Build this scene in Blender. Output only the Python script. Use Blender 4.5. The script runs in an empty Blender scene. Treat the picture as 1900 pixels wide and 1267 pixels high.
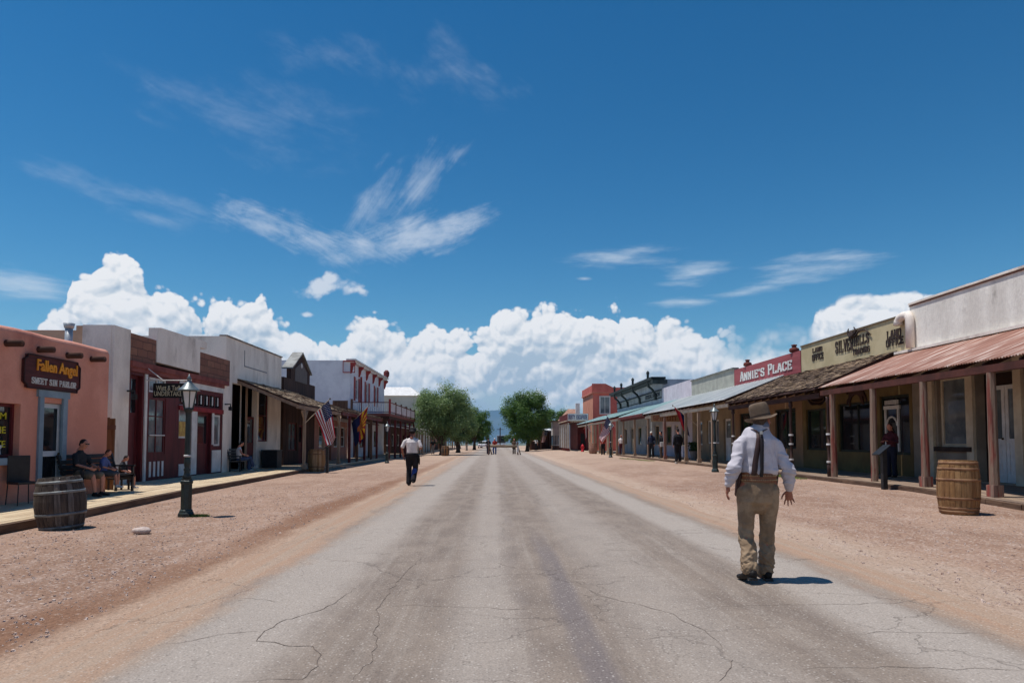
HAZE = 4.5e-5
import bpy, bmesh, math, random
from mathutils import Vector, Matrix, noise as mnoise
from math import sin, cos, tan, pi, atan2, sqrt, radians as R
random.seed(7)
rnd = random.Random(11)
SC = bpy.context.scene
COL = SC.collection
F = 1267.0; CX = 950.0; CY = 754.0; CAMZ = 1.443
YAW = R(1.45); PIT = R(2.9)

# ---------- measuring helpers: a line of sight of the photograph met with a vertical or level plane
def ray(u, v):
    a = (u-CX)/F; b = (CY-v)/F
    y = cos(PIT)-b*sin(PIT); z = sin(PIT)+b*cos(PIT); x = a
    return (x*cos(YAW)+y*sin(YAW), -x*sin(YAW)+y*cos(YAW), z)
def YX(u, X, v=818):           # depth at which the plane x=X is met
    r = ray(u, v); return X/r[0]*r[1]
def ZX(u, v, X):               # height there
    r = ray(u, v); return CAMZ + X/r[0]*r[2]
def PZ(u, v, z=0.0):           # point on a level plane
    r = ray(u, v); t = (z-CAMZ)/r[2]; return (r[0]*t, r[1]*t)
def PY(u, v, Y):               # point on the plane y=Y -> x,z
    r = ray(u, v); t = Y/r[1]; return (r[0]*t, CAMZ+r[2]*t)

def lin(c):
    c = c/255.0
    return c/12.92 if c <= .04045 else ((c+.055)/1.055)**2.4
def S(r, g, b): return (lin(r), lin(g), lin(b), 1.0)

# ---------- mesh builder
class MB:
    def __init__(s): s.v = []; s.f = []; s.m = []
    def add(s, vs, fs, mi=0):
        n = len(s.v); s.v += [tuple(p) for p in vs]
        s.f += [tuple(i+n for i in f) for f in fs]; s.m += [mi]*len(fs)
        return s
    def box(s, x0, x1, y0, y1, z0, z1, mi=0):
        if x0 > x1: x0, x1 = x1, x0
        if y0 > y1: y0, y1 = y1, y0
        if z0 > z1: z0, z1 = z1, z0
        return s.add([(x0,y0,z0),(x1,y0,z0),(x1,y1,z0),(x0,y1,z0),(x0,y0,z1),(x1,y0,z1),(x1,y1,z1),(x0,y1,z1)],
              [(0,3,2,1),(4,5,6,7),(0,1,5,4),(1,2,6,5),(2,3,7,6),(3,0,4,7)], mi)
    def hexa(s, p, mi=0):      # 8 corners, bottom four then top four (ccw)
        return s.add(p, [(0,3,2,1),(4,5,6,7),(0,1,5,4),(1,2,6,5),(2,3,7,6),(3,0,4,7)], mi)
    def beam(s, a, b, w, h, mi=0, up=(0,0,1)):
        a = Vector(a); b = Vector(b); t = (b-a).normalized(); u = Vector(up)
        r = t.cross(u)
        if r.length < 1e-4: r = t.cross(Vector((0,1,0)))
        r.normalize(); u = r.cross(t).normalized()
        r = r*w/2; u = u*h/2
        P = []
        for c in (a, b):
            P += [c-r-u, c+r-u, c+r+u, c-r+u]
        return s.add(P, [(0,1,2,3),(7,6,5,4),(0,4,5,1),(1,5,6,2),(2,6,7,3),(3,7,4,0)], mi)
    def tube(s, pts, rads, n=10, mi=0, cap=True):
        pts = [Vector(p) for p in pts]
        if not hasattr(rads, '__len__'): rads = [rads]*len(pts)
        base = len(s.v); side = None
        for i, p in enumerate(pts):
            t = (pts[min(i+1, len(pts)-1)]-pts[max(i-1, 0)]).normalized()
            if side is None:
                side = t.cross(Vector((0,0,1)))
                if side.length < .1: side = t.cross(Vector((0,1,0)))
            side = (side-t*side.dot(t)).normalized(); b = t.cross(side)
            for k in range(n):
                a = 2*pi*k/n
                s.v.append(tuple(p+(side*cos(a)+b*sin(a))*rads[i]))
        for i in range(len(pts)-1):
            for k in range(n):
                a = base+i*n+k; b2 = base+i*n+(k+1) % n
                s.f.append((a, b2, b2+n, a+n)); s.m.append(mi)
        if cap:
            s.f.append(tuple(base+k for k in reversed(range(n)))); s.m.append(mi)
            s.f.append(tuple(base+(len(pts)-1)*n+k for k in range(n))); s.m.append(mi)
        return s
    def lathe(s, prof, n=24, c=(0,0,0), mi=0, mod=None, close=True):
        base = len(s.v)
        for i, (r, z) in enumerate(prof):
            for k in range(n):
                a = 2*pi*k/n; rr = r*(mod(k, i) if mod else 1)
                s.v.append((c[0]+rr*cos(a), c[1]+rr*sin(a), c[2]+z))
        for i in range(len(prof)-1):
            for k in range(n):
                a = base+i*n+k; b = base+i*n+(k+1) % n
                s.f.append((a, b, b+n, a+n)); s.m.append(mi)
        if close:
            s.f.append(tuple(base+k for k in reversed(range(n)))); s.m.append(mi)
            s.f.append(tuple(base+(len(prof)-1)*n+k for k in range(n))); s.m.append(mi)
        return s
    def ell(s, c, r, n=12, m=8, rot=None, mi=0):
        base = len(s.v); c = Vector(c)
        for i in range(m+1):
            th = pi*i/m
            for k in range(n):
                a = 2*pi*k/n
                p = Vector((r[0]*sin(th)*cos(a), r[1]*sin(th)*sin(a), -r[2]*cos(th)))
                if rot: p = rot @ p
                s.v.append(tuple(c+p))
        for i in range(m):
            for k in range(n):
                a = base+i*n+k; b = base+i*n+(k+1) % n
                s.f.append((a, b, b+n, a+n)); s.m.append(mi)
        return s
    def loft(s, rings, side=(1,0,0), n=16, mi=0):
        """rings: (point, rx, ry); ellipse across the chain, rx along 'side'"""
        P = [Vector(r[0]) for r in rings]; sd = Vector(side)
        full = []
        N = len(P)
        for i in range(N):
            t = (P[min(i+1, N-1)]-P[max(i-1, 0)]).normalized()
            full.append((P[i], t, rings[i][1], rings[i][2]))
        e0 = full[0]; e1 = full[-1]
        m0 = min(e0[2], e0[3]); m1 = min(e1[2], e1[3])
        full = [(e0[0]-e0[1]*m0*.75, e0[1], e0[2]*.45, e0[3]*.45), (e0[0]-e0[1]*m0*.4, e0[1], e0[2]*.82, e0[3]*.82)] + full + \
               [(e1[0]+e1[1]*m1*.4, e1[1], e1[2]*.82, e1[3]*.82), (e1[0]+e1[1]*m1*.75, e1[1], e1[2]*.45, e1[3]*.45)]
        base = len(s.v)
        for p, t, rx, ry in full:
            a_ = (sd-t*sd.dot(t))
            if a_.length < .05: a_ = t.cross(Vector((0,0,1)))
            a_.normalize(); b_ = t.cross(a_)
            for k in range(n):
                a = 2*pi*k/n
                s.v.append(tuple(p+a_*rx*cos(a)+b_*ry*sin(a)))
        for i in range(len(full)-1):
            for k in range(n):
                a = base+i*n+k; b = base+i*n+(k+1) % n
                s.f.append((a, b, b+n, a+n)); s.m.append(mi)
        s.f.append(tuple(base+k for k in reversed(range(n)))); s.m.append(mi)
        s.f.append(tuple(base+(len(full)-1)*n+k for k in range(n))); s.m.append(mi)
        return s
    def prism(s, poly, plane, d0, d1, mi=0):
        """poly 2D; plane 'x': (y,z) extruded x d0..d1 ; 'y': (x,z) extruded y ; 'z'"""
        n = len(poly)
        def P(a, b, d): return {'x': (d, a, b), 'y': (a, d, b), 'z': (a, b, d)}[plane]
        vs = [P(a, b, d0) for a, b in poly]+[P(a, b, d1) for a, b in poly]
        fs = [tuple(range(n)), tuple(reversed(range(n, 2*n)))]
        for i in range(n):
            j = (i+1) % n; fs.append((i, i+n, j+n, j))
        return s.add(vs, fs, mi)
    def build(s, name, mats, parent=None, smooth=False, bevel=0, fixn=True):
        me = bpy.data.meshes.new(name)
        off = Vector((0,0,0))
        if parent is not None: off = Vector(parent.get('_o', (0,0,0)))
        me.from_pydata([tuple(Vector(v)-off) for v in s.v], [], s.f)
        if not isinstance(mats, (list, tuple)): mats = [mats]
        for m in mats: me.materials.append(m)
        if len(mats) > 1: me.polygons.foreach_set('material_index', s.m)
        if fixn:
            bm = bmesh.new(); bm.from_mesh(me)
            bmesh.ops.recalc_face_normals(bm, faces=bm.faces); bm.to_mesh(me); bm.free()
        if smooth: me.polygons.foreach_set('use_smooth', [True]*len(me.polygons))
        me.update()
        o = bpy.data.objects.new(name, me); COL.objects.link(o)
        if parent is not None: o.parent = parent
        if bevel:
            md = o.modifiers.new('bevel', 'BEVEL'); md.width = bevel; md.segments = 2; md.limit_method = 'ANGLE'
        return o

def split_build(mb, name, mats, parent, per=8, **k):
    out = []
    for i in range(0, len(mb.v), per):
        m_ = MB(); m_.v = mb.v[i:i+per]
        for f, mi in zip(mb.f, mb.m):
            if i <= f[0] < i+per: m_.f.append(tuple(j-i for j in f)); m_.m.append(mi)
        out.append(m_.build(name, mats, parent, **k))
    return out
def thing(name, label, cat, loc=(0,0,0), group=None):
    o = bpy.data.objects.new(name, None); COL.objects.link(o)
    o.location = loc; o['_o'] = tuple(loc); o['label'] = label; o['category'] = cat
    o.empty_display_size = .2
    if group: o['group'] = group
    return o
def tag(o, label, cat, group=None, kind=None):
    o['label'] = label; o['category'] = cat
    if group: o['group'] = group
    if kind: o['kind'] = kind
    return o
def struct(o, kind='structure'):
    o['kind'] = kind; return o
def copy_tree(o, parent=None):
    c = o.copy(); COL.objects.link(c)
    if parent is not None: c.parent = parent
    for ch in list(o.children): copy_tree(ch, c)
    return c
def dup(root, loc, rz, label, group=None):
    c = copy_tree(root); c.location = loc; c.rotation_euler = (0,0,rz); c['label'] = label
    if group: c['group'] = group
    return c
def single(o, origin):
    """move a mesh's origin to 'origin' keeping it in place"""
    off = Vector(origin)
    for v in o.data.vertices: v.co -= off
    o.location = off
    return o

# ---------- materials
class NT:
    def __init__(s, tree): s.t = tree
    def n(s, typ, **kw):
        nd = s.t.nodes.new('ShaderNode'+typ)
        for k, v in kw.items():
            if k.startswith('i_'): nd.inputs[k[2:].replace('_', ' ')].default_value = v
            elif k.startswith('I'): nd.inputs[int(k[1:])].default_value = v
            else: setattr(nd, k, v)
        return nd
    def l(s, a, b): s.t.links.new(a, b)
    def math(s, op, a, b=None, c=None, clamp=False):
        nd = s.t.nodes.new('ShaderNodeMath'); nd.operation = op; nd.use_clamp = clamp
        for i, x in enumerate((a, b, c)):
            if x is None: continue
            if isinstance(x, (int, float)): nd.inputs[i].default_value = x
            else: s.l(x, nd.inputs[i])
        return nd.outputs[0]
    def mix(s, f, a, b, blend='MIX'):
        nd = s.t.nodes.new('ShaderNodeMix'); nd.data_type = 'RGBA'; nd.blend_type = blend
        for i, x in ((0, f), (6, a), (7, b)):
            if isinstance(x, (int, float, tuple)): nd.inputs[i].default_value = x
            else: s.l(x, nd.inputs[i])
        return nd.outputs[2]
    def ramp(s, x, lo, hi, a=0.0, b=1.0, interp='SMOOTHSTEP'):
        nd = s.t.nodes.new('ShaderNodeMapRange'); nd.interpolation_type = interp
        s.l(x, nd.inputs[0]); nd.inputs[1].default_value = lo; nd.inputs[2].default_value = hi
        nd.inputs[3].default_value = a; nd.inputs[4].default_value = b
        return nd.outputs[0]
    def noise(s, vec, scale, detail=4, rough=.55, dist=0.0):
        nd = s.t.nodes.new('ShaderNodeTexNoise'); nd.inputs['Scale'].default_value = scale
        nd.inputs['Detail'].default_value = detail; nd.inputs['Roughness'].default_value = rough
        nd.inputs['Distortion'].default_value = dist
        if vec is not None: s.l(vec, nd.inputs['Vector'])
        return nd
    def mapping(s, vec, scale=(1,1,1), rot=(0,0,0), loc=(0,0,0)):
        nd = s.t.nodes.new('ShaderNodeMapping'); nd.inputs['Scale'].default_value = scale
        nd.inputs['Rotation'].default_value = rot; nd.inputs['Location'].default_value = loc
        s.l(vec, nd.inputs['Vector']); return nd.outputs[0]

def newmat(name):
    m = bpy.data.materials.new(name); m.use_nodes = True
    t = NT(m.node_tree); b = m.node_tree.nodes['Principled BSDF']
    return m, t, b
MATS = {}
def mat(name, c1, c2=None, sc=2.5, rough=.85, bump=.15, bsc=30, st=(1,1,1), metal=0.0, spec=.3,
        c3=None, sc3=.7, lo3=.58, hi3=.72, lo=.38, hi=.62, bdist=.02, coord='Object', fine=.12):
    """c1/c2 mottled by noise stretched by st; c3 = stains; bump from a finer noise"""
    if name in MATS: return MATS[name]
    m, t, b = newmat(name)
    tc = t.n('TexCoord'); vec = t.mapping(tc.outputs[coord], st)
    c2 = c2 or tuple(min(1, x*.82) for x in c1[:3])+(1,)
    n1 = t.noise(vec, sc, 6, .6)
    col = t.mix(t.ramp(n1.outputs[0], lo, hi), c1, c2)
    nf = t.noise(vec, bsc, 3, .7)
    if fine:
        g = t.math('MULTIPLY_ADD', nf.outputs[0], fine*2, 1-fine)
        cc = t.n('CombineColor')
        for i in range(3): t.l(g, cc.inputs[i])
        col = t.mix(1.0, col, cc.outputs[0], 'MULTIPLY')
    if c3:
        n3 = t.noise(t.mapping(tc.outputs[coord], st, loc=(3.1, 1.7, 9.2)), sc3, 7, .65)
        col = t.mix(t.ramp(n3.outputs[0], lo3, hi3), col, c3)
    t.l(col, b.inputs['Base Color'])
    b.inputs['Roughness'].default_value = rough; b.inputs['Metallic'].default_value = metal
    b.inputs['Specular IOR Level'].default_value = spec
    if bump:
        bp = t.n('Bump'); bp.inputs['Strength'].default_value = min(1, bump*2); bp.inputs['Distance'].default_value = bdist
        t.l(nf.outputs[0], bp.inputs['Height']); t.l(bp.outputs[0], b.inputs['Normal'])
    MATS[name] = m
    return m
# ================= camera, light, sky =================
cam = bpy.data.cameras.new('camera'); camo = bpy.data.objects.new('camera', cam); COL.objects.link(camo)
cam.sensor_width = 36; cam.lens = 36*F/1900
cam.shift_y = (CY-633.5)/1900
cam.clip_start = .1; cam.clip_end = 60000
camo.location = (0,0,CAMZ); camo.rotation_euler = (pi/2+PIT, 0, -YAW)
SC.camera = camo
SUN_EL = R(73); 
sl = bpy.data.lights.new('sun', 'SUN'); sl.energy = 4.5; sl.angle = R(.5); sl.color = (1, .965, .91)
so = bpy.data.objects.new('sun', sl); COL.objects.link(so)
sd = Vector((-cos(SUN_EL), .03*cos(SUN_EL), sin(SUN_EL)))     # towards the sun
so.rotation_euler = sd.to_track_quat('Z', 'Y').to_euler()
SC.view_settings.view_transform = 'Standard'; SC.view_settings.look = 'None'
SC.view_settings.exposure = 0; SC.cycles.max_bounces = 6; SC.cycles.diffuse_bounces = 4; SC.cycles.volume_bounces = 0; SC.view_settings.gamma = 1

W = bpy.data.worlds.new('World'); SC.world = W; W.use_nodes = True
wt = W.node_tree; wt.nodes.clear(); t = NT(wt)
sky = t.n('TexSky'); sky.sky_type = 'NISHITA'; sky.sun_disc = False
sky.sun_elevation = SUN_EL; sky.sun_rotation = atan2(sd.x, sd.y)
sky.altitude = 1400; sky.air_density = 1.25; sky.dust_density = .25; sky.ozone_density = 2.2
tc = t.n('TexCoord')
sep = t.n('SeparateXYZ'); t.l(tc.outputs['Generated'], sep.inputs[0])
X_, Y_, Z_ = sep.outputs
hor = t.math('SQRT', t.math('ADD', t.math('MULTIPLY', X_, X_), t.math('MULTIPLY', Y_, Y_)))
hor = t.math('MAXIMUM', hor, .02)
EL = t.math('DIVIDE', Z_, hor)                    # tangent of the elevation
AZ = t.math('ARCTAN2', X_, Y_)                    # 0 = down the street, + = right
pv = t.n('CombineXYZ'); t.l(AZ, pv.inputs[0]); t.l(EL, pv.inputs[1]); PV = pv.outputs[0]
def azel(u, v):
    r = ray(u, v); h = sqrt(r[0]**2+r[1]**2); return atan2(r[0], r[1]), r[2]/h

# billowing noise, used twice (the second a little towards the sun) so that lumps have a lit and a shaded side
def billow(vec):
    o = None
    for sc_, w_ in ((13, .50), (29, .30), (61, .17), (130, .09)):
        v1 = t.n('TexVoronoi', feature='SMOOTH_F1', voronoi_dimensions='2D'); v1.inputs['Scale'].default_value = sc_
        v1.inputs['Smoothness'].default_value = .12; t.l(vec, v1.inputs['Vector'])
        d = v1.outputs['Distance']; h = t.math('SUBTRACT', 1.0, t.math('MULTIPLY', d, d))      # round lump, sharp crease
        o = t.math('MULTIPLY', h, w_) if o is None else t.math('MULTIPLY_ADD', h, w_, o)
    return o
wn = t.noise(PV, 9, 3, .5)
wadd = t.n('VectorMath', operation='MULTIPLY_ADD'); t.l(wn.outputs['Color'], wadd.inputs[0])
wadd.inputs[1].default_value = (.05, .04, 0); t.l(PV, wadd.inputs[2]); WP = wadd.outputs[0]
off = t.n('VectorMath', operation='ADD'); t.l(WP, off.inputs[0]); off.inputs[1].default_value = (-.0035, .0075, 0)
B1 = billow(WP); B2 = billow(off.outputs[0])

# top of the cumulus bank round the horizon
bank = [(-150,560),(-60,600),(20,640),(62,640),(72,602),(92,586),(120,584),(128,545),(135,512),(170,500),(195,482),(218,478),(242,488),(262,516),(275,536),
 (310,548),(350,556),(385,568),(400,562),(440,568),(465,572),(488,552),(500,566),(512,598),(560,612),(585,632),(600,628),(640,622),(695,600),
 (722,618),(755,624),(782,616),(792,592),(808,592),(822,614),(850,622),(880,640),(900,618),(912,596),(940,578),(1000,574),(1040,588),(1075,580),
 (1105,570),(1135,572),(1155,584),(1185,602),(1200,612),(1212,598),(1250,612),(1320,622),(1400,626),(1470,626),(1504,618),(1516,572),(1560,550),(1640,542),(1800,530),(1980,560),(2100,600)]
fc = t.n('FloatCurve'); cm = fc.mapping; c0 = cm.curves[0]
A0, A1 = azel(-150, 800)[0], azel(2100, 800)[0]
pts = []
for u, v in bank:
    a, e = azel(u, v); pts.append(((a-A0)/(A1-A0), e*3))
c0.points[0].location = pts[0]; c0.points[1].location = pts[-1]
for p in pts[1:-1]: c0.points.new(*p)
for p in c0.points: p.handle_type = 'VECTOR'
cm.update()
t.l(t.ramp(AZ, A0, A1, 0, 1, 'LINEAR'), fc.inputs['Value'])
HB = t.math('DIVIDE', fc.outputs[0], 3.0)
fb = t.noise(PV, 45, 5, .6)
dens = t.math('SUBTRACT', HB, EL)
rsm = t.ramp(AZ, azel(1480,700)[0], azel(1530,700)[0], .095, .028)
edge = t.math('ADD', t.math('MULTIPLY', t.math('SUBTRACT', B1, .80), rsm), dens)
edge = t.math('MULTIPLY_ADD', t.math('SUBTRACT', fb.outputs[0], .5), .007, edge)
A_bank = t.ramp(edge, -.002, .0055)
# the right-hand bank has no sharp body between the big tower and the far right cloud: soft thin veil
veil = t.ramp(AZ, azel(1290,700)[0], azel(1400,700)[0])
veil2 = t.ramp(AZ, azel(1500,700)[0], azel(1520,700)[0])
soft = t.math('MULTIPLY', veil, t.math('SUBTRACT', 1.0, veil2))
A_soft = t.ramp(edge, -.004, .05)
A_bank = t.math('ADD', t.math('MULTIPLY', A_bank, t.math('SUBTRACT', 1.0, soft)), t.math('MULTIPLY', A_soft, soft))
# under-side of the left outlying cloud etc.: blue gaps low in the bank
LOWN = t.noise(t.mapping(PV, (5, 26, 1)), 1.0, 4, .55)
lowgap = t.math('MULTIPLY', t.ramp(EL, .085, .045), t.ramp(LOWN.outputs[0], .42, .60))
A_bank = t.math('MULTIPLY', A_bank, t.math('SUBTRACT', 1.0, t.math('MULTIPLY', lowgap, .55)))

def blob(u, v, ru, rv, rot=0.0):
    """1 at the centre of an ellipse given in the photograph's pixels, 0 on its rim"""
    a, e = azel(u, v); 
    mp = t.mapping(PV, (1,1,1), (0,0,0), (-a, -e, 0))
    mr = t.n('VectorRotate', rotation_type='Z_AXIS'); t.l(mp, mr.inputs['Vector']); mr.inputs['Angle'].default_value = -rot
    ms = t.mapping(mr.outputs[0], (F/ru, F/rv, 0))
    ln = t.n('VectorMath', operation='LENGTH'); t.l(ms, ln.inputs[0])
    return t.math('SUBTRACT', 1.0, ln.outputs['Value'])
def union(lst):
    o = lst[0]
    for x in lst[1:]: o = t.math('MAXIMUM', o, x)
    return o
puffs = union([blob(597,532,34,15,.25), blob(612,518,14,10,0), blob(668,538,26,11,0), blob(570,584,15,6,.1), blob(645,610,24,7,0)])
pe = t.math('MULTIPLY_ADD', t.math('SUBTRACT', fb.outputs[0], .5), 1.5, puffs)
pe = t.math('MULTIPLY_ADD', t.math('SUBTRACT', B1, .84), 4.0, pe)
A_puff = t.math('MULTIPLY', t.ramp(pe, -.1, .8), .72)
flat = union([blob(35,526,130,26,-.12), blob(1290,508,80,26,.15), blob(1500,502,120,28,.1), blob(1150,480,130,24,.05), blob(1545,477,110,14,-.03), blob(1380,543,90,14,.08), blob(1270,560,80,12,0), blob(1085,517,16,4,0)])
sn = t.noise(t.mapping(PV, (9, 45, 1), (0,0,.12)), 1.0, 6, .62)
fe = t.math('MULTIPLY_ADD', t.math('SUBTRACT', sn.outputs[0], .5), 3.0, flat)
A_flat = t.math('MULTIPLY', t.ramp(fe, .0, 1.5), .62)

# cirrus: streaks combed along a few directions
def streak(rot, sx, sy, off=0):
    # comb the sky along 'rot' with a slight warp
    r_ = t.n('VectorRotate', rotation_type='Z_AXIS'); t.l(PV, r_.inputs['Vector']); r_.inputs['Angle'].default_value = -rot
    m_ = t.mapping(r_.outputs[0], (sx, sy, 1), (0,0,0), (off, off*.7, 0))
    return t.noise(m_, 1.0, 9, .70, .55).outputs[0]
def wisp(blobs, rot, sx, sy, lo, hi, amp, off=0, w=.55):
    e_ = t.math('MAXIMUM', union(blobs), -1.0)
    s_ = streak(rot, sx, sy, off)
    f_ = streak(rot+.22, sx*4.1, sy*1.6, off+3); b_ = t.noise(t.mapping(PV, (11, 15, 1), (0,0,0), (off, 0, 0)), 1.0, 4, .6).outputs[0]
    val = t.math('MULTIPLY_ADD', t.math('SUBTRACT', e_, 1.0), w, t.math('MULTIPLY_ADD', t.math('SUBTRACT', f_, .5), .45, s_))
    val = t.math('MULTIPLY_ADD', t.math('SUBTRACT', b_, .5), .8, val)
    return t.math('MULTIPLY', t.ramp(val, lo, hi), amp)
c1_ = wisp([blob(490,418,150,55,-.32), blob(585,448,120,50,-.40), blob(680,455,150,44,-.08)], -.42, 6, 26, .08, .62, .72)
c2_ = wisp([blob(760,435,170,66,.25), blob(850,410,110,44,.28)], .38, 6, 26, .08, .62, .76, 4)
c3_ = wisp([blob(785,345,200,60,.80), blob(705,375,120,70,.95), blob(850,285,80,34,.75)], .92, 4.5, 30, .12, .72, .52, 9)
c4_ = wisp([blob(200,352,230,40,-.12), blob(320,378,190,34,-.22), blob(285,405,110,26,-.1)], -.18, 4, 26, .12, .80, .34, 13)
c5_ = wisp([blob(540,215,340,100,-.12), blob(345,170,110,70,-.5), blob(470,235,240,90,-.2)], -.3, 4, 15, .15, .95, .28, 17)
c6_ = wisp([blob(850,140,190,120,-.2), blob(620,105,220,70,0), blob(905,128,90,36,-.45)], -.7, 5, 17, .15, .95, .27, 21)
cir = c1_
for c_ in (c2_, c3_, c4_, c5_, c6_): cir = t.math('MAXIMUM', cir, c_)
A_cir = t.math('MINIMUM', cir, .85)

# colours
relief = t.math('MULTIPLY', t.math('SUBTRACT', B1, B2), 5.0)
depth_in = t.ramp(dens, .0, .10)                          # 0 at the tops, 1 well inside
big = t.noise(t.mapping(PV, (7, 11, 1), (0,0,0), (2.2, 5, 0)), 1.0, 4, .5)
shade = t.math('ADD', t.math('MULTIPLY', depth_in, t.ramp(big.outputs[0], .30, .58)), t.math('MULTIPLY', relief, -.9))
lowsh = t.ramp(EL, .13, .02)
shade = t.math('ADD', shade, t.math('MULTIPLY', lowsh, .42), clamp=True)
cum = t.mix(shade, (.93, .935, .945, 1), (.44, .55, .66, 1))
hs = t.n('HueSaturation'); hs.inputs['Hue'].default_value = .487; hs.inputs['Saturation'].default_value = 1.36; hs.inputs['Value'].default_value = 1.0
t.l(sky.outputs[0], hs.inputs['Color'])
SKYS = .106
skm = t.n('VectorMath', operation='SCALE'); t.l(hs.outputs[0], skm.inputs[0]); skm.inputs['Scale'].default_value = SKYS
gm = t.n('Gamma'); gm.inputs['Gamma'].default_value = 1.26; t.l(skm.outputs[0], gm.inputs['Color'])
c = t.mix(A_cir, gm.outputs[0], (.60, .68, .80, 1))
c = t.mix(A_flat, c, (.72, .80, .88, 1))
c = t.mix(A_puff, c, (.86, .88, .92, 1))
c = t.mix(A_bank, c, cum)
bg = t.n('Background'); bg.inputs['Strength'].default_value = 1.0; t.l(c, bg.inputs['Color'])
wo = t.n('OutputWorld'); t.l(bg.outputs[0], wo.inputs['Surface'])
W.cycles.sampling_method = 'MANUAL'; W.cycles.sample_map_resolution = 1024
# ---------- chamfered slab letters of the old signs: strokes on a 4 x 6 grid
_R = [(0.4,1,0.4,5),(0.4,5,1.2,6),(1.2,6,2.8,6),(2.8,6,3.6,5),(3.6,5,3.6,1),(3.6,1,2.8,0),(2.8,0,1.2,0),(1.2,0,.4,1)]
GL = {
 'A': [(.3,0,1.7,6),(3.7,0,2.3,6),(1,2.1,3,2.1),(1.4,6,2.6,6)], 'B': [(.6,0,.6,6),(.6,6,2.8,6),(2.8,6,3.4,5.3),(3.4,5.3,3.4,3.8),(3.4,3.8,2.8,3.1),(.6,3.1,2.8,3.1),(2.8,3.1,3.6,2.3),(3.6,2.3,3.6,.8),(3.6,.8,2.8,0),(2.8,0,.6,0)],
 'C': [(.4,1,.4,5),(.4,5,1.2,6),(1.2,6,2.9,6),(2.9,6,3.6,5.2),(3.6,5.2,3.6,4.3),(.4,1,1.2,0),(1.2,0,2.9,0),(2.9,0,3.6,.8),(3.6,.8,3.6,1.7)],
 'D': [(.6,0,.6,6),(.1,6,2.7,6),(2.7,6,3.6,5),(3.6,5,3.6,1),(3.6,1,2.7,0),(2.7,0,.1,0)],
 'E': [(.6,0,.6,6),(.1,6,3.4,6),(3.4,6,3.4,4.9),(.6,3.1,2.6,3.1),(2.6,3.7,2.6,2.5),(.1,0,3.5,0),(3.5,0,3.5,1.2)],
 'F': [(.7,0,.7,6),(.1,6,3.4,6),(3.4,6,3.4,4.9),(.7,3.1,2.6,3.1),(2.6,3.7,2.6,2.5),(.1,0,1.4,0)],
 'G': [(.4,1,.4,5),(.4,5,1.2,6),(1.2,6,2.9,6),(2.9,6,3.6,5.2),(.4,1,1.2,0),(1.2,0,2.9,0),(2.9,0,3.6,.8),(3.6,.8,3.6,2.8),(2.2,2.8,3.8,2.8)],
 'H': [(.6,0,.6,6),(3.4,0,3.4,6),(.6,3,3.4,3)], 'I': [(1.2,0,1.2,6)], 'K': [(.6,0,.6,6),(.7,2.6,3.2,6),(1.5,3.6,3.4,0)],
 'L': [(.7,0,.7,6),(.1,0,3.4,0),(3.4,0,3.4,1.4)], 'N': [(.6,0,.6,6),(.6,6,3.4,0),(3.4,0,3.4,6)], 'O': _R,
 'P': [(.7,0,.7,6),(.1,6,2.8,6),(2.8,6,3.5,5.2),(3.5,5.2,3.5,3.7),(3.5,3.7,2.8,2.9),(2.8,2.9,.7,2.9)],
 'R': [(.7,0,.7,6),(.1,6,2.8,6),(2.8,6,3.5,5.2),(3.5,5.2,3.5,3.7),(3.5,3.7,2.8,2.9),(2.8,2.9,.7,2.9),(2.1,2.9,3.5,0)],
 'S': [(3.4,4.4,3.4,5.2),(3.4,5.2,2.7,6),(2.7,6,1.2,6),(1.2,6,.5,5.2),(.5,5.2,.5,4.0),(.5,4.0,1.2,3.3),(1.2,3.3,2.8,2.8),(2.8,2.8,3.5,2.1),(3.5,2.1,3.5,.8),(3.5,.8,2.8,0),(2.8,0,1.2,0),(1.2,0,.5,.8),(.5,.8,.5,1.7)],
 'T': [(2,0,2,6),(.3,6,3.7,6),(.3,6,.3,4.8),(3.7,6,3.7,4.8)], 'U': [(.6,1,.6,6),(.6,1,1.3,0),(1.3,0,2.7,0),(2.7,0,3.4,1),(3.4,1,3.4,6)],
 'V': [(.3,6,2,0),(3.7,6,2,0)], 'W': [(.2,6,1.1,0),(1.1,0,2,4.5),(2,4.5,2.9,0),(2.9,0,3.8,6)], 'Y': [(.4,6,2,3),(3.6,6,2,3),(2,3,2,0)], "'": [(.6,6,.3,4.6)], ' ': []}
GW = {'I': 2.4, "'": 1.2, ' ': 2.4}
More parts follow.
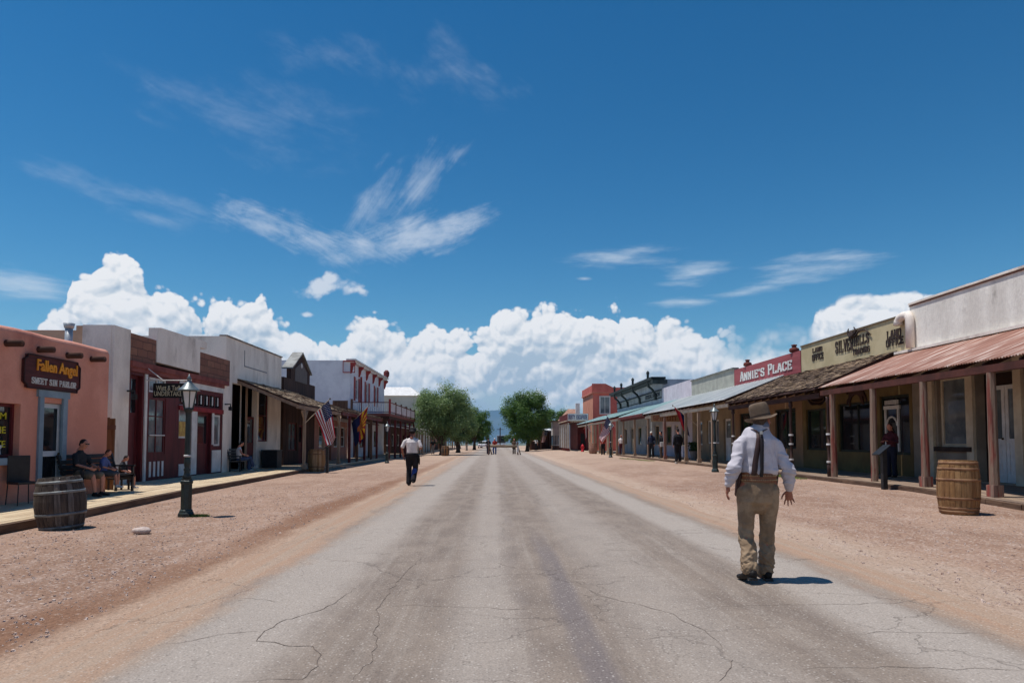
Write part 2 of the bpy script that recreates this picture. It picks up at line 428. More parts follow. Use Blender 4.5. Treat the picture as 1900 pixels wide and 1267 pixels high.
def slabtext(name, s, mt, origin, right, w, h, parent=None, ext=.02, th=.95, up=(0,0,1), caps=1.0):
    rt = Vector(right); upv = Vector(up); nrm = rt.cross(upv); o = Vector(origin)
    tot = sum(GW.get(c, 4)+.9 for c in s)-.9; sx = w/tot; sy = h/6.0; mb = MB(); x = 0; k = 0
    def P(a, b, d): return tuple(o+rt*(a*sx)+upv*(b*sy)+nrm*d)
    for wi, c in enumerate(s):
        big = caps > 1 and (wi == 0 or s[wi-1] == ' ')
        f = 1.0 if (big or caps <= 1) else 1/caps
        segs = list(GL[c]); ser = []
        for (x0, y0, x1, y1) in segs:
            if abs(y1-y0) > 2.5 and abs(x1-x0) < 3:
                for (a, b) in ((x0, y0), (x1, y1)):
                    if b in (0, 6) and c not in "COGSU'": ser.append((a-.62, b, a+.62, b))
                    if c == 'U' and b == 6: ser.append((a-.62, b, a+.62, b))
        for n_, (x0, y0, x1, y1) in enumerate(segs+ser):
            dx, dy = (x1-x0), (y1-y0); L_ = math.hypot(dx*sx, dy*sy) or 1e-6
            horiz = abs(dy) < .3
            t_ = th*(.62 if (horiz or n_ >= len(segs)) else 1.0)
            # half widths in grid units, square ends pushed a little so strokes meet
            nx_, ny_ = -dy, dx; ln = math.hypot(nx_, ny_) or 1e-6; nx_, ny_ = nx_/ln*t_/2, ny_/ln*t_/2; ex_, ey_ = dx/ln*.22, dy/ln*.22
            cl = lambda v: min(6.25, max(-.25, v))
            q4 = [(x0-ex_+nx_, cl(y0-ey_+ny_)), (x0-ex_-nx_, cl(y0-ey_-ny_)), (x1+ex_-nx_, cl(y1+ey_-ny_)), (x1+ex_+nx_, cl(y1+ey_+ny_))]
            d = ext+.0007*(k % 9); k += 1
            mb.hexa([P(x+a, b*f, 0) for a, b in q4]+[P(x+a, b*f, d) for a, b in q4])
        x += GW.get(c, 4)+.9
    ob = mb.build(name, mt, parent)
    return ob
# ================= terrain =================
def sstep(a, b, x):
    k = max(0, min(1, (x-a)/(b-a))); return k*k*(3-2*k)
def gz(x, y):
    z = 0.0
    # right verge rises gently towards the boardwalk
    rise = .10 + .11*sstep(12, 17, y)
    z += rise*sstep(4.6, 8.4, x)*(1-sstep(150, 220, y))
    z -= 38*sstep(150, 2400, y)
    return z
def spaced(a, b, first, grow):
    o = [a]; s = first
    while o[-1] < b: o.append(min(b, o[-1]+s)); s *= grow
    return o
ys = [-60, -30, -14, -6] + [-2+.5*i for i in range(60)] + spaced(28, 400, 1.2, 1.05)[0:] + spaced(400, 26000, 60, 1.16)[1:]
xs_r = [0, 1, 2, 3, 4, 4.6] + [4.6+.42*i for i in range(1, 10)] + spaced(8.8, 12500, 1.2, 1.28)[1:]
xs = sorted(set([-x for x in xs_r] + xs_r))
g = MB()
for y in ys:
    for x in xs: g.v.append((x, y, gz(x, y)-.002))
nx = len(xs)
for j in range(len(ys)-1):
    for i in range(nx-1):
        a = j*nx+i; g.f.append((a, a+1, a+nx+1, a+nx)); g.m.append(0)

def gravel_mat():
    m, t, b = newmat('gravel')
    tc = t.n('TexCoord'); P = tc.outputs['Object']
    sp = t.n('SeparateXYZ'); t.l(P, sp.inputs[0]); X, Y, Z = sp.outputs
    big = t.noise(t.mapping(P, (.5, .22, 1)), 1.0, 5, .6)
    mid = t.noise(t.mapping(P, (3.0, 1.4, 1)), 1.0, 5, .65)
    fine = t.noise(P, 42, 4, .75)
    vor = t.n('TexVoronoi'); vor.inputs['Scale'].default_value = 26; t.l(P, vor.inputs['Vector'])
    vor2 = t.n('TexVoronoi'); vor2.inputs['Scale'].default_value = 11; t.l(P, vor2.inputs['Vector'])
    base = t.mix(t.ramp(big.outputs[0], .35, .65), S(172,141,121), S(148,117,98))
    base = t.mix(t.ramp(mid.outputs[0], .45, .75, 0, .55), base, S(192,168,153))
    # pebbles: every cell its own tone
    pc = t.n('SeparateColor'); t.l(vor.outputs['Color'], pc.inputs[0])
    peb = t.math('MULTIPLY', t.ramp(vor.outputs['Distance'], .55, .25), t.ramp(pc.outputs[0], .55, .95, 0, .75))
    base = t.mix(peb, base, S(214,196,183))
    pebd = t.math('MULTIPLY', t.ramp(vor.outputs['Distance'], .55, .25), t.ramp(pc.outputs[1], .70, .98, 0, .75))
    base = t.mix(pebd, base, S(128,98,86))
    # worn tracks along the street: brown rut on the left, tan dust beside the asphalt
    wob = t.noise(t.mapping(P, (.25, .16, 1)), 1.0, 4, .6)
    wx = t.math('MULTIPLY_ADD', t.math('SUBTRACT', wob.outputs[0], .5), 1.1, X)
    wx = t.math('MULTIPLY_ADD', t.math('SUBTRACT', mid.outputs[0], .5), .35, wx)
    def band(c, w, sft):
        d = t.math('ABSOLUTE', t.math('SUBTRACT', wx, c)); return t.ramp(d, w+sft, w)
    dust = t.mix(t.ramp(mid.outputs[0], .4, .7), S(184,158,138), S(192,170,152))
    base = t.mix(t.math('MULTIPLY', band(-2.85, .38, .5), .85), base, S(184,156,134))
    base = t.mix(t.math('MULTIPLY', band(-3.55, .12, .38), t.ramp(wob.outputs[0], .3, .55, .35, .95)), base, S(138,102,80))
    base = t.mix(t.math('MULTIPLY', band(4.35, .35, .9), .85), base, dust)
    # further off the verges are paler and dustier; beyond the town lies scrub
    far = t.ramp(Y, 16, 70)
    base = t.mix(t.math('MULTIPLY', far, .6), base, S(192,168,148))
    scrub = t.ramp(Y, 180, 320)
    sc_ = t.noise(t.mapping(P, (.004, .0022, 1)), 1.0, 6, .6)
    base = t.mix(scrub, base, t.mix(t.ramp(sc_.outputs[0], .35, .65), S(120,118,86), S(88,98,70)))
    mot = t.noise(P, 13, 5, .8)
    base = t.mix(t.ramp(mot.outputs[0], .52, .66, 0, .55), base, S(132,100,86))
    base = t.mix(t.ramp(mot.outputs[0], .44, .34, 0, .5), base, S(214,192,176))
    g_ = t.math('MULTIPLY_ADD', fine.outputs[0], 1.2, .38)
    cc = t.n('CombineColor'); [t.l(g_, cc.inputs[i]) for i in range(3)]
    base = t.mix(1.0, base, cc.outputs[0], 'MULTIPLY')
    t.l(base, b.inputs['Base Color']); b.inputs['Roughness'].default_value = .95; b.inputs['Specular IOR Level'].default_value = .15
    h = t.math('ADD', t.math('MULTIPLY', vor.outputs['Distance'], -.8), t.math('MULTIPLY', vor2.outputs['Distance'], -.9))
    h = t.math('MULTIPLY_ADD', fine.outputs[0], .8, h)
    bp = t.n('Bump'); bp.inputs['Strength'].default_value = .9; bp.inputs['Distance'].default_value = .026
    t.l(h, bp.inputs['Height']); t.l(bp.outputs[0], b.inputs['Normal'])
    return m
GRAV = gravel_mat()
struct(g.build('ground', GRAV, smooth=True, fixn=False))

# road: one sheet 5 mm above the ground, its edges ragged
def road_mat():
    m, t, b = newmat('asphalt')
    tc = t.n('TexCoord'); P = tc.outputs['Object']
    sp = t.n('SeparateXYZ'); t.l(P, sp.inputs[0]); X, Y, Z = sp.outputs
    lw = t.noise(t.mapping(P, (.5, .10, 1)), 1.0, 4, .55)
    mid = t.noise(t.mapping(P, (2.2, .9, 1)), 1.0, 6, .65)
    st_ = t.noise(t.mapping(P, (5.5, .16, 1)), 1.0, 6, .6)
    fine = t.noise(P, 70, 4, .75)
    vor = t.n('TexVoronoi'); vor.inputs['Scale'].default_value = 48; t.l(P, vor.inputs['Vector'])
    base = t.mix(t.ramp(mid.outputs[0], .35, .68), S(140,126,114), S(122,109,99))
    base = t.mix(t.ramp(st_.outputs[0], .48, .72, 0, .6), base, S(154,142,131))
    wx = t.math('MULTIPLY_ADD', t.math('SUBTRACT', lw.outputs[0], .5), .45, X)
    wx = t.math('MULTIPLY_ADD', t.math('SUBTRACT', mid.outputs[0], .5), .22, wx)
    def band(c, w, sft):
        d = t.math('ABSOLUTE', t.math('SUBTRACT', wx, c)); return t.ramp(d, w+sft, w)
    # paler, polished strips where wheels and dust run
    for c_, w_, s_, k_ in ((-1.85, .22, .5, .75), (-.10, .10, .34, .55), (1.45, .16, .50, .45), (3.15, .22, .34, .8)):
        base = t.mix(t.math('MULTIPLY', band(c_, w_, s_), k_), base, S(167,156,146))
    # dark oil streak a little right of the middle
    ox = t.math('MULTIPLY_ADD', t.math('SUBTRACT', lw.outputs[0], .5), .10, X)
    ox = t.math('MULTIPLY_ADD', t.math('SUBTRACT', mid.outputs[0], .5), .16, ox)
    d = t.math('ABSOLUTE', t.math('SUBTRACT', ox, .66))
    oil = t.math('MULTIPLY', t.ramp(d, .17, .05), t.ramp(Y, 12.0, 8.0))
    on = t.noise(t.mapping(P, (3, .7, 1), loc=(5,5,0)), 1.0, 4, .6)
    base = t.mix(t.math('MULTIPLY', oil, t.ramp(on.outputs[0], .22, .5, .4, .9)), base, S(116,106,103))
    d2 = t.math('ABSOLUTE', t.math('SUBTRACT', ox, .24))
    oil2 = t.math('MULTIPLY', t.ramp(d2, .17, .03), t.ramp(on.outputs[0], .42, .65, 0, .35))
    base = t.mix(oil2, base, S(132,122,116))
    # dust swept over both edges
    ed = t.math('MULTIPLY_ADD', t.math('SUBTRACT', mid.outputs[0], .5), .9, X)
    dustm = t.math('MAXIMUM', t.ramp(ed, -2.15, -2.60), t.ramp(ed, 3.50, 3.95))
    base = t.mix(dustm, base, t.mix(t.ramp(st_.outputs[0], .4, .6), S(164,134,112), S(164,141,122)))
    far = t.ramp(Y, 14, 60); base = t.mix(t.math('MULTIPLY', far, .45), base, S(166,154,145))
    # aggregate
    pc = t.n('SeparateColor'); t.l(vor.outputs['Color'], pc.inputs[0])
    k = t.math('MULTIPLY', t.ramp(vor.outputs['Distance'], .5, .2), t.ramp(pc.outputs[0], .62, 1.0, 0, .5)); base = t.mix(k, base, S(208,199,189))
    k = t.math('MULTIPLY', t.ramp(vor.outputs['Distance'], .5, .2), t.ramp(pc.outputs[1], .72, 1.0, 0, .6)); base = t.mix(k, base, S(96,86,80))
    # hairline cracks
    ws = t.n('VectorMath', operation='MULTIPLY_ADD'); nn = t.noise(P, 1.6, 4, .7); t.l(nn.outputs['Color'], ws.inputs[0]); ws.inputs[1].default_value = (.9,.9,0); t.l(P, ws.inputs[2])
    vc = t.n('TexVoronoi', feature='DISTANCE_TO_EDGE'); vc.inputs['Scale'].default_value = .62; t.l(ws.outputs[0], vc.inputs['Vector'])
    cr = t.math('MULTIPLY', t.ramp(vc.outputs['Distance'], .009, .002), t.ramp(big_(t, P), .42, .56))
    base = t.mix(t.math('MULTIPLY', cr, .42), base, S(84,74,68))
    vd = t.n('TexVoronoi', feature='DISTANCE_TO_EDGE'); vd.inputs['Scale'].default_value = 2.1; t.l(ws.outputs[0], vd.inputs['Vector'])
    cr2 = t.math('MULTIPLY', t.ramp(vd.outputs['Distance'], .035, .004), t.ramp(st_.outputs[0], .52, .62)); base = t.mix(t.math('MULTIPLY', cr2, .3), base, S(88,78,70))
    g_ = t.math('MULTIPLY_ADD', fine.outputs[0], 1.3, .34)
    cc = t.n('CombineColor'); [t.l(g_, cc.inputs[i]) for i in range(3)]
    base = t.mix(1.0, base, cc.outputs[0], 'MULTIPLY')
    t.l(base, b.inputs['Base Color']); b.inputs['Roughness'].default_value = .88; b.inputs['Specular IOR Level'].default_value = .2
    h = t.math('MULTIPLY_ADD', vor.outputs['Distance'], -.8, fine.outputs[0])
    h = t.math('MULTIPLY_ADD', cr, -2.0, h)
    bp = t.n('Bump'); bp.inputs['Strength'].default_value = .5; bp.inputs['Distance'].default_value = .008
    t.l(h, bp.inputs['Height']); t.l(bp.outputs[0], b.inputs['Normal'])
    return m
def big_(t, P): return t.noise(t.mapping(P, (.35, .2, 1), loc=(7,3,0)), 1.0, 3, .5).outputs[0]
ROAD = road_mat()
r = MB(); ry = [y for y in ys if y <= 400]
yy = []
for a, b2 in zip(ry, ry[1:]):
    k = 3 if b2 < 60 else 1
    yy += [a+(b2-a)*i/k for i in range(k)]
xr = [-2.7, -2, -1, 0, 1, 2, 3, 3.8]
for y in yy:
    e1 = -3.05+.22*mnoise.noise((y*.45, 3, 0))+.08*mnoise.noise((y*2.1, 8, 0))
    e2 = 4.3+.22*mnoise.noise((y*.4, 13, 0))+.08*mnoise.noise((y*2.3, 28, 0))
    for x in [e1]+xr[1:-1]+[e2]: r.v.append((x, y, gz(x, y)+.004))
n_ = len(xr)
for j in range(len(yy)-1):
    for i in range(n_-1):
        a = j*n_+i; r.f.append((a, a+1, a+n_+1, a+n_)); r.m.append(0)
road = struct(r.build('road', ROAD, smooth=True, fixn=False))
# the widest cracks of the asphalt, as thin dark ribbons lying in it
def ribbon(mb, pts, w, z=.007):
    Q = []
    for (x0, y0), (x1, y1) in zip(pts, pts[1:]):
        k = max(2, int(math.hypot(x1-x0, y1-y0)/.05))
        for i in range(k):
            s_ = i/k; x = x0+(x1-x0)*s_; y = y0+(y1-y0)*s_
            Q.append((x+.035*mnoise.noise((x*6, y*6, 1)), y+.05*mnoise.noise((x*6, y*6, 9))))
    Q.append(pts[-1]); N = len(Q); b0 = len(mb.v)
    for i, (x, y) in enumerate(Q):
        x2, y2 = Q[min(i+1, N-1)]; x1, y1 = Q[max(i-1, 0)]
        dx, dy = x2-x1, y2-y1; l = math.hypot(dx, dy) or 1
        ww = w*.62*(.35+.9*abs(mnoise.noise((x*9, y*9, 4))))*min(1, 4*i/N+.15, 4*(N-i)/N+.15)
        mb.v += [(x-dy/l*ww, y+dx/l*ww, z), (x+dy/l*ww, y-dx/l*ww, z)]
    for i in range(N-1):
        a = b0+2*i; mb.f.append((a, a+1, a+3, a+2)); mb.m.append(0)
cr = MB()
for w, px in [(.012, [(430,1267),(500,1262),(560,1262),(590,1235),(593,1215),(585,1200),(530,1197),(478,1190),(490,1172),(530,1150),(545,1148),(600,1130),(640,1105),(660,1090)]),
              (.009, [(300,1196),(360,1190),(420,1175),(478,1172)]),
              (.010, [(655,1267),(665,1250),(695,1215),(700,1170),(700,1130),(715,1110),(728,1090),(760,1055),(790,1030)]),
              (.008, [(700,1127),(770,1124),(850,1127),(950,1130),(1010,1128)]),
              (.006, [(590,1052),(680,1047),(760,1042),(850,1040),(950,1038)]),
              (.008, [(1070,1083),(1110,1105),(1150,1115),(1195,1125),(1250,1140),(1270,1155),(1310,1170),(1335,1190),(1340,1205)]),
              (.006, [(1160,1035),(1190,1048),(1250,1055)]),
              (.007, [(1250,1135),(1350,1125),(1500,1122),(1660,1120),(1735,1105)]),
              (.007, [(1560,1178),(1640,1173),(1760,1175),(1870,1178)]),
              (.008, [(1480,1242),(1600,1238),(1750,1240),(1899,1243)]),
              (.005, [(1050,1075),(1110,1073),(1190,1070),(1260,1066)]),
              (.008, [(1330,1267),(1350,1250),(1360,1225)]),
              (.006, [(440,1110),(490,1113),(520,1117)]), (.006, [(520,1020),(600,1015),(640,1012)]), (.005,[(1130,1180),(1200,1186),(1290,1180)])]:
    ribbon(cr, [PZ(u, v) for u, v in px], w)
CRM = mat('crack_dark', S(96,84,76), S(124,110,100), 20, bump=0)
cr.build('crack', CRM, road, fixn=False)

# loose pebbles on both verges
def pebbles(name, n, xr_, yr_, seed, sizes):
    q = random.Random(seed); mb = MB()
    for _ in range(n):
        y = yr_[0]+(yr_[1]-yr_[0])*q.random()**1.7
        x = q.uniform(*xr_); s_ = sizes[0]+(sizes[1]-sizes[0])*q.random()**3
        c = (x, y, gz(x, y)+s_*.25); b0 = len(mb.v); a0 = q.random()*6
        for k in range(5):
            a = a0+2*pi*k/5; rr = s_*q.uniform(.7, 1.2); mb.v.append((x+rr*cos(a), y+rr*sin(a), c[2]-s_*.35))
        for k in range(5):
            a = a0+.5+2*pi*k/5; rr = s_*q.uniform(.45, .8); mb.v.append((x+rr*cos(a), y+rr*sin(a), c[2]+s_*q.uniform(.25,.5)))
        for k in range(5):
            l = (k+1) % 5; mb.f.append((b0+k, b0+l, b0+5+l, b0+5+k)); mb.m.append(0)
        mb.f.append(tuple(b0+5+k for k in range(5))); mb.m.append(0)
    return mb
PEB = mat('pebble', S(206,184,170), S(160,132,118), 9, .9, bump=0, c3=S(120,98,88), sc3=14, fine=.2)
pb = pebbles('g', 5200, (-7.6, -3.3), (4.5, 22), 3, (.006, .022))
pb2 = pebbles('g', 4200, (4.3, 9.6), (6, 22), 4, (.006, .022)); n0 = len(pb.v)
pb3 = pebbles('g', 700, (-3.2, 4.2), (3.2, 12), 5, (.003, .009)); 
for q_ in (pb2, pb3):
    n0 = len(pb.v); pb.v += q_.v; pb.f += [tuple(i+n0 for i in f) for f in q_.f]; pb.m += q_.m
tag(pb.build('gravel', PEB, fixn=False), 'loose pinkish gravel stones scattered over the verges beside the road', 'gravel', kind='stuff')

# mountains far off: a ridge range with real size
def ridge(name, y0, depth, xr_, h, seed, zb, m, peaks):
    mb = MB(); NX, NY = 150, 14
    for j in range(NY+1):
        for i in range(NX+1):
            x = xr_[0]+(xr_[1]-xr_[0])*i/NX; y = y0+depth*j/NY
            prof = sin(pi*min(1, j/NY*1.0))**.8
            hh = 0
            for (pc, pw, ph) in peaks: hh += ph*math.exp(-((x-pc)/pw)**2)
            nn = mnoise.fractal((x/2600, y/2600, seed), .9, 2.1, 6)
            hh = hh*(1+.16*nn)+h*(.35+.30*nn)
            mb.v.append((x, y+300*nn, zb+max(0, hh)*prof))
    for j in range(NY):
        for i in range(NX):
            a = j*(NX+1)+i; mb.f.append((a, a+1, a+NX+2, a+NX+1)); mb.m.append(0)
    return struct(mb.build(name, m, smooth=True, fixn=False))
MTN = mat('mountain_rock', S(96,98,78), S(70,76,60), .0006, .95, bump=0, fine=0)
ridge('mountains', 17500, 6500, (-12000, 12000), 300, 2.7, -45, MTN, [(-500, 900, 640), (700, 1100, 600), (-2600, 1500, 300), (3300, 2000, 420), (7500, 2500, 350), (-7000, 2600, 380)])
# air
hz = MB().box(-12600, 12600, -90, 26100, -46, 800)
hm = bpy.data.materials.new('haze_air'); hm.use_nodes = True; hm.node_tree.nodes.clear(); t = NT(hm.node_tree)
pvn = t.n('VolumePrincipled'); pvn.inputs['Density'].default_value = HAZE; pvn.inputs['Color'].default_value = (.30, .62, 1, 1)
hm.cycles.homogeneous_volume = True; mo = t.n('OutputMaterial'); t.l(pvn.outputs[0], mo.inputs['Volume'])
if HAZE: tag(hz.build('haze', hm), 'pale blue haze of the far desert air', 'haze', kind='stuff')
# ================= shared building parts =================
def fx(X, side, d): return X-side*d          # d metres out of the wall towards the street
def obox(mb, X, side, d0, d1, y0, y1, z0, z1, mi=0): return mb.box(fx(X, side, d0), fx(X, side, d1), y0, y1, z0, z1, mi)
def wall_holes(mb, X, side, y0, y1, z0, z1, holes, th=.25, mi=0, top=None):
    """front wall in the plane x=X with rectangular openings (y0,y1,z0,z1)"""
    ysx = sorted(set([y0, y1]+[h[0] for h in holes]+[h[1] for h in holes]))
    for a, b in zip(ysx, ysx[1:]):
        c = (a+b)/2; cut = sorted([(h[2], h[3]) for h in holes if h[0] < c < h[1]]); z = z0
        for h0, h1 in cut:
            if h0 > z+.005: obox(mb, X, side, -th, 0, a, b, z, h0, mi)
            z = h1
        if z < z1-.005: obox(mb, X, side, -th, 0, a, b, z, z1, mi)
def text(name, s, mt, origin, right, w, h, parent=None, ext=.02, bold=.0, up=(0,0,1), shear=0, sp=1.0, squeeze=True):
    """lettering; origin = lower left corner, right = unit direction of reading; fitted to w x h"""
    cu = bpy.data.curves.new(name, 'FONT'); cu.body = s; cu.size = 1; cu.extrude = .5; cu.offset = bold
    cu.resolution_u = 2; cu.space_character = sp; cu.shear = shear
    ob = bpy.data.objects.new('tmp', cu); COL.objects.link(ob)
    me = bpy.data.meshes.new_from_object(ob.evaluated_get(bpy.context.evaluated_depsgraph_get()))
    bpy.data.objects.remove(ob)
    X0 = min(v.co.x for v in me.vertices); X1 = max(v.co.x for v in me.vertices)
    Y0 = min(v.co.y for v in me.vertices); Y1 = max(v.co.y for v in me.vertices)
    rt = Vector(right); upv = Vector(up); nrm = rt.cross(upv); o = Vector(origin)
    off = Vector(parent.get('_o', (0,0,0))) if parent is not None else Vector((0,0,0))
    for v in me.vertices:
        p = o+rt*((v.co.x-X0)/(X1-X0)*w)+upv*((v.co.y-Y0)/(Y1-Y0)*h)+nrm*((v.co.z+.5)*ext)
        v.co = p-off
    me.materials.clear(); me.materials.append(mt); me.name = name
    ob = bpy.data.objects.new(name, me); COL.objects.link(ob)
    if parent is not None: ob.parent = parent
    return ob
def window(par, X, side, y0, y1, z0, z1, fm, pm, nx=1, nz=1, rec=.10, fw=.08, name='window', mw=.035):
    f = MB()
    obox(f, X, side, -rec-.05, -rec+.03, y0, y0+fw, z0, z1); obox(f, X, side, -rec-.05, -rec+.03, y1-fw, y1, z0, z1)
    obox(f, X, side, -rec-.05, -rec+.03, y0+fw, y1-fw, z0, z0+fw); obox(f, X, side, -rec-.05, -rec+.03, y0+fw, y1-fw, z1-fw, z1)
    for i in range(1, nx):
        c = y0+(y1-y0)*i/nx; obox(f, X, side, -rec-.04, -rec+.022, c-mw/2, c+mw/2, z0+fw, z1-fw)
    for i in range(1, nz):
        c = z0+(z1-z0)*i/nz; obox(f, X, side, -rec-.04, -rec+.016, y0+fw, y1-fw, c-mw/2, c+mw/2)
    w = f.build(name, fm, par); w['_o'] = tuple(par.get('_o', (0,0,0)))
    g_ = MB(); obox(g_, X, side, -rec-.03, -rec-.01, y0+fw*.6, y1-fw*.6, z0+fw*.6, z1-fw*.6); g_.build('pane', pm, w)
    return w
def sill(par, X, side, y0, y1, z, m, d=.10, h=.08):
    s_ = MB(); obox(s_, X, side, -.05, d, y0, y1, z-h, z); return s_.build('sill', m, par)
def door(par, X, side, y0, y1, z0, z1, fm, pm, rec=.12, glass=.45, panels=2, name='door'):
    """leaf with a glazed upper part, raised panels below and a knob"""
    f = MB(); st_ = .11; zg = z1-(z1-z0)*glass
    obox(f, X, side, -rec-.045, -rec, y0, y0+st_, z0, z1); obox(f, X, side, -rec-.045, -rec, y1-st_, y1, z0, z1)
    obox(f, X, side, -rec-.045, -rec, y0+st_, y1-st_, z1-st_, z1); obox(f, X, side, -rec-.045, -rec, y0+st_, y1-st_, zg-st_, zg)
    obox(f, X, side, -rec-.045, -rec, y0+st_, y1-st_, z0, z0+.2); obox(f, X, side, -rec-.03, -rec-.015, y0+st_, y1-st_, z0+.2, zg-st_)
    for i in range(panels):
        a = z0+.24+(zg-st_-z0-.24)*i/panels; b = z0+.24+(zg-st_-z0-.24)*(i+1)/panels-.05
        obox(f, X, side, -rec-.015, -rec-.004, y0+st_+.05, y1-st_-.05, a+.02, b)
    d = f.build(name, fm, par); d['_o'] = tuple(par.get('_o', (0,0,0)))
    g_ = MB(); obox(g_, X, side, -rec-.03, -rec-.02, y0+st_, y1-st_, zg, z1-st_); g_.build('pane', pm, d)
    MB().ell((fx(X, side, -rec+.03), y0+.07, z0+(z1-z0)*.45), (.03, .03, .03), 8, 6).build('handle', BRASS, d, True)
    return d
def shell(par, X, side, y0, y1, ztop, depth, m, mroof, z0=0, zr=None, holes=(), th=.25, front=True, zfront=None):
    """front with openings, side and back walls, flat roof behind the parapet; inside is closed and dark"""
    zr = zr or ztop-.6
    w = MB()
    if front: wall_holes(w, X, side, y0, y1, z0, zfront or ztop, holes, th)
    obox(w, X, side, -depth, -th, y0, y0+th, z0, ztop); obox(w, X, side, -depth, -th, y1-th, y1, z0, ztop)
    obox(w, X, side, -depth, -depth+th, y0+th, y1-th, z0, ztop)
    wo_ = w.build('wall', m, par)
    r_ = MB(); obox(r_, X, side, -depth+th, -th, y0+th, y1-th, zr-.12, zr); r_.build('roof', mroof, par)
    i_ = MB(); obox(i_, X, side, -th-1.6, -th-1.5, y0+th, y1-th, z0, zr-.12); i_.build('partition', INTER, par)
    return wo_
def shingles(mb, X, side, zw, Xe, ze, y0, y1, rows, q, wmin=.10, wmax=.24, rag=.05):
    L = math.hypot(abs(Xe-X), zw-ze)
    ex = Vector((Xe-X, 0, ze-zw)).normalized(); nn = Vector((-ex.z*(1 if ex.x > 0 else -1), 0, abs(ex.x)))
    rl = L/rows
    for i in range(rows):
        y = y0
        while y < y1:
            w = min(q.uniform(wmin, wmax), y1-y); 
            if w < .04: break
            s0 = max(0, i*rl-rl*.5); s1 = (i+1)*rl+q.uniform(-rag, rag*.8)
            lift = .010+q.random()*.026
            if q.random() < .04: lift += .04
            base = Vector((X, 0, zw))
            A = base+ex*s0+nn*.004; B = base+ex*s1+nn*lift; T = .018
            g_ = .006
            mb.hexa([(A.x, y+g_, A.z), (B.x, y+g_, B.z), (B.x, y+w-g_, B.z), (A.x, y+w-g_, A.z),
                     tuple((A+nn*T)+Vector((0,y+g_,0))), tuple((B+nn*T)+Vector((0,y+g_,0))), tuple((B+nn*T)+Vector((0,y+w-g_,0))), tuple((A+nn*T)+Vector((0,y+w-g_,0)))], q.randrange(3))
            y += w
def slab(mb, X, zw, Xe, ze, y0, y1, th=.05, dz=0, mi=0):
    ex = Vector((Xe-X, 0, ze-zw)).normalized(); up = Vector((0,0,1))
    mb.hexa([(X, y0, zw-th+dz), (Xe, y0, ze-th+dz), (Xe, y1, ze-th+dz), (X, y1, zw-th+dz), (X, y0, zw+dz), (Xe, y0, ze+dz), (Xe, y1, ze+dz), (X, y1, zw+dz)], mi)
def corrugated(mb, X, zw, Xe, ze, y0, y1, pitch=.09, amp=.014, q=None, dz=.02):
    n = int((y1-y0)/pitch*6); b0 = len(mb.v); K = 4
    for j in range(n+1):
        y = y0+(y1-y0)*j/n; h = amp*sin(2*pi*(y-y0)/pitch)
        for k in range(K+1):
            s_ = k/K; wz = (q or (lambda a, b: 0))(y, s_)
            mb.v.append((X+(Xe-X)*s_, y, zw+(ze-zw)*s_+h+dz+wz))
    for j in range(n):
        for k in range(K):
            a = b0+j*(K+1)+k; mb.f.append((a, a+1, a+K+2, a+K+1)); mb.m.append(0)

# ---------- materials
WHITE = mat('white_plaster', S(240,229,217), S(222,210,198), 1.2, .9, .12, 26, (1,1,.45), c3=S(164,150,138), sc3=1.1, lo3=.54, hi3=.80)
CREAMW = mat('cream_plaster', S(206,198,186), S(188,178,166), 1.3, .9, .12, 26, c3=S(150,136,120), sc3=.9, lo3=.6, hi3=.8)
STAINW = mat('stained_plaster', S(236,230,220), S(216,209,199), 1.0, .92, .3, 14, (1,1,.35), c3=S(128,120,112), sc3=1.3, lo3=.58, hi3=.80, bdist=.03)
PINK = mat('pink_adobe', S(222,156,134), S(208,141,120), .8, .95, .25, 18, c3=S(170,104,92), sc3=.5, lo3=.6, hi3=.85, bdist=.03)
TAN = mat('tan_adobe', S(214,178,148), S(198,160,130), .8, .95, .2, 14, c3=S(170,130,104), sc3=.6, bdist=.03)
MUST = mat('mustard_plaster', S(198,182,146), S(184,168,132), 1.1, .9, .1, 26, c3=S(140,124,98), sc3=.7, lo3=.62, hi3=.85)
ROSE = mat('rose_painted_boards', S(160,84,88), S(142,72,76), 1.5, .8, .1, 20, (1,.3,3))
GREYT = mat('grey_tan_boards', S(172,172,160), S(154,154,144), 1.4, .85, .1, 22)
LILAC = mat('pale_lilac_plaster', S(206,198,206), S(190,182,190), 1.2, .9, .1, 22)
PALEB = mat('pale_blue_grey_boards', S(170,178,186), S(150,158,168), 1.2, .85, .1, 22)
REDB = mat('terracotta_plaster', S(204,112,98), S(190,98,88), 1.0, .9, .12, 20)
TERRA_LIT = mat('sunlit_terracotta_plaster', S(220,150,122), S(206,134,108), 1.0, .9, .12, 20)  # lighter orange copy of the terracotta, paints sunlight on the street side
DKWD = mat('dark_weathered_boards', S(84,62,54), S(58,42,38), 1.2, .9, .3, 12, (6,6,.5))
BROWNW = mat('brown_boards', S(122,92,74), S(92,68,56), 1.5, .9, .3, 12, (5,5,.5))
RED = mat('dark_red_paint', S(100,34,38), S(78,26,30), 1.6, .6, .1, 16, (3,3,.6))
MAROON = mat('maroon_paint', S(110,40,40), S(84,30,32), 1.6, .65, .1, 16)
REDT = mat('red_trim_paint', S(166,66,62), S(146,54,52), 1.6, .6, .1, 16)
POSTW = mat('weathered_post', S(156,128,112), S(120,92,80), 3, .9, .4, 14, (6,6,.4), c3=S(156,70,60), sc3=1.6, lo3=.5, hi3=.62)
POSTR = mat('red_flaking_post', S(140,78,66), S(112,60,52), 2, .85, .4, 10, (5,5,.45), c3=S(138,116,100), sc3=1.4, lo3=.40, hi3=.54)
POSTT = mat('tan_post', S(170,146,124), S(142,118,98), 3, .9, .3, 14, (6,6,.4))
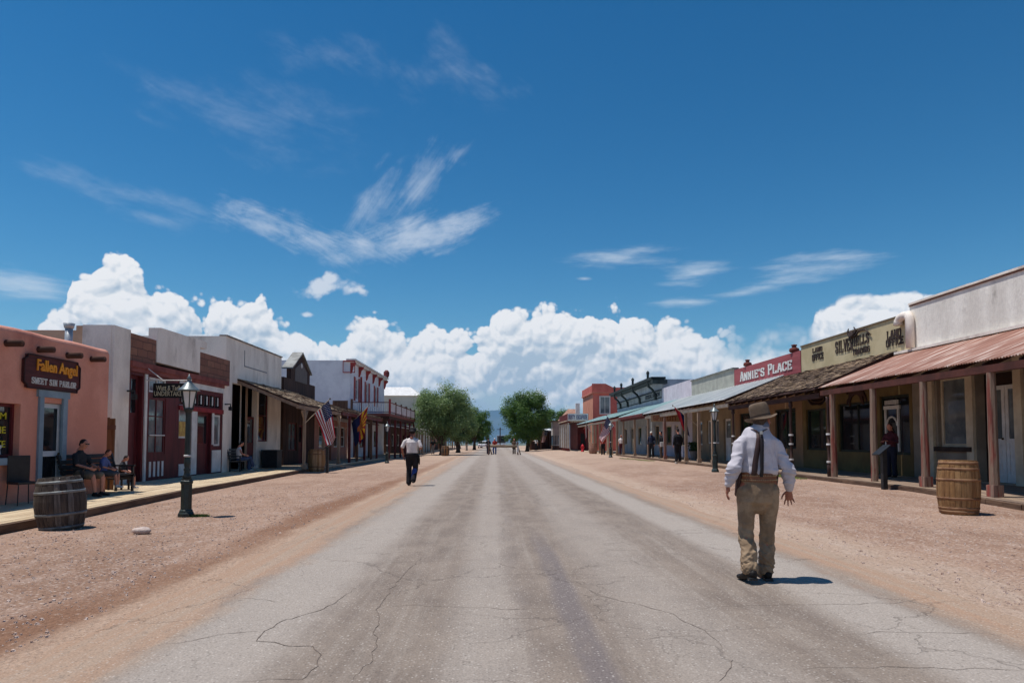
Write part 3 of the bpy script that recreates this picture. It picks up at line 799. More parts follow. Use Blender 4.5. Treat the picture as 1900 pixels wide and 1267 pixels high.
POSTWH = mat('white_post', S(206,196,190), S(180,168,160), 3, .8, .2, 14, (6,6,.4))
BEAMD = mat('dark_brown_beam', S(74,50,44), S(54,36,32), 3, .9, .3, 14, (4,.6,4))
PLANK = mat('sunbleached_planks', S(206,184,152), S(182,158,128), 1.6, .9, .3, 16, (9,.5,3), c3=S(140,114,92), sc3=1.2, lo3=.6, hi3=.8)
CONC = mat('sandy_concrete', S(200,180,154), S(184,162,138), 1.0, .92, .2, 24, c3=S(160,134,112), sc3=1.0)
EDGEW = mat('walk_edge_timber', S(112,88,70), S(84,64,52), 2.0, .92, .3, 12, (3,.5,3))
SH1 = mat('shingle_brown', S(120,98,80), S(96,78,64), 6, .95, .3, 20); SH2 = mat('shingle_tan', S(158,134,108), S(128,106,86), 6, .95, .3, 20); SH3 = mat('shingle_dark', S(88,70,58), S(66,52,44), 6, .95, .3, 20)
SL1 = mat('shingle_pale', S(196,176,150), S(164,142,118), 6, .95, .3, 20); SL2 = mat('shingle_sandy', S(170,146,120), S(130,108,90), 6, .95, .3, 20); SL3 = mat('shingle_umber', S(104,82,68), S(80,62,52), 6, .95, .3, 20)
RUST = mat('rusty_corrugated_iron', S(164,122,106), S(132,90,76), 1.6, .75, .05, 20, (.35,5,.35), spec=.3, c3=S(208,188,176), sc3=1.3, lo3=.50, hi3=.66)
METW = mat('pale_metal_roof', S(226,226,222), S(208,210,208), .6, .5, .05, 20, (.4,2,.4), metal=.1, spec=.4)
METT = mat('teal_metal_roof', S(204,220,216), S(184,206,202), .6, .5, .05, 20, (.4,2,.4), metal=.1, spec=.4)
ROOFG = mat('grey_roofing', S(150,144,138), S(128,122,118), 1, .95)
GLASS = mat('dark_window_glass', S(26,30,34), S(34,38,42), 1.0, .04, 0, fine=0, spec=.8)
GLASS2 = mat('curtained_glass', S(120,126,128), S(88,96,100), 1.6, .05, 0, fine=0, spec=.8)
INTER = mat('dim_interior', S(50,40,36), S(38,30,28), 1, .95)  # partition colour darkened to deepen the shade behind the openings
BRASS = mat('dark_brass', S(96,78,44), S(70,56,36), 4, .4, 0, metal=.8)
BLACK = mat('black_iron', S(26,28,30), S(38,38,40), 6, .5, .1, 30, spec=.4)
DGREEN = mat('dark_green_iron', S(30,48,46), S(20,32,32), 6, .45, .1, 30, spec=.5)
WHITEP = mat('white_paint', S(222,220,216), S(204,200,196), 2, .7, .05)
CREAMP = mat('cream_paint', S(206,192,168), S(188,172,148), 2, .75, .08)
TEALD = mat('blackish_green_paint', S(44,54,56), S(32,40,42), 2, .7, .1)
BLUEG = mat('grey_blue_paint', S(140,160,172), S(122,142,156), 2, .75, .1)
def brick_mat(name, c1, c2, cm_):
    m, t, b = newmat(name); tc = t.n('TexCoord')
    sp = t.n('SeparateXYZ'); t.l(tc.outputs['Object'], sp.inputs[0]); cb = t.n('CombineXYZ')
    t.l(t.math('ADD', sp.outputs[1], sp.outputs[0]), cb.inputs[0]); t.l(sp.outputs[2], cb.inputs[1])
    br = t.n('TexBrick'); br.inputs['Scale'].default_value = 1; br.inputs['Brick Width'].default_value = .62; br.inputs['Row Height'].default_value = .26
    br.inputs['Mortar Size'].default_value = .016; br.inputs['Color1'].default_value = c1; br.inputs['Color2'].default_value = c2; br.inputs['Mortar'].default_value = cm_
    wv = t.n('VectorMath', operation='MULTIPLY_ADD'); nn = t.noise(cb.outputs[0], 3, 4, .6); t.l(nn.outputs['Color'], wv.inputs[0]); wv.inputs[1].default_value = (.08,.08,0); t.l(cb.outputs[0], wv.inputs[2])
    t.l(wv.outputs[0], br.inputs['Vector'])
    n2 = t.noise(cb.outputs[0], 2.2, 6, .65)
    t.l(t.mix(t.ramp(n2.outputs[0], .45, .7, 0, .8), br.outputs[0], S(120,86,72)), b.inputs['Base Color']); b.inputs['Roughness'].default_value = .95
    bp = t.n('Bump'); bp.inputs['Strength'].default_value = .6; bp.inputs['Distance'].default_value = .03
    t.l(t.math('ADD', br.outputs['Fac'], t.math('MULTIPLY', nn.outputs[0], -1.4)), bp.inputs['Height']); bp.invert = True; t.l(bp.outputs[0], b.inputs['Normal'])
    return m
BRICK = brick_mat('bare_adobe_brick', S(150,104,84), S(126,84,70), S(92,64,54))
PERM = (0, 1, 2)
# ================= left side of the street (fronts face +x) =================
L = -1; q = random.Random(5)
ZB = .15
# ---- boardwalk: planks laid lengthwise, edge following the curve measured in the photograph
edge = [(8.0, -7.70), (10.6, -7.72), (13.4, -7.85), (18.3, -8.30), (24.4, -8.55), (28, -8.7), (32.6, -8.9)]
def edge_x(y, tbl=edge):
    if y <= tbl[0][0]: return tbl[0][1]
    for (a, xa), (b, xb) in zip(tbl, tbl[1:]):
        if y <= b: return xa+(xb-xa)*(y-a)/(b-a)
    return tbl[-1][1]
bw = MB(); 
k = 0; off = 0.0
while off < 4.4:
    w = .19; y = 5.0-q.random()*2
    while y < 32.6:
        y2 = min(32.6, y+q.uniform(3, 4.2)); segs = 4
        zt = ZB+q.uniform(-.004, .004)
        for i in range(segs):
            ya = y+(y2-y-.006)*i/segs; yb = y+(y2-y-.006)*(i+1)/segs
            ea, eb = edge_x(ya)-off, edge_x(yb)-off
            bw.hexa([(ea-w+.008, ya, .02), (ea, ya, .02), (eb, yb, .02), (eb-w+.008, yb, .02), (ea-w+.008, ya, zt), (ea, ya, zt), (eb, yb, zt), (eb-w+.008, yb, zt)], q.randrange(2))
        y = y2
    off += w
PLANK2 = mat('sunbleached_planks_pale', S(216,196,164), S(194,170,138), 1.6, .9, .3, 16, (9,.5,3))
t_ = thing('boardwalk', 'sun-bleached plank boardwalk curving in front of the pink adobe shop', 'boardwalk', (-8.5, 12, 0))
bw.build('plank', [PLANK, PLANK2], t_)
ek = MB(); yy_ = [5+1.2*i for i in range(24)]
for a, b in zip(yy_, yy_[1:]):
    b = min(b, 32.6)
    if a >= b: break
    ea, eb = edge_x(a), edge_x(b)
    ek.hexa([(ea+.004, a, -.02), (ea+.09, a, -.02), (eb+.09, b, -.02), (eb+.004, b, -.02), (ea+.004, a, ZB-.012), (ea+.09, a, ZB-.012), (eb+.09, b, ZB-.012), (eb+.004, b, ZB-.012)])
ek.build('edge_timber', EDGEW, t_)
w2 = MB().box(-13.2, -8.75, 33.2, 74, -.02, .12)
struct(w2.build('walkway', CONC))

# ---- pink adobe shop
XP = -10.0
y_end = YX(198, XP); 
b = thing('adobe_shop', 'pink adobe shop with protruding roof beams and a pale blue-grey door', 'building', (XP, 13, 0))
zt = ZX(60, 626, XP)
d0, d1 = YX(68, XP), YX(120, XP); wy1 = YX(36, XP)
dz = ZX(95, 738, XP)
shell(b, XP, L, 5.0, y_end, zt, 9, PINK, ROOFG, holes=[(d0+.12, d1-.08, ZB, dz-.12), (9.0, wy1, ZX(20, 858, XP), ZX(20, 748, XP))], zr=zt-.35)
cap = MB(); 
cap.tube([(XP-.13, 5.0+i*.5, zt+.01*sin(i*1.7)) for i in range(int((y_end-5)/.5)+1)]+[(XP-.13, y_end-.02, zt)], .135, 10); cap.build('parapet_cap', PINK, b, True)
# pale blue-grey surround and screen door
fr = MB()
obox(fr, XP, L, .0, .05, d0, d0+.14, ZB, dz); obox(fr, XP, L, 0, .05, d1-.16, d1, ZB, dz); obox(fr, XP, L, 0, .06, d0-.06, d1+.06, dz, dz+.16)
obox(fr, XP, L, -.2, 0, d0+.12, d0+.15, ZB, dz-.12); obox(fr, XP, L, -.2, 0, d1-.11, d1-.08, ZB, dz-.12); fr.build('door_frame', BLUEG, b)
dd = MB(); a_, c_ = d0+.15, d1-.11; zt_ = dz-.13
for (p, r_, z0, z1) in ((a_, a_+.10, ZB, zt_), (c_-.10, c_, ZB, zt_), (a_+.10, c_-.10, zt_-.10, zt_), (a_+.10, c_-.10, ZB, ZB+.12), (a_+.10, c_-.10, ZB+.95, ZB+1.07)): obox(dd, XP, L, -.09, -.05, p, r_, z0, z1)
dr = dd.build('door', mat('pale_grey_paint', S(196,202,206), S(178,186,192), 2, .7), b); dr['_o'] = b['_o']
g_ = MB(); obox(g_, XP, L, -.08, -.06, a_+.09, c_-.09, ZB+.1, zt_-.09); g_.build('screen', GLASS, dr)
MB().ell((XP-.03, c_-.05, ZB+1.0), (.03,.03,.03), 8, 6).build('handle', BRASS, dr, True)
# shop window with yellow lettering
wz0, wz1 = ZX(20, 858, XP), ZX(20, 748, XP)
wn_ = window(b, XP, L, 9.0, wy1, wz0+.1, wz1, RED, GLASS, 1, 1, .16, .07)
sill(b, XP, L, 9.0, wy1+.05, wz0+.1, BLUEG, .12, .14)
YEL = mat('yellow_lettering', S(206,196,50), S(190,180,40), 4, .7, 0); WH = mat('white_lettering', S(216,216,212), S(200,200,196), 4, .7, 0)
for i, s_ in enumerate(('ICE CREAM', 'BY THE', 'CHOCOLATE')):
    z_ = wz1-.33-i*.29
    text('lettering', s_, YEL, (XP-.155, wy1-.20-(1.35, .8, 1.5)[i], z_), (0,1,0), (1.35, .8, 1.5)[i], .14, b, .008, .012)
def star(c, r0, mt, par, x):
    p = []
    for k in range(10):
        a = pi/2+k*pi/5; rr = r0 if k % 2 == 0 else r0*.42; p.append((c[0]+rr*cos(a), c[1]+rr*sin(a)))
    return MB().prism(p, 'x', x, x+.008).build('window_star', mt, par)
star((wy1-.45, wz0+.62), .14, WH, b, XP-.155); star((wy1-.42, wz0+.30), .18, WH, b, XP-.155)
# vigas
for u, v in ((22, 637), (83, 649), (137, 660), (182, 667)):
    y = YX(u-17, XP); z = ZX(u-17, v-2, XP)
    vg = MB().tube([(XP-.4, y, z), (XP+.34, y-.02, z-.01)], [.075, .07], 12); vg.build('roof_beam', mat('viga_wood', S(92,62,50), S(70,46,38), 3, .9, .3, 14, (.5,6,6), c3=S(170,130,104), sc3=2, lo3=.6), b, True)
# sign
sy0, sy1 = YX(40, XP+.06), YX(144, XP+.06); sz0 = ZX(43, 718, XP); sz1 = ZX(43, 657, XP)
c_ = .1; sgn = thing('shop_sign', 'dark brown notched board reading Fallen Angel Sweet Sin Parlor above the pale door', 'sign', (XP+.05, (sy0+sy1)/2, sz0))
sz0 = min(ZX(43,718,XP), ZX(148,728,XP)); sz1 = max(ZX(43,660,XP), ZX(148,675,XP))
poly = [(sy0+c_, sz0), (sy1-c_, sz0), (sy1-c_, sz0+.06), (sy1, sz0+.12), (sy1, sz1-.12), (sy1-c_, sz1-.06), (sy1-c_, sz1), (sy0+c_, sz1), (sy0+c_, sz1-.06), (sy0, sz1-.12), (sy0, sz0+.12), (sy0+c_, sz0+.06)]
SIGNB = mat('sign_brown', S(92,44,42), S(72,34,34), 2, .7, .1, 20, (1,.6,5))
MB().prism(poly, 'x', XP+.003, XP+.06).build('board', SIGNB, sgn)
rim = MB(); n = len(poly)
for i in range(n):
    (a1, b1), (a2, b2) = poly[i], poly[(i+1) % n]; rim.beam((XP+.064, a1, b1), (XP+.064, a2, b2), .03, .03, up=(1,0,0))
rim.build('rim', mat('sign_rim', S(60,30,30), S(46,24,24), 2, .7), sgn)
ORL = mat('orange_lettering', S(232,156,40), S(220,140,30), 3, .6, 0)
W_ = sy1-sy0; H_ = sz1-sz0
text('lettering', 'Fallen Angel', ORL, (XP+.062, sy0+W_*.20, sz0+H_*.44), (0,1,0), W_*.74, H_*.46, sgn, .02, .028)
slabtext('lettering', 'SWEET SIN PARLOR', WH, (XP+.062, sy0+W_*.12, sz0+H_*.14), (0,1,0), W_*.80, H_*.18, sgn, .012, 1.0)

# ---- tan side wall / undertaker building
XU = -11.3; yu0 = YX(205, XU); yu1 = YX(424, XU); zU = 4.75
b = thing('undertaker_shop', 'undertaker shop with dark red front, bare brick parapet and raised white centre', 'building', (XU, 24, 0))
yA, yB = YX(236, XU), YX(412, XU)                  # inside of the white side pilasters
red0 = ZX(300, 688, XU)                            # top of the red front
side = MB(); side.box(XU-.06, -32, yu0+.003, yu0+.3, 0, 4.72); side.box(XU-.06, -32, yu1-.3, yu1-.01, 0, 4.6); side.box(-32, -31.7, yu0+.3, yu1-.3, 0, 4.6)
# adobe swelling near the front corner
side.box(XU-.061, XU-1.1, yu0+.004, yu0+.3, 4.719, 4.86); side.build('side_wall', TAN, b)
rf = MB().box(XU-.25, -31.7, yu0+.3, yu1-.3, 4.1, 4.2); rf.build('roof', ROOFG, b)
pil = MB(); pil.box(XU-.06, XU+.02, yu0, yA, 0, 4.88); pil.box(XU-.9, XU-.06, yu0-.02, yu0+.002, 0, 4.88)
pil.box(XU-.06, XU+.02, yB, yu1, 0, 3.9); split_build(pil, 'pilaster', WHITE, b)
zs = [ZX(285, 664, XU), ZX(370, 684, XU)]; zc = sum(zs)/2
bk = MB(); yC0, yC1 = YX(285, XU), YX(366, XU)
bk.box(XU-.25, XU+.0, yA+.002, yC0, red0+.12, 4.80); bk.box(XU-.25, XU+.0, yC1, yu1-.012, red0+.12, 4.86); split_build(bk, 'brick_parapet', BRICK, b)
wp = MB(); wp.prism([(yC0, red0+.25), (yC1, red0+.22), (yC1, 5.02), (YX(378, XU), 5.03), (YX(378, XU), 5.30), (yC0+.25, 5.26), (yC0, 5.22)], 'x', XU-.26, XU+.035); wp.build('raised_parapet', WHITE, b)
cn = MB(); cn.box(XU-.25, XU+.10, yA+.002, yB+.4, red0-.06, red0+.12); cn.box(XU-.25, XU+.06, yA+.004, yB, red0-.20, red0-.062); cn.build('cornice', mat('brown_red_cornice', S(140,78,70), S(116,60,56), 2, .8, .2), b)
# red shop front: wall with openings
h1 = YX(240, XU), YX(262, XU); h2 = YX(274, XU), YX(306, XU); h3 = YX(331, XU), YX(352, XU); h4 = YX(366, XU), YX(391, XU); h5 = YX(396, XU), YX(408, XU)
zt_ = red0-.2
fw_ = MB(); wall_holes(fw_, XU, L, yA+.005, yB-.002, 0, zt_-.005, [(h1[0], h1[1], ZB, zt_-.1), (h2[0], h2[1], 1.0, 2.9), (h2[0], h2[1], 3.05, zt_-.08), (h3[0], h3[1], 1.55, 2.75), (h4[0], h4[1], ZB, 2.55), (h5[0], h5[1], 1.25, 2.5), (h3[0], h5[1], 2.75, 3.3)], .2)
fw_.build('shop_front', RED, b)
MB().box(XU-1.6, XU-1.5, yA, yB, 0, 4).build('partition', INTER, b)
pw = MB(); pw.box(XU+.004, XU+.05, YX(265, XU), YX(269, XU), ZB, zt_-.02); pw.build('corner_post', WHITEP, b)
window(b, XU, L, h2[0], h2[1], 1.0, 2.9, RED, GLASS2, 2, 3, .05, .08)
window(b, XU, L, h2[0], h2[1], 3.05, zt_-.08, WHITEP, GLASS2, 2, 1, .05, .06)
window(b, XU, L, h3[0], h3[1], 1.55, 2.75, WHITEP, GLASS2, 1, 1, .05, .07)
window(b, XU, L, h5[0], h5[1], 1.25, 2.5, WHITEP, GLASS2, 1, 1, .05, .07)
door(b, XU, L, h4[0], h4[1], ZB, 2.55, RED, GLASS, .12, .5)
door(b, XU, L, h1[0], h1[1], ZB, zt_-.1, RED, GLASS, .15, .35)
tr = window(b, XU, L, h3[0], h5[1], 2.75, 3.3, RED, GLASS, 7, 1, .05, .05, mw=.05)
wt_ = MB()
for k in range(7):
    yc = h3[0]+(h5[1]-h3[0])*(k+.5)/7; wt_.box(XU-.028, XU-.004, yc-.035, yc+.035, 2.86, 3.20)
wt_.build('transom_tracery', WHITEP, tr)
bd = MB(); bd.box(XU+.003, XU+.035, YX(330, XU), YX(411, XU), 3.42, 3.70); bd.build('fascia_board', WHITEP, b)
pn = MB(); pn.box(XU+.003, XU+.03, YX(354, XU), YX(364, XU), ZB+.05, 2.62); pn.box(XU+.003, XU+.03, h4[1]+.05, h5[0]-.03, 1.3, 2.6)
pn.box(XU+.003, XU+.03, YX(393, XU), YX(409, XU), ZB+.05, 1.08); pn.box(XU+.003, XU+.03, h3[0]+.03, h3[1], ZB+.05, .62)
for k in range(4): pn.box(XU+.003, XU+.022, h2[0]+.1+k*.28, h2[0]+.22+k*.28, ZB+.12, ZB+.62)
pn.box(XU+.003, XU+.022, h2[0]+.08, h2[1]-.06, 1.62, 1.66); split_build(pn, 'white_panel', WHITEP, b)
hp = MB(); hp.box(XU-.04, XU+.0, h3[0]+.05, h3[1]-.05, 1.62, 2.15); hp.build('poster', mat('yellow_poster', S(206,176,96), S(180,140,80), 6, .8, 0), b)
hb = MB(); hb.box(XU+.004, XU+.05, YX(330,XU), yB-.01, 2.56, 2.73); hb.build('lintel', mat('lighter_red_paint', S(150,48,52), S(128,40,44), 2, .7), b)
# hanging sign on a bracket, facing down the street
ys_ = YX(283, XU+.3)
sx0 = PY(284, 720, ys_)[0]; sx1 = PY(349, 720, ys_)[0]; sz0 = PY(300, 738, ys_)[1]; sz1 = PY(300, 711, ys_)[1]
sg = thing('hanging_sign', 'black board lettered Undertakers hanging from a bracket beside the near lamp post', 'sign', (sx0, ys_, sz0))
MB().box(sx0, sx1, ys_, ys_+.04, sz0, sz1).build('board', mat('black_board', S(34,32,32), S(24,22,22), 2, .7), sg)
LG = mat('grey_gold_lettering', S(196,190,164), S(176,168,140), 3, .7, 0)
text('lettering', 'Watt & Tarbell', LG, (sx0+.10, ys_, sz0+.24), (1,0,0), (sx1-sx0)*.82, .16, sg, .012, .01)
text('lettering', 'UNDERTAKERS', LG, (sx0+.04, ys_, sz0+.06), (1,0,0), (sx1-sx0)*.94, .16, sg, .012, .012)
br = MB(); br.tube([(XU, ys_+.02, sz1+.10), (sx1+.1, ys_+.02, sz1+.10)], .018, 6); br.tube([(XU, ys_+.02, sz1+.55), (XU+.55, ys_+.02, sz1+.12)], .016, 6); br.tube([(sx0+.2, ys_+.02, sz1), (sx0+.2, ys_+.02, sz1+.1)], .01, 5); br.tube([(sx1-.2, ys_+.02, sz1), (sx1-.2, ys_+.02, sz1+.1)], .01, 5)
br.build('bracket', WHITEP, sg)
# wall lanterns/hooks on pilasters
hk = MB(); y_ = YX(232, XU); hk.tube([(XU+.02, y_, 2.98), (XU+.25, y_, 2.98), (XU+.25, y_, 2.85)], .03, 6); hk.box(XU+.19, XU+.31, y_-.06, y_+.06, 2.72, 2.88)
tag(single(hk.build('wall_lamp', BLACK), (XU+.02, y_, 2.85)), 'small black lamp on the white pillar left of the dark red shop front', 'wall lamp')

# brown board gate between the pink shop and the white pillar
gy = 18.6; gx0 = PY(189, 820, gy)[0]; gx1 = PY(213, 820, gy)[0]
g_ = thing('board_gate', 'brown wooden board gate between the pink shop and the white pillar', 'gate', (gx0, gy, 0))
gm_ = MB()
for k in range(5):
    w = (gx1-gx0+.4)/5; gm_.box(gx0-.4+k*w, gx0-.4+(k+1)*w-.012, gy, gy+.03, .15, 2.05+.03*(k % 2))
gm_.build('boards', mat('gate_boards', S(142,106,76), S(116,84,58), 2, .9, .3, 12, (6,6,.5)), g_)
MB().box(gx0-.42, gx1+.02, gy-.03, gy-.002, 1.75, 1.87).box(gx0-.42, gx1+.02, gy-.03, gy-.002, .5, .62).build('rail', BROWNW, g_)
# vent pipe on the pink roof
p = MB(); py_ = 17.0; px_, pz_ = PY(127, 640, py_); p.tube([(px_, py_, 3.4), (px_, py_, 4.22)], .085, 12); p.tube([(px_, py_, 4.22), (px_, py_, 4.34)], [.10, .13], 12)
tag(single(p.build('vent_pipe', mat('galvanised_pipe', S(180,184,186), S(160,164,168), 3, .5, metal=.4), smooth=True), (px_, py_, 3.4)), 'galvanised vent pipe rising from the roof of the pink adobe shop', 'pipe')

# ---- white stucco building with tall dark openings
XW = -11.5; y0, y1 = yu1+.02, YX(520, XW); zt = 5.93
b = thing('stucco_store', 'white stucco store with plain tall parapet and three tall dark openings', 'building', (XW, 33, 0))
H = [(30.15, 31.75, ZB, 4.0), (32.0, 33.3, ZB, 4.0), (33.55, 34.95, 1.42, 4.0)]
shell(b, XW, L, y0, y1, zt, 14, WHITE, ROOFG, holes=H, zr=4.9)
cp = MB().box(XW-.28, XW+.05, y0-.02, y1+.02, zt, zt+.06); cp.build('coping', mat('worn_coping', S(112,104,98), S(150,144,138), 2, .9), b)
MB().box(XW-1.3, XW-1.2, y0+.3, y1-.3, 0, 4.4).build('dark_screen', mat('maroon_screen', S(60,22,22), S(44,16,18), 2, .8), b)
po = MB(); po.box(XW-.18, XW+.02, 31.75, 32.0, ZB, 4.0); po.build('mullion_post', POSTT, b)
for h in H[2:]: window(b, XW, L, h[0], h[1], h[2], h[3], MAROON, GLASS, 1, 2, .08, .07)
door(b, XW, L, 32.0, 33.3, ZB, 2.6, MAROON, GLASS, .14, .5)
rd = MB(); yy0, yy1 = 31.5, 34.6     # faint raised panel outline on the parapet
for (a_, c_, d_, e_) in ((yy0, yy0+.05, 4.9, 5.6), (yy0, yy1, 4.85, 4.9)): rd.box(XW+.002, XW+.02, a_, c_, d_, e_)
rd.build('moulding', mat('grey_line', S(150,148,152), S(140,138,142), 3, .9), b)
vt = MB(); vx, vz = PY(472, 640, 35.0); vt.tube([(-13.2, 35, 4.9), (-13.2, 35, 6.25)], .05, 8); vt.tube([(-13.2, 35, 6.22), (-13.2, 35, 6.36)], [.16, .02], 10)
tag(single(vt.build('roof_vent', BLACK), (-13.2, 35, 4.9)), 'small black capped vent above the plain white parapet', 'vent')
hk2 = MB(); y_ = YX(415, XU); hk2.tube([(XU+.02, y_, 2.98), (XU+.25, y_, 2.98), (XU+.25, y_, 2.85)], .03, 6); hk2.box(XU+.19, XU+.31, y_-.06, y_+.06, 2.72, 2.88)
tag(single(hk2.build('wall_lamp', BLACK), (XU+.02, y_, 2.85)), 'small black lamp on the white pillar right of the undertaker front', 'wall lamp')

# ---- dark wooden false front
y0, y1 = YX(525, XW), YX(583, XW)
b = thing('wooden_false_front', 'dark weathered timber store with a small gable on its false front', 'building', (XW, 40, 0))
shell(b, XW, L, y0, y1, 4.95, 10, DKWD, ROOFG, holes=[(y0+1.0, y0+2.6, .9, 2.5), (y0+3.0, y0+4.1, ZB, 2.4)], zr=4.2)
ya, yb = YX(538, XW), YX(573, XW); yc = (ya+yb)/2
MB().prism([(ya, 4.95), (yb, 4.95), (yb, 5.62), (yc, 6.55), (ya, 5.62)], 'x', XW-.25, XW-.001).build('gable', DKWD, b)
MB().prism([(ya+.7, 4.9), (yb-.7, 4.9), (yb-.7, 5.6), (yc, 6.1), (ya+.7, 5.6)], 'x', XW+.003, XW+.03).build('gable_panel', mat('grey_board_panel', S(120,112,108), S(98,90,88), 2, .9, .2, 12, (6,6,.5)), b)
gr = MB()
gr.hexa([(XW-.5, ya-.12, 5.52), (XW+.12, ya-.12, 5.52), (XW+.12, yc, 6.62), (XW-.5, yc, 6.62), (XW-.5, ya-.12, 5.60), (XW+.12, ya-.12, 5.60), (XW+.12, yc, 6.71), (XW-.5, yc, 6.71)])
gr.hexa([(XW-.5, yb+.12, 5.52), (XW+.12, yb+.12, 5.52), (XW+.12, yc, 6.621), (XW-.5, yc, 6.621), (XW-.5, yb+.12, 5.60), (XW+.12, yb+.12, 5.60), (XW+.12, yc, 6.711), (XW-.5, yc, 6.711)])
gr.build('gable_roof', mat('grey_metal_flashing', S(150,150,146), S(120,118,114), 2, .6, metal=.2), b)
MB().ell((XW+.04, yc, 5.9), (.03, .16, .16), 12, 8).build('medallion', WHITEP, b, True)
window(b, XW, L, y0+1.0, y0+2.6, .9, 2.5, MAROON, GLASS2, 2, 2)
door(b, XW, L, y0+3.0, y0+4.1, ZB, 2.4, MAROON, GLASS)

# ---- low pinkish shop
y2 = 53.6
b = thing('low_shop', 'low pinkish store under the brown porch behind the hanging flags', 'building', (XW, 48, 0))
PKW = mat('dusty_pink_plaster', S(178,130,116), S(160,114,102), 1, .9, .1)
hs_ = [(y1+1.2, y1+2.8, 1.0, 2.5), (y1+3.5, y1+4.6, .12, 2.3), (y1+5.3, y1+6.7, 1.0, 2.5), (y1+7.6, y1+9.0, 1.0, 2.5)]
shell(b, XW, L, y1+.02, y2, 3.9, 9, PKW, ROOFG, holes=hs_, zr=3.5)
for i, h in enumerate(hs_):
    if i == 1: door(b, XW, L, *h, MAROON, GLASS)
    else: window(b, XW, L, *h, WHITEP, GLASS, 1, 2)
# board sign on the porch roof
yq = 46.0; x0_, z0_ = PY(617, 757, yq); x1_, z1_ = PY(645, 743, yq)
sb = thing('roof_board', 'brown blank board standing on the porch roof left of the two-storey saloon', 'sign', (x0_, yq, z0_))
MB().box(x0_, x1_, yq, yq+.05, z0_-.02, z1_).build('board', BROWNW, sb)
MB().box(x0_, x0_+.06, yq+.052, yq+.1, z0_-.5, z1_).box(x1_-.06, x1_, yq+.052, yq+.1, z0_-.5, z1_).build('post', BROWNW, sb)

# ---- shingled porch along these shops
pr = thing('porch', 'weathered shingle porch roof on slim tan posts beside the near flag', 'porch', (-10, 36, 0))
XE = -8.75; yp0 = YX(438, XW); 
m_ = MB(); slab(m_, XW, 4.22, XE, 3.12, yp0, 39.2, .05, -.01); m_.build('roof_deck', BEAMD, pr)
m_ = MB(); shingles(m_, XW, L, 4.22, XE-.02, 3.12, yp0, 39.2, 15, q, rag=.09); m_.build('shingles', [SL1, SL2, SL3], pr)
m_ = MB(); m_.box(XE-.12, XE-.02, yp0+.02, 39.2, 2.90, 3.06); m_.build('eave_beam', mat('tan_beam', S(158,134,114), S(130,108,92), 2, .9, .2, 14, (4,.6,4)), pr)
m_ = MB(); m_.beam((XW, yp0+.05, 4.09), (XE-.02, yp0+.05, 2.99), .07, .14); m_.build('rafter', mat('tan_beam', S(158,134,114)), pr)
def post(par, x, y, z0, z1, w, m, base=True, name='post', br=False, hx=None):
    p = MB(); p.box(x-w/2, x+w/2, y-w/2, y+w/2, z0, z1)
    if base: p.box(x-w*.8, x+w*.8, y-w*.8, y+w*.8, z0, z0+.22)
    if br: p.beam((x, y, z1-.55), (x, y+.45, z1-.05), w*.6, w*.6); p.beam((x, y, z1-.55), (x, y-.45, z1-.05), w*.6, w*.6)
    o = p.build(name, m, par, bevel=.008); return o
for y in (31.9, 35.4, 38.9): post(pr, XE-.07, y, ZB if y < 32.6 else .12, 2.9, .13, POSTT, br=True)

pr2 = thing('porch', 'dark brown board porch on maroon posts in front of the low pinkish store', 'porch', (-10, 46, 0))
m_ = MB(); slab(m_, XW, 4.0, -8.7, 3.2, 39.4, 53.4, .08, -.01); m_.build('roof_deck', BROWNW, pr2)
m_ = MB(); shingles(m_, XW, L, 4.0, -8.72, 3.2, 39.4, 53.4, 9, q, .2, .4, .05); m_.build('shingles', [SL2, SL3, SH3], pr2)
MB().box(-8.84, -8.74, 39.4, 53.4, 2.95, 3.1).build('eave_beam', MAROON, pr2)
for y in (41.6, 43.9, 46.4, 48.9, 51.2): post(pr2, -8.79, y, .12, 2.96, .15, (MAROON, BROWNW)[int(y*10) % 2], False)
# low timber rail along the porch edge
rl = MB(); 
rl.box(-8.62, -8.56, 33.2, 52, .12, .17)
rl.build('kerb_rail', CREAMP, pr2)

# ---- two-storey saloon
y0, y1 = YX(648, XW), YX(712, XW); zt = 7.85
b = thing('saloon', 'tall white two-storey saloon with red cornice brackets and shutters', 'building', (XW, 60, 0))
up = [(y0+2.0+i*4.6, y0+3.3+i*4.6, 4.9, 6.6) for i in range(3)]
gd = [(y0+1.5, y0+2.8, .12, 2.4), (y0+4.2, y0+6.2, .9, 2.4), (y0+8, y0+9.4, .12, 2.4), (y0+11, y0+13, .9, 2.4)]
shell(b, XW, L, y0, y1, zt, 22, mat('bright_white_stucco', S(226,226,230), S(210,210,216), 1, .9, .05), WHITEP, holes=up+gd, zr=7.3)
for h in up:
    window(b, XW, L, *h, WHITEP, GLASS2, 1, 2)
    for s_ in (-1, 1):
        yc = h[0]-.28 if s_ < 0 else h[1]+.28
        sh = MB(); sh.box(XW+.003, XW+.06, yc-.24, yc+.24, h[2]-.15, h[3]+.1)
        for k in range(12): sh.box(XW+.06, XW+.075, yc-.18, yc+.18, h[2]+k*.14, h[2]+.08+k*.14)
        sh.build('shutter', REDT, b)
for i, h in enumerate(gd):
    (door if h[2] < .5 else window)(b, XW, L, *h, MAROON, GLASS)
cn = MB(); cn.box(XW-.3, XW+.45, y0-.1, y1+.1, zt, zt+.12); cn.box(XW-.3, XW+.3, y0-.05, y1+.05, zt-.16, zt-.002); cn.build('cornice', WHITEP, b)
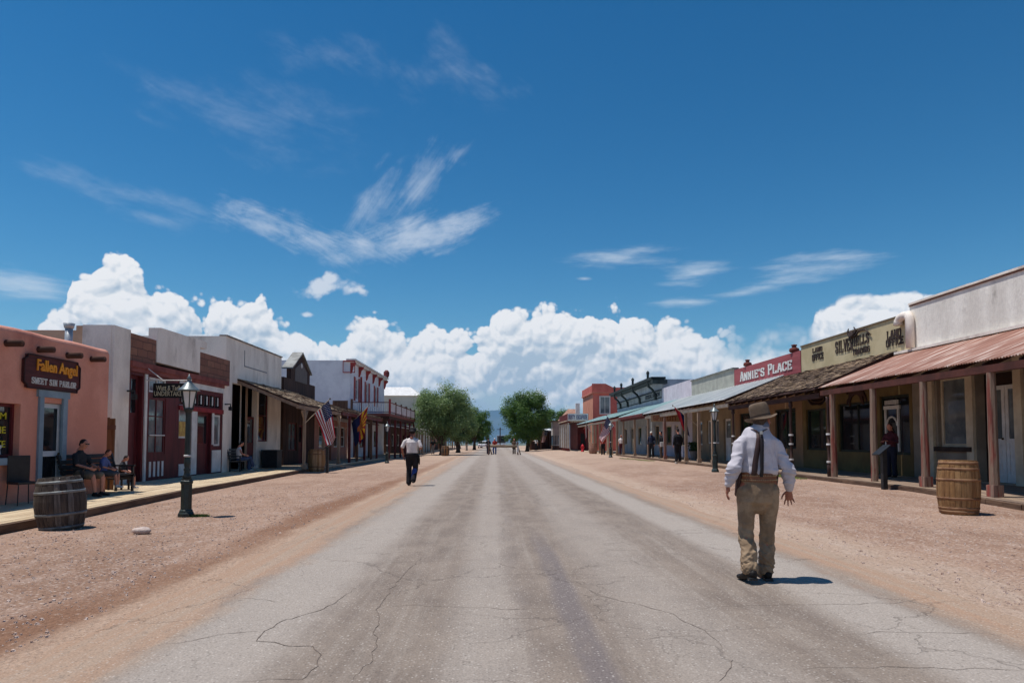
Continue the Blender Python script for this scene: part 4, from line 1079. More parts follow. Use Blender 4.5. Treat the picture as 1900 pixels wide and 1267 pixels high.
for i in range(6):
    y = y0+.15+(y1-y0-.3)*i/5
    bk = MB(); bk.prism([(XW, zt-.16), (XW+.42, zt-.16), (XW+.40, zt-.32), (XW+.22, zt-.48), (XW+.16, zt-.8), (XW+.08, zt-1.0), (XW, zt-1.02)], 'y', y-.11, y+.11); bk.build('cornice_bracket', REDT, b)
yb_ = y0-.12; fr_ = MB(); 
fr_.box(XW-.55, XW-.50, yb_-.03, yb_, zt-1.0, zt-.02); fr_.box(XW+.36, XW+.42, yb_-.03, yb_, zt-1.0, zt-.02); fr_.box(XW-.5, XW+.36, yb_-.03, yb_, zt-1.0, zt-.93); fr_.box(XW-.5, XW+.36, yb_-.03, yb_, zt-.12, zt-.02)
fr_.build('corner_bracket_frame', REDT, b)
fn = MB(); fn.tube([(XW+.25, y1-.2, zt+.12), (XW+.25, y1-.2, zt+.4), (XW+.25, y1-.2, zt+.75), (XW+.25, y1-.2, zt+.95)], [.16, .3, .3, .12], 10); fn.build('finial', MAROON, b)
# drain pipe
MB().tube([(XW+.12, y0+4.0, 3.6), (XW+.12, y0+4.0, 6.9)], .08, 8).build('drain_pipe', REDT, b)
# balcony
bl = thing('balcony', 'maroon balcony with white railing wrapping the two-storey saloon', 'balcony', (-10, 55, 3.3))
XB = PY(724, 762, y0-.6)[0]; ya = y0-.5; yb = YX(770, XB)
MB().box(XW+.02, XB, ya, yb, 3.42, 3.62).build('deck', mat('brown_maroon_fascia', S(132,76,66), S(110,62,56), 2, .8), bl)
MB().box(XW+.02, XB-.1, ya+.1, yb-.1, 3.2, 3.415).build('joists', BEAMD, bl)
rl = MB()
rl.box(XW+.3, XB-.04, ya+.04, ya+.09, 4.45, 4.52); rl.box(XB-.09, XB-.04, ya+.12, yb, 4.45, 4.52); rl.box(XW+.3, XB-.04, ya+.04, ya+.09, 3.72, 3.77); rl.box(XB-.09, XB-.04, ya+.12, yb, 3.72, 3.77); rl.build('rail', MAROON, bl)
bs = MB(); x = XW+.4
while x < XB-.15: bs.box(x, x+.07, ya+.05, ya+.08, 3.77, 4.45); x += .17
y = ya+.3
while y < yb: bs.box(XB-.08, XB-.05, y, y+.07, 3.77, 4.45); y += .30
bs.build('balusters', WHITEP, bl)
for x_ in (XW+.25, XB-.06): MB().box(x_-.08, x_+.08, ya, ya+.16, 3.625, 4.75).build('newel_post', REDT if x_ > -9 else BROWNW, bl)
for k in range(1, 6):
    y = ya+(yb-ya)*k/5; MB().box(XB-.12, XB-.01, y-.06, y+.06, 3.625, 4.68).build('newel_post', BROWNW, bl)
for k in range(6):
    y = ya+.2+(yb-ya-.4)*k/5; MB().box(XB-.20, XB-.04, y-.08, y+.08, .0, 3.2).build('post', MAROON, bl)
for x_ in (-10.9, -9.9): MB().box(x_-.07, x_+.07, ya+.12, ya+.26, .12, 3.2).build('post', (BROWNW), bl)
MB().box(XB-1.6, XB-.3, yb-4, yb-3.9, 4.2, 4.75).build('banner', BROWNW, bl)
# small shingled awning below
aw = thing('awning', 'small shingled awning with white fascia beside the saloon balcony', 'awning', (-10.4, 53, 2.6))
m_ = MB(); slab(m_, -11.45, 3.16, -9.2, 2.72, 46.9, 54.6, .05, 0); m_.build('deck', BEAMD, aw)
m_ = MB(); shingles(m_, -11.45, L, 3.18, -9.22, 2.74, 46.9, 54.6, 8, q, .15, .3); m_.build('shingles', [SL1, SL2, SH2], aw)
MB().beam((-11.45, 46.86, 3.06), (-9.15, 46.86, 2.64), .05, .22).build('fascia', WHITEP, aw)

# ---- long cream building with white roof beyond
y0 = 92; xr_ = PY(777, 735, y0)[0]
b = thing('long_hall', 'long cream hall with bright white roof beyond the saloon', 'building', (xr_-8, y0, 0))
zt = PY(740, 734, y0)[1]
hl = MB(); wall = hl.box(xr_-24, xr_, y0, y0+16, 0, zt); hl.build('wall', mat('pale_cream_wall', S(214,206,190), S(200,192,176), .6, .9, .05), b)
zr2 = PY(740, 718, y0+4)[1]
MB().hexa([(xr_-24.3, y0-.3, zt), (xr_+.3, y0-.3, zt), (xr_+.3, y0+16.3, zt), (xr_-24.3, y0+16.3, zt), (xr_-21, y0+4, zr2), (xr_-1.6, y0+4, zr2), (xr_-1.6, y0+12, zr2), (xr_-21, y0+12, zr2)]).build('roof', WHITEP, b)
for k in range(5):
    w_ = MB(); w_.box(xr_-3-k*3.4, xr_-2-k*3.4, y0-.06, y0-.003, 4.6, 6.0); w_.build('window', mat('cream_shade', S(150,144,132)), b)

# ---- far low shops under the trees
for i, (ya, yb, h, m1, lab) in enumerate([(72.6, 80.5, 3.1, DKWD, 'dark timber store with a low porch just beyond the saloon balcony'), (81, 91, 3.4, BROWNW, 'brown boarded store half hidden behind the left bushy tree'),
        (109, 124, 3.3, DKWD, 'dark far store in the shade under the left trees'), (126, 146, 3.6, BROWNW, 'farthest low brown store on the left side of the street')]):
    X_b = -11.0 if i < 2 else -10.2
    b = thing('timber_store', lab, 'building', (X_b, ya, 0))
    hh = [(ya+1, ya+2.6, .9, 2.2), (ya+3.3, ya+4.3, .1, 2.3), (ya+5.2, ya+6.8, .9, 2.2)]
    shell(b, X_b, L, ya, yb, h+1, 8, m1, ROOFG, holes=hh, zr=h+.6)
    for h_ in hh: (door if h_[2] < .5 else window)(b, X_b, L, *h_, WHITEP if i != 1 else MAROON, GLASS)
    m_ = MB(); slab(m_, X_b, h, X_b+2.6, 2.7, ya, yb, .1); m_.build('porch_roof', ROOFG if i != 0 else METW, b)
    for k in range(4): MB().box(X_b+2.4, X_b+2.54, ya+.2+(yb-ya-.5)*k/3, ya+.34+(yb-ya-.5)*k/3, 0, 2.62).build('post', POSTT, b)
# ================= right side of the street (fronts face -x) =================
Rr = 1; XR = 13.1; XPO = 10.55; ZW = .33
def zwalk(y): return ZW-.10*(1-sstep(12.5, 16.5, y))
# boardwalk
q = random.Random(9)
bw = MB(); y = 6.0; edge_r = [(6, 10.0), (13.5, 10.25), (17, 10.3), (24, 10.35), (40, 10.4), (56, 10.35), (110, 10.2)]
def ex(y): return edge_x(y, edge_r)
STR = [6, 9, 12.5, 14, 15.5, 17, 20, 25, 30, 36, 42, 48, 57]
for a, b2 in zip(STR, STR[1:]):
    za, zb = zwalk(a), zwalk(b2)
    for k in range(12):
        xa, xb = ex(a)+k*.23, ex(b2)+k*.23
        bw.hexa([(xa, a, -.02), (xa+.22, a, -.02), (xb+.22, b2-.01, -.02), (xb, b2-.01, -.02), (xa, a, za), (xa+.22, a, za), (xb+.22, b2-.01, zb), (xb, b2-.01, zb)], (k*7+int(a)) % 2)
t_ = thing('boardwalk', 'raised timber boardwalk with a rough edge under the right-hand porches', 'boardwalk', (11.5, 20, 0))
WALKR = mat('porch_shaded_planks', S(152,130,112), S(126,106,92), 1.6, .9, .3, 16, (9,.5,3)); WALKR2 = mat('porch_shaded_planks_tan', S(164,142,120), S(138,116,98), 1.6, .9, .3, 16, (9,.5,3))  # plank colours darkened to carry the shade under the porches
bw.build('plank', [WALKR, WALKR2], t_)
ek = MB()
for a, b2 in zip(STR, STR[1:]):
    for s_ in range(3):
        ya = a+(b2-a)*s_/3; yb = a+(b2-a)*(s_+1)/3-.01; j = .03*mnoise.noise((ya, 2, 2))
        ek.hexa([(ex(ya)-.08+j, ya, -.02), (ex(ya)-.004, ya, -.02), (ex(yb)-.004, yb, -.02), (ex(yb)-.08+j, yb, -.02), (ex(ya)-.08+j, ya, zwalk(ya)-.02+j*.3), (ex(ya)-.004, ya, zwalk(ya)-.015), (ex(yb)-.004, yb, zwalk(yb)-.015), (ex(yb)-.08+j, yb, zwalk(yb)-.02+j*.3)])
ek.build('edge_timber', EDGEW, t_)
struct(MB().box(10.3, 13.2, 57.1, 108, -.02, .27).build('walkway', CONC))

# ---- white stained building, nearest
y1 = YX(1695, XR); y0 = 5.5; zt = 5.72
b = thing('plastered_store', 'stained white plaster store with tall parapet over the rusty iron porch', 'building', (XR, 15, 0))
wn1 = (YX(1806, XR), YX(1741, XR), 1.28, 3.3); en = (YX(1888, XR), YX(1813, XR), ZW, 3.25)
wn2 = (10.5, 12.6, 1.28, 3.3); en2 = (13.3, 14.6, ZW, 3.25)
CREAMS = mat('porch_shaded_cream', S(150,138,124), S(128,118,106), 1.0, .92, .2, 16, c3=S(140,130,120), sc3=1.2)  # cream plaster darkened to paint in the shade below the porch
wall = MB(); wall_holes(wall, XR, Rr, y0, y1, 0, 4.2, [wn1, en, wn2, en2], .25); wall.build('lower_wall', CREAMS, b)
shell(b, XR, Rr, y0, y1, zt, 12, STAINW, ROOFG, zr=4.9, front=False)
up_ = MB(); up_.box(XR, XR+.25, y0, y1, 4.2, zt); up_.build('parapet', STAINW, b)
cp = MB(); 
for k in range(22): 
    a = y0+(y1-y0)*k/22; cp.box(XR-.05, XR+.30, a, a+(y1-y0)/22-.004, zt, zt+.06+.012*mnoise.noise((a*3, 1, 1)))
cp.build('coping', WHITE, b)
MB().box(XR-.03, XR-.002, y0, y1, zt-.05, zt-.015).build('coping_strip', mat('brown_strip', S(140,100,84), S(116,80,66), 3, .8), b)  # thin brown strip just below the coping
w_ = window(b, XR, Rr, *wn1, CREAMP, GLASS2, 1, 1, .14, .09)
sill(b, XR, Rr, wn1[0]-.05, wn1[1]+.05, wn1[2], mat('dark_sill', S(64,50,44), S(50,38,34), 3, .8), .12, .13)
window(b, XR, Rr, *wn2, CREAMP, GLASS2, 1, 1, .14, .09); sill(b, XR, Rr, wn2[0]-.05, wn2[1]+.05, wn2[2], mat('dark_sill', S(64,50,44)), .12, .13)
# recessed entry
ent = MB(); XD = XR+.36
ent.box(XR+.252, XD+.2, en[0]-.12, en[0]-.02, 0, 3.5); ent.box(XR+.252, XD+.2, en[1]+.02, en[1]+.12, 0, 3.5); ent.box(XR+.252, XD+.2, en[0]-.02, en[1]+.02, 3.3, 3.5)
ent.box(XD+.02, XD+.2, en[0]-.02, en[1]+.02, 2.95, 3.3); ent.build('entry_recess', mat('dark_brown_lining', S(58,40,34), S(44,30,26), 2, .9), b)
MB().box(XR-.0, XD+.2, en[0], en[1], 0, ZW+.01).build('threshold', CONC, b)
yD0, yD1 = en[0]+.02, en[1]-.02
yD = YX(1868, XD)
for (a_, c_) in ((yD-.48, yD-.01), (yD+.01, yD+.48)):
    door(b, XD, Rr, a_, c_, ZW+.02, 2.92, WHITEP, GLASS2, -.02, .55, 2)
sp_ = MB(); sp_.box(XD-.0, XD+.05, yD+.49, yD1, ZW, 2.95); sp_.box(XD, XD+.05, yD0, yD-.49, ZW, 2.95); split_build(sp_, 'entry_side_panel', mat('dark_brown_lining', S(58,40,34)), b)
pl_ = MB()
for (u0, u1) in ((1719, 1737), (1799, 1812), (1889, 1904)):
    pl_.box(XR-.09, XR-.003, YX(u1, XR), YX(u0, XR), ZW, 4.0)
split_build(pl_, 'pilaster', CREAMP, b)
# white roof drain elbow at the parapet corner
dp = thing('drain_pipe', 'fat white drain pipe bent over the corner between the cream and white parapets', 'pipe', (XR-.1, y1, 4.3))
MB().tube([(XR-.12, y1-.18, 4.35), (XR-.12, y1-.18, 5.28), (XR-.12, y1-.10, 5.40), (XR-.12, y1+.12, 5.42), (XR-.12, y1+.32, 5.38), (XR-.12, y1+.42, 5.28), (XR-.12, y1+.42, 5.16)], [.13, .13, .135, .13, .13, .13, .15], 12).build('pipe', WHITE, dp, True)

# rusty iron porch
pr = thing('porch', 'rusty corrugated iron porch roof on red flaking posts', 'porch', (11.8, 15, 0))
ZWr, ZEr, XEr = 4.22, 3.14, 10.45; ye = YX(1538, XEr)
m_ = MB(); corrugated(m_, XR, ZWr, XEr, ZEr, 5.6, 21.75, .085, .016, q=lambda y, s: .02*mnoise.noise((y*.7, s*2, 0))); o_ = m_.build('roof_sheet', RUST, pr, True, fixn=False)
md = o_.modifiers.new('solid', 'SOLIDIFY'); md.thickness = .006
m_ = MB(); 
for y in [6+1.05*k for k in range(15)]: m_.beam((XR-.02, y, ZWr-.09), (XEr+.08, y, ZEr-.09), .06, .12)
m_.build('rafter', BEAMD, pr)
m_ = MB(); m_.box(XPO-.07, XPO+.07, 5.6, 21.7, 2.90, 3.06); m_.build('eave_beam', mat('red_brown_beam', S(92,52,44), S(72,42,36), 2, .85, .2), pr)
MB().box(XR-.14, XR-.01, 5.6, 21.75, ZWr+.02, ZWr+.10).build('flashing', WHITE, pr)
def rpost(par, u, x=XPO, z1=2.90, m=POSTR, w=.145, y=None, **k):
    y = YX(u, x) if y is None else y; z0 = zwalk(y) if y < 57 else .27
    p = MB(); N = 9; lean = q.uniform(-.02, .02)
    for i in range(N):   # hewn post: slightly uneven
        pass
    pts = []; rad = []
    for i in range(N+1):
        s_ = i/N; pts.append((x+lean*(1-s_)+.008*mnoise.noise((y, s_*4, 1)), y+.008*mnoise.noise((y, s_*4, 7)), z0+(z1-z0)*s_)); rad.append(w*.62*(1+.05*mnoise.noise((y*3, s_*6, 3)))*(1.08-.12*s_))
    p.tube(pts, rad, 8)
    return p.build('post', m, par)
rpost(pr, 1716); rpost(pr, 1843); rpost(pr, 1622); rpost(pr, 1546, w=.15); rpost(pr, 0, y=11.6)
post_b = MB(); 
for u in (1716, 1843):
    y = YX(u, XPO); post_b.box(XPO-.11, XPO+.11, y-.11, y+.11, zwalk(y), zwalk(y)+.25)
split_build(post_b, 'post_plinth', POSTW, pr)

# ---- cream store with land office lettering
y0, y1 = YX(1695, XR)+.02, YX(1490, XR)
b = thing('mustard_store', 'mustard plaster store with raised dark lettering on its long parapet', 'building', (XR, 25, 0))
zt = 5.45
HA = (26.7, 28.4, 1.08, 2.76); HB = (YX(1625, XR), YX(1556, XR), 1.05, 2.85); HC = (YX(1693, XR)+.12, YX(1634, XR), 1.0, 2.95)
OLIVE_SHADED = mat('porch_shaded_plaster', S(120,100,62), S(102,84,52), 1, .92, .12)  # olive-brown darkening of the lower wall, porch shade put into the colour
lw = MB(); wall_holes(lw, XR, Rr, y0+.001, y1-.001, 0, 4.2, [HA, HB, HC], .25); lw.build('lower_wall', OLIVE_SHADED, b)
shell(b, XR, Rr, y0, y1, zt, 12, MUST, ROOFG, zr=4.8, front=False)
MB().box(XR, XR+.25, y0+.001, y1-.001, 4.2, zt-.002).build('parapet', MUST, b)
GRNF = mat('dark_green_frame', S(46,52,40), S(36,40,32), 2, .7)
window(b, XR, Rr, *HA, GRNF, GLASS, 1, 1, .1, .08); window(b, XR, Rr, *HB, GRNF, GLASS, 2, 1, .1, .08); wc = window(b, XR, Rr, *HC, GRNF, GLASS, 2, 1, .1, .08)
MB().box(XR-.04, XR+.3, y0, y1, zt, zt+.05).build('coping', mat('brown_coping', S(120,104,84)), b)
# white carved arch panel inside the near window
ar = MB(); ya, yb = HC[1]-.95, HC[1]-.16; xx = XR+.06
for (a_, c_, d_, e_) in ((ya, ya+.07, 1.1, 2.5), (yb-.07, yb, 1.1, 2.5), (ya-.05, yb+.05, 2.5, 2.62)): ar.box(xx, xx+.05, a_, c_, d_, e_)
for k in range(10):
    a1 = pi*k/10; a2 = pi*(k+1)/10; rr = (yb-ya)/2-.1; yc = (ya+yb)/2
    ar.beam((xx+.02, yc+rr*cos(a1), 1.95+rr*sin(a1)), (xx+.02, yc+rr*cos(a2), 1.95+rr*sin(a2)), .05, .04, up=(1,0,0))
for k in range(8): ar.box(xx, xx+.04, ya+.02+k*(yb-ya)/8, ya+.07+k*(yb-ya)/8, 2.66, 2.80)
ar.build('carved_arch', WHITEP, wc)
LD = mat('dark_iron_lettering', S(74,60,54), S(58,46,42), 3, .8, 0)
def rtext(par, s, u0, u1, v0, v1, m=LD, d=.03, bold=.02, X=XR, ext=.022):
    """lettering on the right-hand wall between photo columns u0..u1 with v of bottom/top at the left end"""
    ya, yb = YX(u0, X), YX(u1, X); z0, z1 = ZX(u0, v0, X), ZX(u0, v1, X)
    return slabtext('lettering', s, m, (X-.002, ya, z0), (0,-1,0), ya-yb, z1-z0, par, ext, 1.15)
rtext(b, 'LAND', 1512, 1530, 654, 646); rtext(b, 'OFFICE', 1511, 1532, 669, 658)
rtext(b, 'SILVER', 1555, 1588, 655, 634, bold=.03); rtext(b, 'HILLS', 1590, 1618, 641, 624, bold=.03); rtext(b, 'TRADING', 1587, 1619, 658, 648)
rtext(b, 'LAND', 1652, 1678, 628, 614); rtext(b, 'OFFICE', 1650, 1682, 643, 630)
# horn-shaped emblem above the words
em = MB(); yc = YX(1588, XR); zc = ZX(1588, 622, XR)
em.tube([(XR-.05, yc+.05, zc-.02), (XR-.05, yc+.12, zc), (XR-.05, yc+.30, zc+.18), (XR-.05, yc+.22, zc+.30)], [.07, .06, .04, .02], 8)
em.tube([(XR-.05, yc+.05, zc-.02), (XR-.05, yc-.1, zc+.02), (XR-.05, yc-.28, zc+.16), (XR-.05, yc-.15, zc+.30)], [.07, .06, .04, .02], 8)
em.tube([(XR-.05, yc-.2, zc-.05), (XR-.05, yc-.5, zc+.12), (XR-.05, yc-.9, zc+.10), (XR-.05, yc-1.25, zc-.15)], [.03, .03, .03, .02], 8)
em.ell((XR-.05, yc+.05, zc+.05), (.05, .12, .16), 10, 8); em.build('emblem', LD, b, True)

# horse silhouette cut from iron, on the wall
hy0, hy1 = YX(1612, XR), YX(1574, XR); hz0, hz1 = ZX(1590, 753, XR), ZX(1590, 713, XR)
hp_ = [(.02,.78),(.0,.62),(.05,.58),(.09,.70),(.14,.62),(.13,.42),(.03,.30),(.02,.10),(.06,.10),(.08,.26),(.14,.16),(.16,.0),(.21,.0),(.20,.22),(.26,.42),(.42,.52),(.56,.52),(.66,.40),(.72,.22),(.80,.04),(.88,.04),(.84,.24),(.80,.44),(.93,.30),(.98,.14),(1.0,.2),(.95,.42),(.86,.62),(.86,.78),(.95,.74),(1.0,.80),(.98,.90),(.88,.92),(.80,.96),(.64,.94),(.46,.90),(.32,.97),(.22,.98),(.16,1.0),(.12,.95),(.08,.94)]
hs_ = MB().prism([(hy1-(hy1-hy0)*a, hz0+(hz1-hz0)*c) for a, c in hp_], 'x', XR-.05, XR-.02)
tag(single(hs_.build('horse_silhouette', mat('brown_iron', S(72,42,34), S(54,32,28), 3, .8)), (XR, (hy0+hy1)/2, hz0)), 'brown cut-out iron horse fixed to the mustard wall above the dark windows', 'wall sign')

# ---- annie's store
y0, y1 = y1+.02, YX(1365, XR)
b = thing('rose_store', "store with rose boarded parapet lettered Annie's Place", 'building', (XR, 33, 0))
HH = [(29.4, 31.6, 1.1, 2.9), (32.2, 33.3, ZW, 2.7), (33.9, 36.2, 1.1, 2.9)]
shell(b, XR, Rr, y0, y1, 4.5, 12, mat('porch_shaded_orange_cream', S(152,120,90), S(134,106,80), 1, .9, .1), ROOFG, holes=HH, zr=4.4)  # wall colour darkened to paint in the porch shade
MB().box(XR-.02, XR+.2, y0, y1, 4.35, 5.32).build('parapet', ROSE, b)
window(b, XR, Rr, *HH[0], GRNF, GLASS, 2, 1); door(b, XR, Rr, *HH[1], GRNF, GLASS, .12, .6); window(b, XR, Rr, *HH[2], GRNF, GLASS, 2, 1)
slabtext('lettering', "ANNIE'S PLACE", WH, (XR-.024, YX(1377, XR), 4.62), (0,-1,0), YX(1377, XR)-YX(1474, XR), .46, b, .02, 1.3, caps=1.22)
for u in (1386, 1473):
    y = YX(u, XR); p = MB(); p.lathe([(.05,0),(.18,.03),(.22,.11),(.19,.20),(.10,.24),(.09,.30),(.13,.32),(.12,.36),(.03,.38)], 14, (XR+.1, y, 5.32))
    tag(single(p.build('clay_pot', mat('clay', S(104,50,42), S(84,40,36), 4, .8), smooth=True), (XR+.1, y, 5.32)), 'round clay pot on the rose parapet, %s' % ("at its far end near the first letter" if u < 1400 else "at its near end by the last letter"), 'pot', 'clay pots on the rose parapet')

# shingle porch in front of both
pr = thing('porch', 'dark shingle porch roof between the rusty iron and pale metal roofs', 'porch', (11.8, 26, 0))
XE = 10.35
m_ = MB(); slab(m_, XR, 4.36, XE, 3.16, 21.78, 30.4, .05, -.01); m_.build('roof_deck', BEAMD, pr)
m_ = MB(); shingles(m_, XR, Rr, 4.36, XE, 3.16, 21.78, 30.4, 17, q, .10, .22, .09); m_.build('shingles', [SH1, SH2, SH3], pr)
m_ = MB()
for k in range(12): m_.beam((XR-.02, 22+k*.74, 4.24), (XE+.1, 22+k*.74, 3.05), .05, .11)
m_.build('rafter', BEAMD, pr)
MB().box(XPO-.06, XPO+.08, 21.8, 30.4, 2.84, 3.0).build('eave_beam', BEAMD, pr)
DP = mat('dark_turned_post', S(78,56,50), S(60,42,38), 2, .7, .1)
for u in (1538, 1468, 1400, 1361):
    y = YX(u, XPO); z0 = zwalk(y); p = MB()
    p.lathe([(.07,0),(.07,.35),(.05,.40),(.075,.46),(.045,.52),(.05,.95),(.075,1.0),(.045,1.06),(.05,1.3),(.045,2.3),(.075,2.36),(.06,2.45),(.07,2.52)], 12, (XPO, y, z0))
    o = p.build('post', DP, pr, True); o['_o'] = pr['_o']
    r_ = MB(); [r_.lathe([(.078, 0), (.082, .03), (.078, .06)], 12, (XPO, y, z0+h)) for h in (.43, .98, 1.30)]; r_.build('band', WHITEP, o)
# hanging oval sign
yy_ = 23.9; xa, za = PY(1498, 752, yy_); xb, zb = PY(1532, 727, yy_)
ov = thing('oval_sign', 'dark oval hanging board under the dark shingle porch', 'sign', ((xa+xb)/2, yy_, zb))
pts = [((xa+xb)/2+(xb-xa)/2*cos(a)*(1+.06*cos(6*a)), (za+zb)/2+(zb-za)/2*sin(a)*(1+.08*cos(6*a))) for a in [2*pi*k/28 for k in range(28)]]
MB().prism(pts, 'y', yy_, yy_+.05).build('board', mat('dark_sign_board', S(54,34,30), S(42,26,24), 3, .7), ov)
sc_ = MB(); 
for k in range(20):
    a1 = 2*pi*k/20; a2 = 2*pi*(k+1)/20; ww, hh = (xb-xa)*.36, (zb-za)*.28
    sc_.beam(((xa+xb)/2+ww*cos(a1), yy_-.006, (za+zb)/2+hh*sin(a1)), ((xa+xb)/2+ww*cos(a2), yy_-.006, (za+zb)/2+hh*sin(a2)), .01, .018, up=(0,1,0))
sc_.build('carved_line', mat('tan_line', S(150,120,90)), ov)
MB().tube([(xa+.15, yy_+.025, zb-.08), (xa+.15, yy_+.025, 3.3)], .008, 5).tube([(xb-.15, yy_+.025, zb-.08), (xb-.15, yy_+.025, 3.3)], .008, 5).build('chain', BLACK, ov)

# ---- grey-tan store
y0, y1 = y1+.02, YX(1285, XR)
b = thing('grey_store', 'store with plain grey-tan boarded parapet next to the rose one', 'building', (XR, 41, 0))
CRW = mat('porch_shaded_cream_wall', S(156,138,112), S(138,122,100), 1, .9, .1)  # cream taken darker so the colour holds the porch shade
HH = [(37.6, 38.8, ZW, 2.7), (39.6, 40.4, 1.3, 2.7), (41.0, 41.8, 1.3, 2.7), (42.8, 44.2, 1.2, 2.7)]
shell(b, XR, Rr, y0, y1, 4.6, 12, CRW, ROOFG, holes=HH, zr=4.3)
MB().box(XR-.02, XR+.2, y0, y1, 4.45, 5.38).build('parapet', GREYT, b)
MB().box(XR-.10, XR+.25, y0, y1, 5.38, 5.46).build('coping', mat('grey_coping', S(120,122,116), S(100,102,98), 2), b)
for h in HH: (door if h[2] < .5 else window)(b, XR, Rr, *h, WHITEP, GLASS2)
# ---- lilac-white store
y0, y1 = y1+.02, YX(1229, XR)
b = thing('lilac_store', 'store with plain pale lilac parapet beside the black bracketed front', 'building', (XR, 49, 0))
HH = [(46.2, 47.8, 1.1, 2.6), (48.4, 49.5, ZW, 2.6), (50.3, 52.2, 1.1, 2.6)]
shell(b, XR, Rr, y0, y1, 5.55, 12, LILAC, ROOFG, holes=HH, zr=4.5)
for h in HH: (door if h[2] < .5 else window)(b, XR, Rr, *h, CREAMP, GLASS)
GLM = mat('brown_red_lettering', S(150,78,52), S(130,66,46), 3, .8, 0)
rtl = thing('fascia_sign', 'cream fascia board lettered Gifts City hanging under the pale metal porch', 'sign', (10.9, 46.5, 2.6))
yq = 43.2; xa, za = PY(1208, 782, yq); xb, zb = PY(1262, 769, yq)
MB().box(xa, xb, yq, yq+.04, za, zb).build('board', mat('tan_board', S(178,148,114), S(160,130,98), 3, .8), rtl)
slabtext('lettering', 'GIFTS', GLM, (xa+.15, yq, za+.08), (1,0,0), (xb-xa)*.36, (zb-za)*.64, rtl, .015, 1.2); slabtext('lettering', 'CITY', GLM, (xa+(xb-xa)*.55, yq, za+.08), (1,0,0), (xb-xa)*.32, (zb-za)*.64, rtl, .015, 1.2)
# ---- black bracketed front
y0, y1 = y1+.02, YX(1146, XR)
b = thing('bracketed_saloon', 'grey-blue saloon front crowned by a black cornice on curved brackets', 'building', (XR, 62, 0))
HH = [(y0+1+i*3.3, y0+2.5+i*3.3, .4 if i % 2 else 1.1, 2.7) for i in range(5)]
shell(b, XR, Rr, y0, y1, 6.3, 12, PALEB, ROOFG, holes=HH, zr=4.8)
for h in HH: (door if h[2] < .5 else window)(b, XR, Rr, *h, CREAMP, GLASS)
bd = MB(); bd.box(XR-.08, XR-.003, y0, y1, 5.42, 5.52); bd.box(XR-.06, XR-.003, y0, y1, 4.82, 4.90); bd.build('string_course', TEALD, b)
MB().box(XR-.04, XR-.004, y0, y1, 4.91, 5.41).build('name_band', mat('grey_band', S(150,152,150), S(130,132,130), 1), b)
text('lettering', 'CRYSTAL SALOON', mat('dark_lettering', S(50,54,58)), (XR-.042, YX(1199, XR), 5.0), (0,-1,0), YX(1199, XR)-YX(1226, XR), .34, b, .02, .03)
cn = MB(); cn.box(XR-.85, XR+.3, y0-.1, y1+.1, 6.3, 6.48); cn.box(XR-.7, XR+.2, y0-.05, y1+.05, 6.15, 6.298); cn.build('cornice', TEALD, b)
for u in (1147, 1160, 1182, 1211):
    y = min(YX(u, XR-.4), y1-.1)
    k = MB(); k.tube([(XR-.80, y, 6.2), (XR-.70, y, 5.85), (XR-.35, y, 5.55), (XR-.15, y, 5.2), (XR-.10, y, 4.75)], [.07, .10, .10, .10, .12], 8); k.build('bracket', TEALD, b, True)
    k = MB(); k.box(XR-.82, XR-.66, y-.09, y+.09, 6.48, 6.85); k.tube([(XR-.74, y, 6.85), (XR-.74, y, 7.0), (XR-.74, y, 7.12)], [.14, .12, .02], 8); k.build('finial', TEALD, b)
k = MB(); k.box(XR-.86, XR+.3, y0-.6, y0-.1, 5.9, 6.2); k.build('cornice_return', TEALD, b)

# pale and teal metal porches
def metalporch(y0, y1, ze, zw, m, lab, us, pm, x=XPO, fas=None, XE_=10.35, xw=XR, w=.14):
    pr = thing('porch', lab, 'porch', (11.8, y0, 0))
    mb = MB(); slab(mb, xw, zw, XE_, ze, y0, y1, .03); y = y0+.1
    ex_ = Vector((XE_-xw, 0, ze-zw))
    while y < y1-.05: mb.hexa([(xw, y, zw-.01), (XE_, y, ze-.01), (XE_, y+.035, ze-.01), (xw, y+.035, zw-.01), (xw, y, zw+.03), (XE_, y, ze+.03), (XE_, y+.035, ze+.03), (xw, y+.035, zw+.03)]); y += .42
    mb.build('roof_sheet', m, pr)
    mb = MB(); y = y0+.2
    while y < y1: mb.beam((xw-.02, y, zw-.10), (XE_+.05, y, ze-.10), .06, .12); y += .8
    mb.build('rafter', BEAMD if fas is None else fas, pr)
    MB().box(x-.05, x+.07, y0+.01, y1-.01, ze-.36, ze-.20).build('eave_beam', CREAMP if fas is None else fas, pr)
    if fas: MB().box(XE_-.03, XE_-.004, y0, y1, ze-.22, ze-.035).build('fascia', fas, pr)
    for u in us:
        y = YX(u, x); z0 = zwalk(y) if y < 57 else .27
        p = MB(); p.box(x-w/2, x+w/2, y-w/2, y+w/2, z0, ze-.36); p.box(x-w*.72, x+w*.72, y-w*.72, y+w*.72, z0, z0+.20)
        p.build('post', pm[int(u) % len(pm)], pr)
    return pr
metalporch(30.45, 47.5, 3.34, 4.44, METW, 'pale sheet-metal porch roof over slender posts by the tall street lamp', (1323, 1297, 1273, 1234, 1203), [POSTW, POSTT])
metalporch(47.6, 56.8, 3.42, 4.42, METT, 'pale teal metal porch with maroon fascia in front of the lilac store', (1178, 1157), [POSTT], fas=MAROON)
metalporch(57.0, 84.0, 3.5, 4.45, METT, 'long teal metal porch roof with close-set posts behind the striped flag', (1145, 1135, 1128, 1119, 1113, 1105.5, 1100, 1094), [CREAMP, POSTT], XE_=10.1, x=10.3, w=.17)

